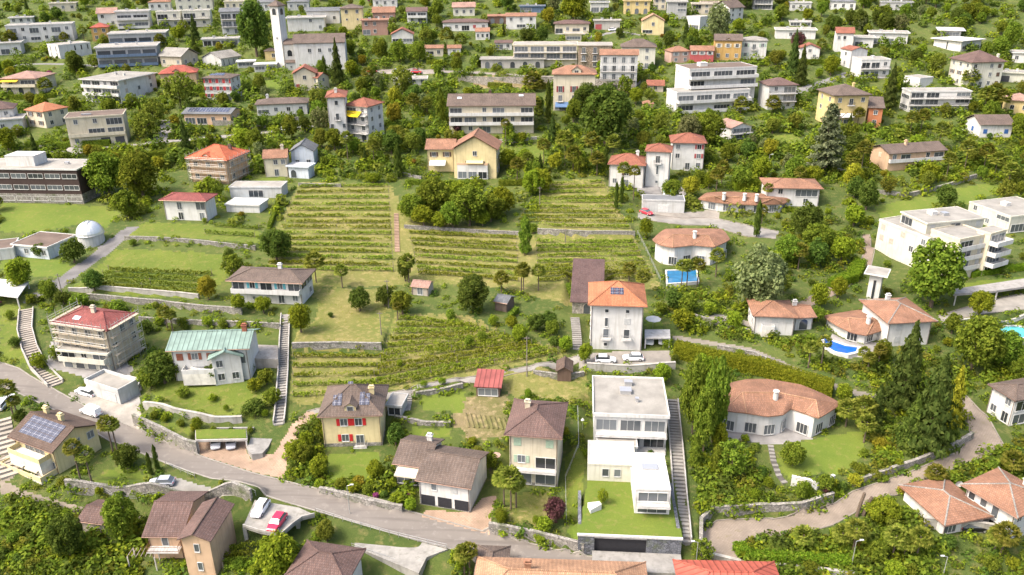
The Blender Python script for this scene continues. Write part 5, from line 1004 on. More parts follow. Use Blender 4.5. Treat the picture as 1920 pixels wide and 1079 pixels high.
def palm_crown(seed):
    rng = random.Random(seed); V = []
    for i in range(46):
        a = i*2.399; el = R(75-105*(i/46)**.8+rng.uniform(-8, 8)); L = rng.uniform(.5, .62); d = Vector((math.cos(a)*math.cos(el), math.sin(a)*math.cos(el), math.sin(el))); c = d*L; side = Vector((-math.sin(a), math.cos(a), 0)); up = d.cross(side)
        for k in range(9):
            f = R(-85+170*k/8); dr = (d*math.cos(f)+side*math.sin(f)); e = c+dr*.42*rng.uniform(.8, 1.05)-Vector((0, 0, .12+.08*abs(f))); wv = (side*math.cos(f)-d*math.sin(f))*.07; m = (c+e)/2+up*.02
            V.append([c, m-wv, e, m+wv])
    return quads('crown', np.array([[list(p) for p in q] for q in V]), leaf('palm'))
PRO = {}
def proto(kind, col):
    key = (kind, col)
    if key in PRO: return PRO[key]
    m = leaf(col); L = []; s0 = sum(ord(c) for c in kind+col)
    if kind == 'round':
        for s in range(3): L.append((lobes_crown('crown', s0+s, rnd_lobes(s0+s, 22, 1.02, .62, .62, .24, .42), 3400, .074, m), trunk_mesh(.8, .07, 4, s)))
    elif kind == 'big':
        for s in range(3): L.append((lobes_crown('crown', s0+s, rnd_lobes(s0+s, 40, 1.04, .70, .70, .17, .34), 5600, .06, m), trunk_mesh(.95, .06, 6, s)))
    elif kind == 'loose':
        for s in range(3): L.append((lobes_crown('crown', s0+s, rnd_lobes(s0+s, 28, 1.06, .72, .72, .16, .32), 1700, .08, m), trunk_mesh(1.1, .05, 6, s)))
    elif kind == 'bush':
        for s in range(4): L.append((lobes_crown('foliage', s0+s, rnd_lobes(s0+s, 16, .85, .62, .6, .3, .46), 1300, .10, m), trunk_mesh(.5, .06, 3, s)))
    elif kind == 'ball':
        for s in range(2): L.append((lobes_crown('foliage', s0+s, [((0, 0, 1), .95)]+rnd_lobes(s0, 10, 1, .2, .2, .7, .8)[1:], 1500, .085, m), trunk_mesh(.5, .06, 3, s)))
    elif kind == 'cone':
        for s in range(3): L.append((cone_crown('crown', s0+s, 3600, .075, m), trunk_mesh(1.6, .05, 0, s)))
    elif kind == 'column':
        for s in range(2): L.append((cone_crown('crown', s0+s, 2600, .10, m, 3.2), trunk_mesh(1.2, .08, 0, s)))
    elif kind == 'cedar':
        for s in range(2): L.append((cedar_crown('crown', s0+s, 6500, .06, m), trunk_mesh(1.7, .06, 4, s)))
    PRO[key] = L; return L
PLANTS = []     # (root, look, noun, u, v)
LOOK = dict(bright='bright green', mid='green', dark='dark green', yellow='yellow-green', grey='pale grey-green', purple='purple-leaved', olive='olive green', cedar='silvery blue-green', palm='', hedge='fresh green', conifer='deep green', autumn='orange-tinged', pink='pink-flowering')
NOUN = dict(round=('broadleaf_tree', 'round tree', 'tree'), big=('broadleaf_tree', 'large spreading tree', 'tree'), loose=('light_tree', 'loose airy tree', 'tree'), bush=('shrub', 'shrub', 'shrub'), ball=('clipped_shrub', 'clipped ball shrub', 'shrub'), cone=('conifer', 'conical conifer', 'tree'), column=('cypress', 'column-shaped cypress', 'tree'), cedar=('cedar_tree', 'tall layered cedar', 'tree'))
TREE_XY = []
def plant_at(kind, col, p, rad, asp, u, v):
    nm, noun, cat = NOUN[kind]; pr = proto(kind, col); cr, tr = pr[random.randrange(len(pr))]; root = empty(nm, p, random.uniform(0, 6.28)); root.scale = (rad, rad, rad*asp); tag(root, cat=cat)
    put('trunk', tr, root); put('crown' if cat == 'tree' else 'foliage', cr, root); PLANTS.append((root, LOOK[col], noun, u, v, rad)); TREE_XY.append((p.x, p.y, rad))
def T(kind, col, u, v, r, asp=1.0):
    """plant by its crown in the photo: centre (u,v) and half width r in photo pixels"""
    p = G(u, v+r*asp*.88); rad = r/pxm(p); plant_at(kind, col, p, rad, asp*1.04, u, v)
PT, PC = [], [palm_crown(s) for s in range(3)]
_pm = MB()
for i in range(9): _pm.tube((0, 0, i/9-.02), (0, 0, (i+1)/9), .085-.004*i, .075-.003*i, 7)
PT = _pm.mesh('trunk', M('bark'))
def palm(u, v, r, vb):
    """fan palm: crown centre (u,v), crown half width r, foot at row vb of the photo"""
    lean = (u-CX)/F*(vb-v)*.32; p = G(u-lean, vb); sc = pxm(p); h = (vb-v)/sc/.9; rad = r/sc; root = empty('fan_palm', p, random.uniform(0, 6.28)); tag(root, cat='palm')
    put('trunk', PT, root, None, 0, (2.0, 2.0, h)); put('crown', PC[random.randrange(3)], root, (0, 0, h), 0, (rad*1.8,)*3); PLANTS.append((root, '', 'fan palm with slender trunk' if h > 4 else 'short fan palm', u, v, rad)); TREE_XY.append((p.x, p.y, .8))
BR = dict(  # hand-read plants: kind, colour -> (u, v, r, asp)
)
def TT(kind, col, *rows):
    for q in rows: T(kind, col, *q)
TT('big', 'mid', (205, 332, 42), (270, 335, 40, 1.1), (240, 385, 28), (815, 372, 38), (880, 388, 40), (920, 392, 30, .9), (850, 405, 28, .9), (775, 392, 30, .9), (1820, 645, 50, 1.1), (1650, 660, 20, 1.2), (570, 850, 22, .9), (235, 968, 38, 1.25), (1745, 520, 60, 1.05), (1875, 655, 36, 1.1), (1330, 245, 30), (1475, 470, 30), (1530, 450, 34, .9))
TT('big', 'dark', (1135, 225, 55, 1.05), (888, 553, 36, 1.05), (520, 462, 34, .9), (135, 1005, 36, 1.3), (482, 62, 36, 1.4), (1100, 190, 30), (1510, 420, 36))
TT('big', 'bright', (945, 378, 26), (1075, 18, 28), (1240, 700, 18, 1.2), (1000, 345, 24), (1650, 955, 34, .8), (1835, 570, 24))
TT('big', 'grey', (1420, 530, 54, 1.2), (1345, 50, 26, 1.3), (1290, 250, 28))
TT('cedar', 'cedar', (1545, 268, 50, 1.25),)
TT('cone', 'conifer', (1688, 690, 50, 1.7), (1738, 757, 60, 1.55))
TT('cone', 'dark', (1705, 790, 40, 1.3))
TT('cone', 'conifer', (1485, 105, 16, 2.4), (1500, 130, 16, 2.2), (635, 125, 17, 2.4), (1665, 170, 20, 2.0), (1640, 760, 26, 1.6))
TT('cone', 'yellow', (1780, 745, 30, 2.0),)
TT('big', 'mid', (1298, 745, 30, 2.6), (1335, 752, 30, 2.9), (1318, 790, 28, 2.4))
TT('big', 'bright', (1316, 705, 24, 2.0), (1345, 820, 16, 2.2))
TT('column', 'mid', (1342, 860, 14, 2.0), (1302, 850, 15, 1.8), (985, 445, 15, 2.4), (827, 205, 12, 2.6))
TT('column', 'dark', (1028, 195, 7, 5.0), (748, 308, 10, 3.0), (284, 870, 6, 4.0), (296, 858, 6, 4.4), (1418, 415, 8, 4.2), (1155, 370, 5, 5), (610, 130, 5, 4), (1165, 360, 5, 5), (1135, 300, 6, 3.5))
TT('round', 'dark', (675, 562, 24), (722, 556, 20), (742, 815, 21, 1.1), (240, 855, 25, 1.05), (80, 470, 18, .8), (140, 472, 26, .9), (1030, 600, 18), (1005, 605, 18),  (435, 490, 16, 1.5), (760, 505, 16, 1.6), (40, 780, 14), (310, 690, 36, .9), (400, 700, 20))
TT('round', 'bright', (565, 597, 25, 1.2), (448, 567, 16), (495, 571, 18), (705, 880, 20), (600, 872, 22, 1.0), (1097, 662, 15, 1.4), (975, 625, 18), (960, 605, 14), (1060, 645, 16), (860, 365, 26), (1015, 340, 24), (1375, 600, 18), (1535, 555, 20, 1.3), (1570, 540, 18, 1.2), (1580, 735, 18), (1600, 405, 22), (770, 945, 14), (845, 865, 10))
TT('round', 'bright', (795, 405, 24, .9), (825, 415, 20, .9), (905, 410, 18, .9))
TT('round', 'mid', (755, 568, 24), (705, 175, 12), (715, 95, 18, 1.2), (750, 100, 18, 1.2), (787, 100, 17, 1.2), (1000, 430, 10), (1035, 615, 16), (1310, 335, 15), (1390, 335, 22), (1480, 350, 18), (1000, 320, 18), (940, 965, 14), (655, 90, 14), (1530, 590, 16), (1500, 920, 14, 1.3), (1640, 1035, 24), (1485, 850, 28, .9), (1545, 905, 18))
TT('loose', 'olive', (755, 155, 26), (930, 130, 10), (340, 175, 34), (290, 215, 24, 1.1), (275, 240, 26), (1670, 985, 18), (250, 190, 14))
TT('loose', 'bright', (555, 845, 22, 1.0), (575, 825, 18), (860, 1045, 22, 1.2), (1155, 760, 14, 1.6), (1030, 760, 12, 1.3), (1130, 930, 12, 1.4))
TT('round', 'purple', (1042, 955, 24, 1.2), (1495, 78, 16), (858, 243, 10), (1548, 915, 10))
TT('ball', 'hedge', (372, 795, 13, 1.1), (1040, 965, 4), (1005, 975, 9, 1.2), (940, 970, 12, 1.2), (1230, 925, 4), (133, 908, 7), (425, 765, 7), (1400, 800, 4), (1100, 850, 10), (1590, 1005, 8), (1510, 915, 12, 1.5), (830, 715, 9, .8), (795, 720, 9, .8), (498, 775, 9, .9), (990, 740, 9, 1.5), (270, 915, 6), (1210, 430, 16, 1.4), (1328, 340, 13, 1.3), (1415, 925, 12), (1440, 905, 12), (1640, 1035, 20, .9), (105, 455, 14, .7), (465, 690, 16, .8), (700, 335, 18, .6))
TT('bush', 'mid', (285, 705, 24), (500, 705, 18), (512, 742, 20), (345, 735, 14, .8), (150, 562, 20, .8), (225, 575, 20, .7), (345, 602, 13, .8), (420, 605, 13, .8), (640, 905, 14, .8), (690, 915, 14, .8), (1290, 570, 22), (290, 778, 9), (340, 792, 9), (400, 806, 8), (110, 660, 16), (880, 640, 12), (905, 630, 12), (845, 590, 12), (1240, 575, 14), (20, 590, 10), (60, 560, 12), (470, 805, 7))
TT('bush', 'bright', (330, 685, 24), (480, 720, 16), (310, 783, 9), (365, 800, 9), (300, 600, 13, .8), (390, 602, 13, .8), (455, 608, 12, .8), (665, 912, 14, .8), (745, 932, 16, .7), (1280, 597, 24), (1330, 578, 14), (400, 745, 10, .8), (75, 675, 16, 1.2), (925, 600, 12), (1250, 640, 12), (750, 680, 8), (600, 905, 12, .8), (735, 905, 12))
TT('bush', 'dark', (478, 762, 26, .6), (120, 558, 18, .8), (275, 612, 15), (30, 640, 14, .7), (1262, 560, 20), (720, 925, 10, .8), (435, 808, 8), (1040, 640, 12), (620, 590, 6))
TT('bush', 'pink', (705, 928, 7, .7), (768, 925, 6, .8), (1140, 868, 6, .6), (1170, 870, 5, .6))
for q in [(590, 490, 13, 530), (745, 575, 6, 600), (978, 510, 10, 548), (982, 505, 9, 550), (1010, 508, 9, 545), (940, 522, 10, 550), (1180, 505, 9, 530), (1205, 520, 9, 555), (640, 508, 9, 540), (765, 490, 10, 530), (140, 835, 11, 902), (162, 848, 11, 902), (203, 790, 11, 850), (212, 792, 10, 852), (15, 725, 12, 790), (28, 750, 8, 790), (945, 890, 14, 950), (958, 888, 14, 955), (968, 900, 12, 952), (310, 585, 9, 620), (320, 590, 8, 622),
          (700, 275, 9, 305), (650, 262, 9, 300), (760, 255, 8, 280), (1150, 270, 10, 310), (1060, 265, 12, 310), (1075, 290, 11, 320), (1110, 265, 10, 310), (1120, 300, 10, 330), (1170, 320, 9, 370), (1190, 325, 8, 375), (1345, 330, 9, 365), (1215, 310, 8, 345), (1355, 315, 8, 350), (1440, 355, 7, 385), (1290, 500, 9, 540), (1310, 498, 9, 540), (1280, 500, 9, 545), (1345, 480, 10, 520), (1500, 470, 10, 505), (1430, 395, 7, 420), (1545, 640, 9, 690), (1520, 650, 9, 690), (1620, 660, 8, 690), (1650, 655, 8, 690), (1630, 670, 8, 700),
          (1605, 985, 14, 1040), (1580, 995, 13, 1030), (1725, 1000, 14, 1050), (1680, 1000, 15, 1045), (1700, 1010, 13, 1050), (1507, 1000, 13, 1030), (1885, 995, 16, 1040), (1870, 1000, 13, 1035), (1900, 860, 14, 890), (1755, 885, 13, 915), (1620, 760, 15, 800), (1590, 765, 14, 800), (1625, 790, 12, 830), (838, 70, 10, 100), (864, 78, 9, 100), (1000, 155, 14, 168), (1710, 225, 9, 255), (1730, 220, 9, 250), (1850, 180, 11, 215), (1865, 175, 11, 210), (1880, 185, 10, 215), (1820, 145, 11, 165), (1815, 280, 11, 320), (1850, 285, 10, 320), (1870, 300, 10, 330), (1620, 280, 10, 320), (1600, 300, 10, 340), (1780, 300, 9, 330), (1450, 195, 10, 215), (1390, 195, 9, 215), (1540, 85, 7, 105), (300, 75, 7, 90), (85, 160, 9, 178), (155, 60, 6, 78), (120, 70, 6, 80), (10, 75, 8, 100), (20, 72, 8, 98), (690, 140, 8, 165), (775, 190, 9, 215), (800, 195, 8, 215), (1005, 195, 8, 215), (948, 235, 6, 275), (990, 300, 9, 330), (970, 310, 9, 345), (1020, 275, 9, 310), (1895, 320, 10, 350), (1765, 245, 10, 280), (1500, 325, 8, 355), (1610, 215, 8, 240), (870, 1030, 12, 1079), (880, 1025, 11, 1079)]:
    palm(*q)
# hedges ---------------------------------------------------------------
def hedge(px, h, wd, label, col='hedge', dens=55):
    P = GP(px); D = densify(P, .5); D = [Vector((p.x, p.y, float(hz(p.x, p.y)))) for p in D]; n = len(D); L = sum((D[i+1]-D[i]).length for i in range(n-1)); k = int(L*(2*h+wd)*dens)
    rng = RNG; i = rng.integers(0, n-1, k); a = rng.uniform(0, 1, k); A = np.array([list(p) for p in D]); C = A[i]*(1-a[:, None])+A[i+1]*a[:, None]; t = A[i+1]-A[i]; nn = np.stack([-t[:, 1], t[:, 0]], 1); nn /= np.linalg.norm(nn, axis=1, keepdims=True)+1e-9
    s = rng.uniform(0, 2*h+wd, k); side = np.where(s < h, -1, np.where(s < h+wd, 0, 1)); off = np.where(side == 0, (s-h)-wd/2, side*wd/2); z = np.where(side < 0, s, np.where(side == 0, h, 2*h+wd-s))
    wob = rng.normal(0, .1, k); C[:, :2] += nn*(off+wob)[:, None]; C[:, 2] += z+rng.normal(0, .09, k); N = np.concatenate([nn*side[:, None]*1.0, np.where(side == 0, 1, .35)[:, None]], 1)
    root = empty('hedge', D[0], 0, label, 'hedge'); me = quads('foliage', leaves(C-np.array(list(D[0])), N, .16*rng.uniform(.6, 1.3, k), .6), leaf(col)); put('foliage', me, root)
    ribbon([p-D[0] for p in D], wd*.8, [p.z-.3-D[0].z for p in D], [p.z+h*.9-D[0].z for p in D]).build('inner_branches', leaf(col), root)
    for p in D[::4]: TREE_XY.append((p.x, p.y, wd/2))
hedge([(1265, 665), (1345, 686), (1430, 700), (1500, 725), (1560, 742)], 3.0, 2.6, 'long tall green hedge above the curved-roof villa', 'bright', 55)
hedge([(1382, 1030), (1395, 1048), (1480, 1056), (1592, 1062)], 1.6, 1.6, 'bright clipped hedge at the drive entrance by the road', 'hedge')
hedge([(52, 275), (130, 275), (208, 272)], 1.8, 2.0, 'clipped dark hedge below the cream two-garage house', 'mid', 30)
hedge([(20, 186), (60, 186), (105, 182)], 1.6, 1.8, 'clipped hedge below the arcaded villa', 'mid', 30)
hedge([(760, 345), (850, 348), (912, 346)], 1.3, 1.5, 'clipped hedge along the foot of the yellow villa garden', 'mid', 35)
hedge([(935, 347), (985, 346)], 1.5, 2.0, 'short hedge east of the yellow villa', 'mid', 35)
hedge([(800, 120), (860, 122)], 1.6, 2.0, 'hedge between plaza palms', 'mid', 25)
hedge([(1495, 120), (1560, 120)], 1.8, 2.0, 'long dark clipped hedge behind the far road', 'mid', 25)
hedge([(1558, 540), (1600, 525), (1612, 500)], 2.2, 3.0, 'curved bright hedge inside the bend of the brick lane', 'hedge', 30)
hedge([(915, 163), (960, 166)], 1.8, 1.5, 'western creeper hedge against the promenade wall', 'olive', 30)
hedge([(1010, 166), (1110, 170)], 1.8, 1.5, 'eastern creeper hedge against the promenade wall', 'olive', 30)
hedge([(1375, 355), (1420, 352)], 2.4, 3.0, 'square clipped hedge behind the long salmon-roofed villa', 'hedge', 30)
hedge([(160, 282), (250, 300), (330, 290)], 2.0, 2.5, 'hedge between school and upper lane', 'mid', 30)
hedge([(1065, 540), (1085, 575)], 1.5, 1.2, 'small hedge beside the barn', 'mid', 30)
hedge([(955, 600), (970, 585)], 1.4, 1.0, 'ivy-covered hedge by the grey shed', 'mid', 30)
hedge([(1820, 520), (1870, 512), (1930, 505)], 1.4, 1.8, 'bright hedge right of the large stepped apartment block', 'hedge', 30)
hedge([(1525, 415), (1480, 395), (1440, 392)], 1.0, 1.4, 'low hedge on the terrace of the long salmon-roofed villa', 'hedge', 30)
hedge([(505, 430), (520, 390), (530, 345)], 1.3, 1.0, 'hedge along the western edge of the vines', 'mid', 35)
# vines ------------------------------------------------------------------
POST = MB().box(-.05, .05, -.05, .05, -.3, 1.7).mesh('post', M('wood', (.22, .18, .14)))
def vine_rows(where, n, tl, tr, bl, br, h=1.05, dens=62, gap=.25, col='vine'):
    ords = ['first', 'second', 'third', 'fourth', 'fifth', 'sixth', 'seventh', 'eighth', 'ninth', 'tenth', 'eleventh', 'twelfth', 'thirteenth', 'fourteenth', 'fifteenth', 'sixteenth']
    for i in range(n):
        f = i/max(1, n-1); a = (tl[0]+(bl[0]-tl[0])*f, tl[1]+(bl[1]-tl[1])*f); b = (tr[0]+(br[0]-tr[0])*f, tr[1]+(br[1]-tr[1])*f); jit = random.uniform(-1.2, 1.2)
        P = GP([(a[0]+(b[0]-a[0])*t, a[1]+(b[1]-a[1])*t+jit+random.uniform(-.5, .5)) for t in np.linspace(0, 1, 7)]); D = densify(P, .8); m = len(D); A = np.array([[p.x, p.y, float(hz(p.x, p.y))] for p in D])
        Ln = float(np.hypot(*np.diff(A[:, :2], axis=0).T).sum()); k = int(Ln*dens); t = RNG.uniform(0, m-1.001, k); ph = random.uniform(0, 50); keep = (np.sin(t*.31+ph)+np.sin(t*.117+ph*2)+RNG.normal(0, .6, k)) > -2+gap*3.4; t = t[keep]; k = len(t); j = t.astype(int); w = (t-j)[:, None]
        C = A[j]*(1-w)+A[j+1]*w; rn = RNG.uniform(.55, 1.12, m+2); lobe = rn[j]*(1-w[:, 0])+rn[j+1]*w[:, 0]; C[:, 0] += RNG.normal(0, .12, k); C[:, 1] += RNG.normal(0, .2, k)*lobe; C[:, 2] += .25+RNG.beta(1.6, 1.3, k)*h*lobe; N = np.stack([RNG.normal(0, .5, k), RNG.normal(-.3, .6, k), np.full(k, .7)], 1)
        root = empty('vine_row', A[0].tolist(), 0, f'{ords[i]} vine row from the top {where}', 'vine row', 'vine rows'); put('foliage', quads('foliage', leaves(C-A[0], N, .17*RNG.uniform(.6, 1.35, k), .7), leaf(col)), root)
        q = 0.0
        for e in np.linspace(0, m-1, max(2, int(Ln/9))): p = A[int(e)]-A[0]; put('post', POST, root, p.tolist(), 0, (1, 1, h/1.3))
vine_rows('in the western terrace beside the stairs', 15, (562, 352), (728, 350), (500, 505), (738, 510), gap=.2)
vine_rows('in the upper eastern terrace', 10, (1012, 348), (1128, 343), (968, 426), (1180, 430), gap=.22)
vine_rows('in the middle terrace below the grove', 8, (768, 440), (968, 450), (785, 515), (972, 528), gap=.2)
vine_rows('in the eastern terrace below the stone wall', 9, (1005, 455), (1188, 455), (1010, 530), (1222, 522), gap=.2)
vine_rows('in the lower vineyard by the lane', 11, (750, 600), (880, 612), (690, 733), (1046, 664), gap=.12, h=1.3)
vine_rows('in the lower vineyard under the dry lawn', 5, (550, 672), (725, 672), (550, 744), (700, 738), gap=.2)
vine_rows('of the dense little trellis plot', 4, (205, 510), (398, 518), (172, 536), (376, 555), h=1.5, dens=60, gap=0, col='mid')
vine_rows('in the meadow below the square white house', 2, (385, 440), (478, 446), (402, 425), (486, 430), h=1.2, dens=45, gap=.05, col='mid')
vine_rows('beside the peach house garden', 4, (420, 1040), (520, 1022), (420, 1074), (548, 1052), h=1.4, dens=50, gap=.05)
# filling in the gardens ---------------------------------------------------
PROT = [s['px'] for b in BLD for s in b['vols']]
def covers(u, v, r, asp, slack=.30):
    """would a crown here hide a facade?"""
    x0, x1, y0, y1 = u-r, u+r, v-r*asp, v+r*asp
    for a, b, c, d in PROT:
        d2 = d-(d-b)*slack; ox = min(x1, c)-max(x0, a); oy = min(y1, d2)-max(y0, b)
        if ox > 2 and oy > 2: return True
    return False
CLEAR = [(480, 330, 1250, 770), (0, 660, 480, 900), (200, 870, 480, 930), (1290, 930, 1600, 1050), (590, 830, 720, 905), (1060, 690, 1300, 1060), (930, 910, 1060, 990)]
rng = random.Random(11); TREES_MAX = 300; SHRUB_MAX = 280; nt_, ns_, tries = 0, 0, 0
UG = []
KINDS = [('round', 'mid'), ('round', 'bright'), ('round', 'dark'), ('loose', 'olive'), ('round', 'olive'), ('loose', 'mid'), ('round', 'yellow'), ('cone', 'conifer'), ('loose', 'grey')]; KW = [7, 5, 4, 3, 3, 3, 2, 2, 1]
SK = [('bush', 'mid'), ('bush', 'bright'), ('bush', 'olive'), ('bush', 'dark'), ('bush', 'yellow'), ('bush', 'autumn'), ('bush', 'pink')]; SW = [7, 6, 4, 3, 2, .5, .4]
def nearest(x, y):
    return min((math.hypot(x-a, y-b)-r for a, b, r in TREE_XY), default=9)
while (nt_ < TREES_MAX or ns_ < SHRUB_MAX) and tries < 14000:
    tries += 1; tree = nt_ < TREES_MAX and (ns_ >= SHRUB_MAX or rng.random() < .5)
    u = rng.uniform(-15, 1935); v = rng.uniform(-5, 420) if tree and rng.random() < .78 else rng.uniform(0, 1090)
    if any(a < u < c and b < v < d for a, b, c, d in CLEAR): continue
    p = G(u, v); sc = pxm(p)
    rad = rng.uniform(1.7, 3.9) if tree else rng.uniform(.8, 1.5); asp = rng.uniform(1.0, 1.35) if tree else rng.uniform(.7, 1.0); r = rad*sc; cv = v-r*asp*.88
    if zone_at(p.x, p.y) != 'ground' or in_house(p.x, p.y, rad*.55): continue
    if covers(u, cv, r*.85, asp*.85): continue
    if nearest(p.x, p.y) < rad*(.35 if tree else .2): continue
    kc = rng.choices(KINDS, KW)[0] if tree else rng.choices(SK, SW)[0]
    if kc[0] == 'cone': asp = 2.0; rad *= .75
    plant_at(kc[0], kc[1], p, rad, asp, u, cv)
    if tree: nt_ += 1
    else: ns_ += 1
# wood along the upper eastern edge
for i in range(46):
    u = rng.uniform(1380, 1935); v = rng.uniform(0, 42) if u < 1560 else rng.uniform(0, 100)
    p = G(u, v)
    if in_house(p.x, p.y, 1.5): continue
    rad = rng.uniform(2.6, 4.6); sc = pxm(p)
    if covers(u, v-rad*sc*.9, rad*sc*.8, 1.0): continue
    plant_at(*rng.choice([('round', 'mid'), ('round', 'dark'), ('big', 'mid'), ('big', 'dark'), ('round', 'bright'), ('loose', 'grey')]), p, rad, rng.uniform(1.0, 1.3), u, v-rad*sc*.9)
# undergrowth: uncounted low greenery between the plants
def undergrowth(name, label, col, N, rmin, rmax, seed, zones=('ground',), vmin=-14, per=46, leafs=.13, vmax=1100, tall=.85, polys=None):
    nr = np.random.default_rng(seed)
    if polys == 'beyond': U = None; P = np.stack([nr.uniform(-400, 400, N), nr.uniform(438, 625, N)], 1); P = np.concatenate([P, hz(P[:, 0], P[:, 1])[:, None]], 1)
    elif polys is None: U, Vv = nr.uniform(-110, 2030, N*4), nr.uniform(vmin, vmax, N*4)
    else:
        U, Vv = nr.uniform(-20, 1940, N*30), nr.uniform(100, 1100, N*30); k = np.zeros(len(U), bool)
        for q in polys: k |= inpoly(q, U, Vv)
        U, Vv = U[k][:N*2], Vv[k][:N*2]
    if U is not None: P = GB(U, Vv)
    cl = cell(P[:, 0], P[:, 1]); ok = np.isin(ZR[cl], [ZN.index(z) for z in zones if z in ZN]) & (HD[cl] > .3+rmax*.42)
    P = P[ok][:N]; pts = np.concatenate([P, nr.uniform(rmin, rmax, (len(P), 1))], 1)
    A = np.array(pts); k = len(A); d = nr.normal(0, 1, (k, per, 3)); d /= np.linalg.norm(d, axis=2, keepdims=True); d[..., 2] = np.abs(d[..., 2]); sz = A[:, 3][:, None, None]
    st = nr.uniform(.7, 1.3, (k, 1, 3)); C = A[:, None, :3]+d*sz*st*nr.uniform(.6, 1.05, (k, per, 1))*np.array((1, 1, tall)); Nn = d*.8+np.array((0, 0, .4)); S = np.repeat(A[:, 3], per)*leafs*nr.uniform(.7, 1.4, k*per)
    tag(put(name, quads(name, leaves(C.reshape(-1, 3), Nn.reshape(-1, 3), S, .6, rng=nr), leaf(col))), label, None, None, 'stuff')
undergrowth('undergrowth', 'green undergrowth filling the gardens between the houses', 'mid', 1900, .55, 1.5, 21, per=47, leafs=.21)
undergrowth('undergrowth', 'bright low greenery filling the gardens between the houses', 'bright', 1800, .5, 1.3, 22, per=46, leafs=.21)
undergrowth('undergrowth', 'olive and yellowish low plants between the houses', 'olive', 1100, .5, 1.2, 23, per=44, leafs=.21)
undergrowth('undergrowth', 'dark low bushes under the trees', 'dark', 800, .6, 1.5, 24, per=47, leafs=.21)
undergrowth('thicket', 'mixed green thicket of bushes and treetops between the upper houses', 'mid', 800, 1.5, 3.5, 31, vmax=330, per=95, leafs=.19, tall=1.2)
undergrowth('thicket', 'bright green thicket of bushes between the upper houses', 'bright', 640, 1.4, 3.0, 32, vmax=400, per=85, leafs=.2, tall=1.1)
undergrowth('thicket', 'dark thicket of bushes and treetops between the upper houses', 'dark', 480, 1.5, 3.3, 33, vmax=330, per=95, leafs=.19, tall=1.25)
undergrowth('thicket', 'olive thicket of bushes between the upper houses', 'olive', 440, 1.4, 2.9, 34, vmax=420, per=85, leafs=.2, tall=1.1)
GARDENS = [[(1288, 860), (1450, 850), (1470, 945), (1312, 962)], [(1395, 1015), (1560, 1000), (1740, 955), (1745, 1085), (1395, 1085)], [(0, 915), (130, 955), (270, 985), (262, 1085), (0, 1085)], [(1250, 540), (1420, 545), (1420, 650), (1262, 630)], [(1250, 215), (1640, 215), (1640, 350), (1330, 355)], [(1000, 262), (1140, 262), (1140, 335), (1000, 335)], [(600, 275), (795, 270), (795, 335), (600, 335)],
           [(1590, 660), (1700, 660), (1830, 700), (1800, 820), (1640, 880), (1620, 760)], [(1840, 640), (1930, 645), (1930, 740), (1850, 720)], [(550, 800), (602, 790), (605, 910), (540, 895)], [(640, 905), (760, 880), (785, 955), (650, 925)], [(1640, 235), (1930, 235), (1930, 345), (1640, 345)], [(235, 185), (335, 175), (335, 285), (250, 285)], [(690, 155), (850, 160), (850, 245), (725, 245)], [(1475, 415), (1640, 415), (1600, 520), (1470, 500)], [(1790, 850), (1930, 830), (1930, 900), (1740, 920)], [(1290, 880), (1450, 900), (1440, 955), (1310, 960)], [(1410, 625), (1560, 640), (1600, 720), (1500, 690)], [(380, 270), (600, 262), (600, 300), (340, 300)]]
undergrowth('thicket', 'mixed green shrubbery packing the private gardens', 'mid', 680, .8, 2.1, 41, per=80, leafs=.19, tall=1.1, polys=GARDENS)
undergrowth('thicket', 'bright green shrubbery packing the private gardens', 'bright', 600, .7, 1.8, 42, per=75, leafs=.2, tall=1.05, polys=GARDENS)
undergrowth('thicket', 'olive shrubbery packing the private gardens', 'olive', 340, .7, 1.7, 43, per=75, leafs=.2, tall=1.0, polys=GARDENS)
undergrowth('thicket', 'dark shrubbery packing the private gardens', 'dark', 400, .8, 2.0, 44, per=80, leafs=.19, tall=1.1, polys=GARDENS)
undergrowth('woodland', 'green wood on the hillside above the houses', 'mid', 420, 2.4, 4.6, 51, per=60, leafs=.2, tall=1.4, polys='beyond')
undergrowth('woodland', 'dark wood on the hillside above the houses', 'dark', 300, 2.4, 4.6, 52, per=60, leafs=.2, tall=1.5, polys='beyond')
undergrowth('grass', 'long grass tufts in meadows and vineyards', 'olive', 1500, .18, .4, 25, ('dry', 'meadow', 'earth'), 330, 16, .2)
undergrowth('grass', 'fresh grass tufts in meadows and vineyards', 'bright', 1200, .18, .38, 26, ('dry', 'meadow'), 330, 16, .2)
# ------------------------------------------------------------------ pools
for P, z, label, col, rim in POOLS:
    c = sum(P, Vector())/len(P); root = empty('swimming_pool', (c.x, c.y, z), 0, label, 'pool'); Q = [p-c for p in P]; out = [q*(1+rim/max(q.length, .5)) for q in Q]; n = len(Q); m = MB()
    for i in range(n):
        j = (i+1) % n; a, b, cc, d = Q[i], Q[j], out[j], out[i]
        m.face([(d.x, d.y, .12), (cc.x, cc.y, .12), (b.x, b.y, .12), (a.x, a.y, .12)]); m.face([(a.x, a.y, .12), (b.x, b.y, .12), (b.x, b.y, -1.5), (a.x, a.y, -1.5)]); m.face([(cc.x, cc.y, .12), (d.x, d.y, .12), (d.x, d.y, -1.2), (cc.x, cc.y, -1.2)])
    m.build('rim', M('plaster', 'white'), root); MB().face([(q.x, q.y, -.08) for q in Q]).build('water', M('water', col), root)
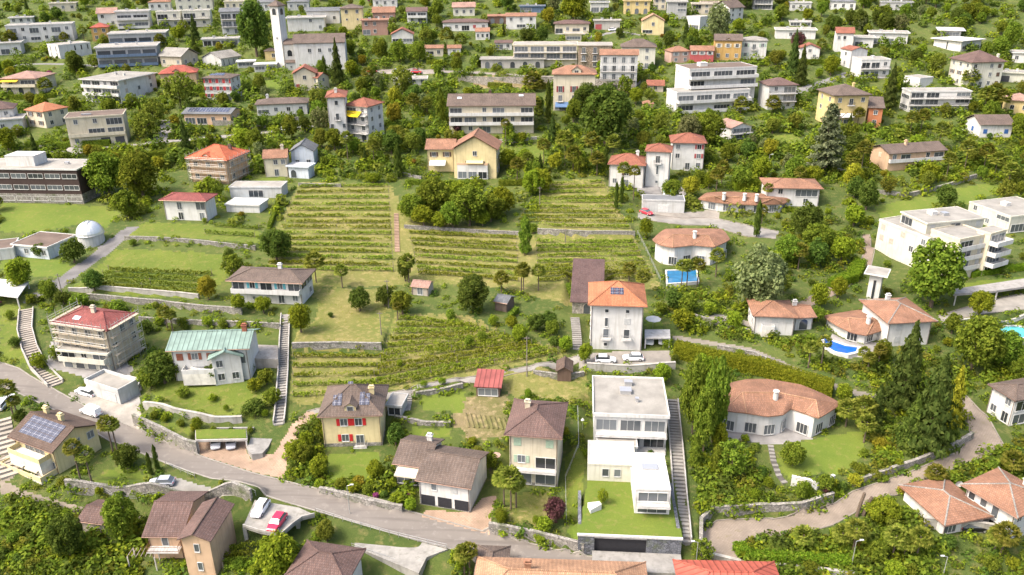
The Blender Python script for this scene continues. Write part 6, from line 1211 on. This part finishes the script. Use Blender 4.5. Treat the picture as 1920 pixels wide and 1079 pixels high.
# ------------------------------------------------------------------ platform with lawn and garage mouth under the modern house
def podium():
    a, b = POD[0], POD[1]; ex = (b-a); W = ex.length; ang = math.atan2(ex.y, ex.x); h = POD_Z-POD_B; root = empty('garage_podium', (a.x, a.y, POD_B), ang, 'dark slate podium with wide garage mouth under the flat lawn', 'garage'); x0, x1 = W*.16, W*.665
    sl = M('stone', (.14, .145, .16)); t = .5; q = -1.5
    MB().box(0, x0, q-t, q, -1.5, h-.25).build('wall', sl, root); MB().box(x1, W, q-t, q, -1.5, h-.25).build('wall', sl, root); MB().box(x0, x1, q-t+.003, q-.003, h-.6, h-.25).build('lintel', M('concrete', (.36, .35, .33)), root)
    MB().box(-.15, W+.15, q-t-.12, q-t+.2, h-.247, h+.1).build('coping', M('plaster', 'white'), root); MB().box(0, .5, q+.003, 9, -1, h-.1).build('wall', sl, root); MB().box(W-.5, W, q+.003, 12, -1, h-.1).build('wall', sl, root)
    MB().box(x0, x1, q-.1, q, -.4, h-.6).build('garage_door', M('paint', (.03, .03, .034)), root); MB().box(-.1, W+.1, q-t+.2, .4, h-.24, h-.03).build('lawn_edge', M('lawn'), root)
    MB().box(x0-.3, W, q-t-4.2, q-t-.005, -1.0, .05).build('ramp_slab', M('concrete', (.26, .25, .23)), root)
podium()
# ------------------------------------------------------------------ car deck on columns
def car_deck():
    c = DECK[0]; root = empty('parking_deck', (c.x, c.y, DECK_Z), 0, 'concrete parking deck on columns carrying the white and red cars', 'parking deck'); Q = [(p.x-c.x, p.y-c.y) for p in DECK]
    MB().prism(Q, -.45, .02).build('slab', M('concrete', (.28, .265, .235)), root); rl = [Vector((*q, 0)) for q in Q]
    ribbon(rl[1:7], .18, [.022]*6, [.42]*6).build('parapet', M('concrete', (.36, .34, .31)), root)
    for k in (1, 3, 5):
        q = Vector(Q[k])*.9; g = float(hz(c.x+q.x, c.y+q.y))-DECK_Z; MB().box(q.x-.3, q.x+.3, q.y-.3, q.y+.3, min(g-.6, -4.5), -.46).build('column', M('concrete'), root)
car_deck()
def slab_on(name, label, cat, px, z, th, mat, posts=(), rim=None):
    P = [at_z(u, v, z) for u, v in px]; c = P[0]; root = empty(name, (c.x, c.y, z), 0, label, cat); Q = [(p.x-c.x, p.y-c.y) for p in P]; MB().prism(Q, -th, 0).build('slab', mat, root)
    for k in posts: q = Q[k]; f = .94; mx = sum(a for a, _ in Q)/len(Q); my = sum(b for _, b in Q)/len(Q); x, y = mx+(q[0]-mx)*f, my+(q[1]-my)*f; g = float(hz(c.x+x, c.y+y))-z; MB().box(x-.12, x+.12, y-.12, y+.12, min(g-.4, -th-1.5), -th-.002).build('post', M('concrete', (.5, .48, .45)), root)
    return root
g = G(20, 575); slab_on('canopy', 'plain white flat canopy roof at the western edge', 'canopy', [(-30, 550), (33, 558), (54, 528), (-25, 521)], g.z+3.0, .25, M('paint', 'white'), (0, 1, 2, 3))
g = G(1850, 580); slab_on('carport', 'long concrete carport roof below the stepped apartments', 'carport', [(1788, 552), (1790, 542), (1870, 530), (1960, 516), (1960, 532), (1870, 545)], g.z+2.7, .5, M('concrete', (.28, .265, .245)), (0, 5, 4, 1))
g = G(420, 850); rt = slab_on('carport', 'low concrete carport built into the bank beside the road', 'carport', [(366, 826), (464, 824), (462, 806), (366, 806)], g.z+2.5, .4, M('concrete', (.36, .34, .31)), (0, 1))
p = G(416, 845); MB().box(-.5, 9.2, 4.6, 4.9, -3.4, -.41).build('back_wall', M('concrete', (.3, .29, .27)), rt)
P4 = [at_z(u, v, rt.location.z+.004) for u, v in [(368, 824), (462, 822), (461, 806), (367, 806)]]; MB().prism([(q.x-rt.location.x, q.y-rt.location.y) for q in P4], .002, .12).build('planted_roof', M('lawn'), rt)
for (u, label) in ((432, 'western of two cars parked in the carport by the road'), (452, 'eastern of two cars parked in the carport by the road')): pass
g = G(490, 858); slab_on('ramp_block', 'grey concrete ramp with rounded end beside the brick yard', 'ramp', [(463, 842), (470, 822), (492, 806), (514, 800), (513, 818), (503, 838), (492, 850), (472, 852)], g.z+1.0, 2.4, M('concrete', (.25, .24, .22)))
g = G(1238, 648); slab_on('carport', 'flat carport with two cars beside the tall white house', 'carport', [(1209, 634), (1257, 634), (1256, 618), (1209, 618)], g.z+2.4, .3, M('concrete', (.38, .37, .35)), (0, 1))
g = G(760, 1060); P = [(663, 985), (840, 1030), (800, 1045), (785, 1075), (665, 1025)]; slab_on('concrete_terrace', 'pale concrete terrace slab hanging below the road', 'terrace', P, G(750, 1008).z-.25, 2.8, M('concrete', (.28, .265, .235)))
g = G(500, 690); slab_on('sun_terrace', 'paved sun terrace beside the green-roofed villa next to the long stairway', 'terrace', [(466, 672), (521, 674), (521, 648), (466, 646)], g.z+2.1, 2.8, M('concrete', (.36, .32, .27)))
# ------------------------------------------------------------------ observatory dome
def dome():
    p = G(173, 455); sc = pxm(p); r = 24/sc; root = empty('observatory_dome', p, 0, 'white round observatory dome with a slit on the lawn', 'observatory'); m = MB(); n = 24; h = r*.75
    m.prism([(r*.94*math.cos(2*math.pi*k/n), r*.94*math.sin(2*math.pi*k/n)) for k in range(n)], -1, h).build('drum', M('plaster', 'lightgrey'), root)
    d = MB(); K = 8
    for i in range(K):
        a0, a1 = math.pi/2*i/K, math.pi/2*(i+1)/K
        for k in range(n):
            t0, t1 = 2*math.pi*k/n, 2*math.pi*(k+1)/n; P = [(r*math.cos(a)*math.cos(t), r*math.cos(a)*math.sin(t), h+r*math.sin(a)) for a, t in ((a0, t0), (a0, t1), (a1, t1), (a1, t0))]; d.face(P if i < K-1 else P[:3])
    do = d.build('dome', M('metal', (.72, .72, .7)), root)
    for sg in (-1, 1):
        s = MB()
        for i in range(10):
            a0, a1 = math.pi*.15+i*.17, math.pi*.15+(i+1)*.17; R1 = r*1.02; s.tube((sg*r*.16, -R1*math.cos(a0), h+R1*math.sin(a0)), (sg*r*.16, -R1*math.cos(a1), h+R1*math.sin(a1)), .07)
        s.build('slit_rail', M('metal', (.5, .5, .5)), do)
    rg = MB()
    for k in range(n): t0, t1 = 2*math.pi*k/n, 2*math.pi*(k+1)/n; rg.tube((r*1.0*math.cos(t0), r*1.0*math.sin(t0), h), (r*math.cos(t1), r*math.sin(t1), h), .12)
    rg.build('base_ring', M('metal', (.5, .5, .5)), root)
dome()
# ------------------------------------------------------------------ stairs
def stairs(px, wd, label, step=.8, mat=None, side=True):
    P = GP(px); D = densify(P, step); D = [Vector((q.x, q.y, float(hz(q.x, q.y)))) for q in D]; root = empty('stairway', D[-1], 0, label, 'stairs'); me = MB().box(-wd/2, wd/2, -step*.36, step*.36, -.7, .2).mesh('step', mat or M('slab', (.26, .245, .22)))
    ribbon([q-D[-1] for q in D], wd, [q.z-1-D[-1].z for q in D], [q.z+.06-D[-1].z for q in D]).build('flight', M('slab', (.11, .10, .09)), root)
    for i, q in enumerate(D):
        t = D[min(i+1, len(D)-1)]-D[max(0, i-1)]; put('step', me, root, q-D[-1], math.atan2(t.y, t.x)+math.pi/2)
    if side:
        for sg in (-1, 1):
            o = offs(D, sg*(wd/2+.12)); zt = np.convolve(np.pad([q.z for q in D], 3, mode='edge'), np.ones(7)/7, 'valid'); ribbon([q-D[-1] for q in o], .22, [z-1.5-D[-1].z for z in zt], [z+.75-D[-1].z for z in zt]).build('side_wall', M('concrete', (.36, .34, .31)), root)
stairs([(536, 592), (533, 640), (531, 700), (527, 760), (523, 796)], 1.7, 'long straight stairway between the green-roofed villa and the vines')
stairs([(50, 582), (47, 620), (56, 655), (72, 688), (105, 722)], 2.6, 'winding pale stone stairway down to the road at the western edge', 1.0, M('slab', (.33, .29, .24)))
stairs([(1260, 752), (1267, 830), (1274, 920), (1282, 1016)], 2.0, 'long grey stairway running beside the stepped modern house', .8)
stairs([(743, 402), (744, 440), (745, 472)], 1.3, 'earthy stone steps through the middle of the vineyard', .9, M('slab', (.36, .24, .16)), False)
stairs([(1078, 598), (1081, 625), (1083, 655)], 2.0, 'short stone steps west of the tall white house', .8, None, False)
stairs([(1445, 838), (1450, 865), (1460, 892), (1470, 905)], 1.0, 'stone garden steps curving down beside the round lawn', .9, None, False)
stairs([(2, 790), (10, 840), (22, 890)], 3.4, 'broad shallow steps west of the solar-roofed yellow house', 1.3, M('slab', (.36, .32, .26)), False)
stairs([(764, 770), (768, 745), (775, 735)], 1.1, 'narrow garden steps behind the red-shuttered house', .5, None, False)
# ------------------------------------------------------------------ scaffolds
PB = MB().tube((0, 0, 0), (0, 0, 1), .05, n=5).mesh('pole', M('metal', (.55, .55, .52)))
def scaffold(s, sides, label, lev=2.0, extra=1.2):
    root = empty('scaffolding', s['o'], s['ang'], label, 'scaffolding'); W, D, H = s['W'], s['D'], s['H']+extra; n = int(H/lev)
    for sd in sides:
        L = W if sd == 'f' else D; nb = max(2, round(L/2.3)); T2 = (lambda x, y: (x, -y)) if sd == 'f' else ((lambda x, y: (W+y, x)) if sd == 'r' else (lambda x, y: (-y, x)))
        for i in range(nb+1):
            for off in (.35, 1.25): x, y = T2(L*i/nb, off); put('pole', PB, root, (x, y, -2.5), 0, (1, 1, H+2.5+(.9 if off > 1 else 0)))
        for k in range(n):
            z = H-(n-1-k)*lev-.9; a = T2(0, .4); b = T2(L, 1.2); m = MB(); m.box(min(a[0], b[0]), max(a[0], b[0]), min(a[1], b[1]), max(a[1], b[1]), z, z+.06); m.build('deck_board', M('wood', (.42, .36, .27)), root)
            for dz in (.5, 1.0): p, q = T2(0, 1.25), T2(L, 1.25); m = MB(); m.tube((*p, z+dz), (*q, z+dz), .04, n=5); m.build('guard_rail', M('metal', (.6, .6, .57)), root)
for b in BLD:
    if b['name'] == 'villa_under_scaffold': scaffold(b['vols'][0], 'frl', 'metal scaffolding around the cream villa with the dull red roof')
    if b['name'] == 'villa_being_reroofed': scaffold(b['vols'][0], 'frl', 'metal scaffolding around the peach villa with the bright orange roof', 2.0, .6)
# ------------------------------------------------------------------ vehicles
def car_meshes(col, van=False):
    st = [(-2.15, .78, .35, .62, 0), (-2.05, .86, .25, .80, 0), (-1.2, .90, .22, .90, 0), (0, .91, .2, .92, 0), (1.1, .9, .2, .90, 0), (1.9, .84, .24, .74, 0), (2.15, .72, .34, .58, 0)]
    m = MB(); ring = []
    for x, w, zb, zt, _ in st: ring.append([(x, -w, zb+.08), (x, -w, zt-.1), (x, -w*.9, zt), (x, w*.9, zt), (x, w, zt-.1), (x, w, zb+.08), (x, w*.85, zb), (x, -w*.85, zb)])
    for a, b in zip(ring[:-1], ring[1:]):
        for k in range(8): j = (k+1) % 8; m.face([a[k], a[j], b[j], b[k]])
    m.face(ring[0][::-1]); m.face(ring[-1]); body = m.mesh('body', M('carpaint', col))
    b0, b1 = ([(-2.0, .8), (1.25, .8)] if van else [(-1.95, .8), (1.0, .8)]); h = 1.75 if van else 1.42; t0, t1 = (-1.85, .7) if van else (-1.35, .25)
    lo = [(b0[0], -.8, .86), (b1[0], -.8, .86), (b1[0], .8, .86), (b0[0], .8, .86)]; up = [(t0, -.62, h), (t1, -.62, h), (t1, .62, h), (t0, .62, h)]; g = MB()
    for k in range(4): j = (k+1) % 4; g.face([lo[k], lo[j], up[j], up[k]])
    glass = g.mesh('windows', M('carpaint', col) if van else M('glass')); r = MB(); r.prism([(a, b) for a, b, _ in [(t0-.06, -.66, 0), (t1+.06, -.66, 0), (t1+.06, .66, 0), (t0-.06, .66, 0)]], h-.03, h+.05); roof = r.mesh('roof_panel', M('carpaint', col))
    ws = MB()
    if van: ws.face([(b1[0]+.02, -.7, .92), (b1[0]+.02, .7, .92), (t1+.06, .55, h-.06), (t1+.06, -.55, h-.06)])
    wt = MB().tube((0, -.11, 0), (0, .11, 0), .33, n=14).mesh('tyre', M('rubber')); wr = MB().tube((0, -.125, 0), (0, .125, 0), .2, n=10).mesh('rim', M('metal', (.6, .6, .6))); li = MB().box(-.05, .05, -.17, .17, -.07, .07)
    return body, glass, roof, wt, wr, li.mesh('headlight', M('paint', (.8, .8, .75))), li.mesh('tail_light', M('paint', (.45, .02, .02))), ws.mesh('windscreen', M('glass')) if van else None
CM = {}
def car(rear, front, col, label, van=False, z=None, k=1.0):
    a, b = (G(*rear), G(*front)) if z is None else (at_z(*rear, z), at_z(*front, z)); c = (a+b)/2; d = b-a
    if (col, van) not in CM: CM[(col, van)] = car_meshes(col, van)
    bd, gl, rf, wt, wr, hl, tl, ws = CM[(col, van)]; rt = empty('delivery_van' if van else 'car', (c.x, c.y, (float(hz(c.x, c.y)) if z is None else z)+.02), math.atan2(d.y, d.x), label, 'van' if van else 'car', 'parked cars'); rt.scale = (k, k, k)
    if z is None: rt.rotation_euler = (0, -math.atan2(float(hz(b.x, b.y)-hz(a.x, a.y)), (b-a).xy.length), math.atan2(d.y, d.x))
    put('body', bd, rt); put('windows', gl, rt); put('roof_panel', rf, rt)
    if ws: put('windscreen', ws, rt)
    for x in (-1.35, 1.35):
        for y in (-.8, .8): w = put('wheel', wt, rt, (x, y, .33)); put('rim', wr, w)
    for y in (-.58, .58): put('headlight', hl, rt, (2.08, y, .6)); put('tail_light', tl, rt, (-2.09, y, .68))
car((500, 942), (478, 975), (.75, .76, .77), 'white car parked on the concrete deck beside the red car', z=DECK_Z+.02)
car((530, 970), (510, 998), (.5, .02, .06), 'red car parked on the concrete deck by the road', z=DECK_Z+.02)
car((328, 908), (280, 910), (.35, .37, .4), 'silver-grey car with dark roof on the court above the stone wall')
car((188, 782), (154, 770), (.78, .78, .77), 'white van parked on the road beside the solar-roofed yellow house', True)
car((174, 742), (148, 734), (.72, .73, .74), 'white hatchback parked on the concrete forecourt')
car((1116, 678), (1154, 679), (.74, .75, .76), 'western white car in the courtyard below the tall white house')
car((1206, 675), (1168, 675), (.76, .76, .76), 'eastern white car in the courtyard below the tall white house')
car((1218, 632), (1218, 648), (.6, .61, .62), 'western car inside the flat carport beside the tall white house')
car((1242, 632), (1242, 648), (.7, .71, .72), 'eastern car inside the flat carport beside the tall white house')
car((405, 826), (405, 842), (.6, .6, .62), 'western car parked in the carport by the road', z=CP_Z+.03)
car((434, 826), (434, 842), (.45, .46, .5), 'eastern car parked in the carport by the road', z=CP_Z+.03)
car((1803, 993), (1845, 994), (.012, .012, .014), 'black car in the yard beside the lower eastern white villa')
car((525, 247), (548, 244), (.74, .75, .76), 'western white car parked on the upper lane')
car((552, 242), (576, 239), (.76, .76, .76), 'eastern white car parked on the upper lane')
car((1140, 59), (1160, 57), (.76, .76, .78), 'white car parked by the concrete garage at the top')
car((690, 136), (706, 137), (.5, .03, .03), 'red car at the western end of the plaza')
car((772, 137), (790, 138), (.5, .03, .04), 'red car at the eastern end of the plaza')
car((738, 136), (756, 137), (.6, .61, .62), 'silver car in the middle of the plaza')
car((1206, 400), (1218, 404), (.45, .03, .05), 'red car by the white garage below the tower villa')
car((0, 770), (22, 745), (.55, .56, .58), 'grey car at the very western edge of the road')
# ------------------------------------------------------------------ poles, lamps, railings, parasols
def lamp(u, v, h, label, dx=1):
    p = G(u, v); rt = empty('street_lamp', p, 0, label, 'street lamp'); MB().tube((0, 0, -.3), (0, 0, h), .08, .05, 8).build('pole', M('metal', (.55, .55, .53)), rt); m = MB(); m.tube((0, 0, h), (dx*.9, 0, h+.25), .04); m.build('arm', M('metal', (.55, .55, .53)), rt); m = MB(); m.box(dx*.8-.28, dx*.8+.28, -.12, .12, h+.18, h+.3); m.build('lamp_head', M('paint', (.6, .6, .58)), rt)
lamp(656, 963, 5.5, 'slim street lamp at the roadside below the red-shuttered house'); lamp(1304, 1066, 5.0, 'street lamp at the foot of the long grey stairway', -1); lamp(1596, 1064, 5.0, 'street lamp behind the bright bottom hedge'); lamp(1768, 1080, 3.6, 'white street lamp at the bottom beside the palms', -1); lamp(1440, 320, 5, 'garden lamp post among the palms east of the tower villa'); lamp(1785, 118, 6, 'lamp post west of the brown-hipped palazzo')
def utility(u, v, h, label): p = G(u, v); rt = empty('utility_pole', p, 0, label, 'pole'); MB().tube((0, 0, -.4), (0, 0, h), .13, .08, 8).build('mast', M('wood', (.2, .17, .14)), rt); MB().box(-.6, .6, -.05, .05, h-.45, h-.33).build('crossarm', M('wood', (.2, .17, .14)), rt)
utility(715, 628, 5.5, 'short wooden utility pole at the wall end by the dry lawn'); utility(729, 577, 7, 'wooden utility pole among the round trees above the dry lawn'); utility(988, 706, 9, 'tall wooden utility pole at the lane below the lower vines'); utility(120, 565, 7, 'wooden utility pole at the stepped lane'); utility(1060, 455, 4, 'thin pole at the vineyard stone wall'); utility(1012, 388, 6, 'thin wooden pole in the upper eastern vines')
def rail_fence(px, h, label, step=1.6):
    P = GP(px); D = densify(P, step); D = [Vector((q.x, q.y, float(hz(q.x, q.y)))) for q in D]; rt = empty('railing', D[0], 0, label, 'railing'); me = MB().box(-.035, .035, -.035, .035, -.3, h).mesh('post', M('metal', (.45, .45, .43)))
    for q in D: put('post', me, rt, q-D[0])
    for z in (h-.03, h*.55): m = MB(); [m.tube(D[i]-D[0]+Vector((0, 0, z)), D[i+1]-D[0]+Vector((0, 0, z)), .03, n=5) for i in range(len(D)-1)]; m.build('rail', M('metal', (.5, .5, .48)), rt)
rail_fence([(445, 917), (480, 930)], 1.1, 'short metal railing at the road above the stone wall'); rail_fence([(592, 962), (660, 984), (730, 1004), (838, 1030)], 1.0, 'metal railing along the lower road edge'); rail_fence([(130, 920), (200, 926), (275, 934), (360, 932)], 1.0, 'metal railing on the wall beside the silver-grey car'); rail_fence([(312, 874), (366, 897)], 1.0, 'low railing between the road and the car court'); rail_fence([(1195, 440), (1215, 480), (1238, 530)], 1.2, 'fence along the eastern vineyard edge', 2.0); rail_fence([(660, 1028), (720, 1050), (785, 1072)], 1.0, 'railing on the pale concrete terrace below the road'); rail_fence([(1083, 770), (1085, 840), (1060, 900), (1062, 980)], 1.1, 'garden fence between cream house and stepped modern house', 2.0)
def parasol(u, v, r, label, col='white', h=2.4):
    p = G(u, v); rt = empty('parasol', p, 0, label, 'parasol'); MB().tube((0, 0, -.1), (0, 0, h+.35), .03).build('pole', M('metal', (.5, .5, .5)), rt); m = MB(); n = 8
    for k in range(n): a, b = 2*math.pi*k/n, 2*math.pi*(k+1)/n; q = [(0, 0, h+.35), (r*math.cos(a), r*math.sin(a), h-.1), (r*math.cos(b), r*math.sin(b), h-.1)]; m.face(q); m.face([(x, y, z-.03) for x, y, z in q[::-1]])
    m.build('canopy', M('fabric', col), rt)
parasol(1224, 616, 1.75, 'large white octagonal parasol beside the tall white house'); parasol(1092, 806, .35, 'closed white parasol on the lawn west of the modern house', 'white', 2.2); parasol(930, 872, .9, 'pink and white parasol on the steps beside the three-garage house', 'pink', 2.2); parasol(700, 133, 1.6, 'orange parasol tent at the plaza edge', 'orange', 2.2)
def dish(u, v): p = G(u, v); rt = empty('satellite_dish', p, 0, 'round white satellite dish behind the lower eastern villa', 'satellite dish'); MB().tube((0, 0, -.3), (0, 0, 1.6), .05).build('pole', M('metal'), rt); m = MB(); n = 16; [m.face([(0, .05, 2.0), (.62*math.cos(2*math.pi*k/n), -.12, 2.0+.62*math.sin(2*math.pi*k/n)), (.62*math.cos(2*math.pi*(k+1)/n), -.12, 2.0+.62*math.sin(2*math.pi*(k+1)/n))]) for k in range(n)]; m.build('reflector', M('paint', 'white'), rt)
dish(1793, 926)
def trunk(u, v, h, label, lean): p = G(u, v); rt = empty('bare_trunk', p, 0, label, 'trunk'); MB().tube((0, 0, -.3), (lean*.5, 0, h*.6), .3, .27, 8).tube((lean*.5, 0, h*.6), (lean, 0, h), .27, .24, 8).build('stem', M('bark'), rt)
trunk(1606, 968, 4.6, 'western of two bare cut palm trunks on the brick drive', .6); trunk(1618, 966, 3.6, 'eastern of two bare cut palm trunks on the brick drive', .9)
def pergola(px, h, label):
    P = GP(px); c = P[0]; z = max(p.z for p in P)+h; rt = empty('pergola', (c.x, c.y, c.z), 0, label, 'pergola')
    for p in P: MB().box(p.x-c.x-.08, p.x-c.x+.08, p.y-c.y-.08, p.y-c.y+.08, p.z-c.z-.3, z-c.z).build('post', M('wood', (.5, .46, .4)), rt)
    for i in range(7): t = i/6; a = P[0].lerp(P[1], t)-c; b = P[3].lerp(P[2], t)-c; MB().tube((a.x, a.y, z-c.z+.06), (b.x, b.y, z-c.z+.06), .05, n=4).build('beam', M('wood', (.3, .25, .2)), rt)
pergola([(245, 1070), (295, 1070), (300, 1050), (255, 1050)], 2.2, 'pale wooden pergola in the garden before the peach house')
def cover(u, v): p = G(u, v); rt = empty('covered_furniture', p, .4, 'garden furniture under a white tarpaulin on the flat lawn', 'tarpaulin'); m = MB(); m.prism([(-1, -.8), (1.1, -.6), (1.3, .5), (-.7, .8)], 0, [.7, 1.1, .8, .95]); m.build('sheet', M('fabric', 'white'), rt)
cover(1113, 955)
# furrows of the dug plot
rt = empty('vegetable_bed', G(905, 790), 0, 'freshly dug vegetable bed with furrows beside the cream house', 'vegetable bed')
for i in range(9):
    a = G(872+i*9, 776+i*1.2)-rt.location; b = G(880+i*9, 802+i*.6)-rt.location; d = b-a; m = MB(); m.tube(a+Vector((0, 0, -.02)), b+Vector((0, 0, -.02)), .28, .24, 7); m.build('furrow', M('earth'), rt)
# ------------------------------------------------------------------ labels of the plants: look, then the building they stand by
CENT = []
for b in BLD:
    if b['short'] == 'upper house': continue
    x0 = min(s['px'][0] for s in b['vols']); x1 = max(s['px'][2] for s in b['vols']); y0 = min(s['px'][1] for s in b['vols']); y1 = max(s['px'][3] for s in b['vols']); CENT.append((x0, y0, x1, y1, b['short']))
bins = {}
for root, look, noun, u, v, rad in PLANTS:
    def dist(c): return math.hypot(max(c[0]-u, 0, u-c[2]), 1.6*max(c[1]-v, 0, v-c[3]))
    c = min(CENT, key=dist); cx, cy = (c[0]+c[2])/2, (c[1]+c[3])/2
    if v > c[3]-2: rel = 'below'
    elif v < c[1]+2: rel = 'above'
    elif u < cx: rel = 'just west of'
    else: rel = 'just east of'
    size = '' if noun.startswith(('large', 'tall', 'short')) else ('small ' if rad < (1.1 if noun.endswith('shrub') else 1.9) else ('big ' if rad > 3.2 else ''))
    bins.setdefault((f"{size}{look} {noun}".strip().replace('  ', ' '), rel, c[4]), []).append((u, v, root))
ORD = ['first', 'second', 'third', 'fourth', 'fifth', 'sixth', 'seventh', 'eighth', 'ninth', 'tenth', 'eleventh', 'twelfth', 'thirteenth', 'fourteenth', 'fifteenth', 'sixteenth']
for (what, rel, sh), L in bins.items():
    L.sort(key=lambda q: q[0])
    for i, (u, v, root) in enumerate(L):
        lab = f'{what} {rel} the {sh}' if len(L) == 1 else f'{what} {rel} the {sh}, {ORD[min(i, 15)]} from left'
        root['label'] = lab if len(lab.split()) <= 15 else lab.replace(' with slender trunk', '').replace('column-shaped ', '').replace('clipped ', '')
        root['group'] = 'garden palms' if 'palm' in root.name else ('garden shrubs' if 'shrub' in root.name else 'garden trees')
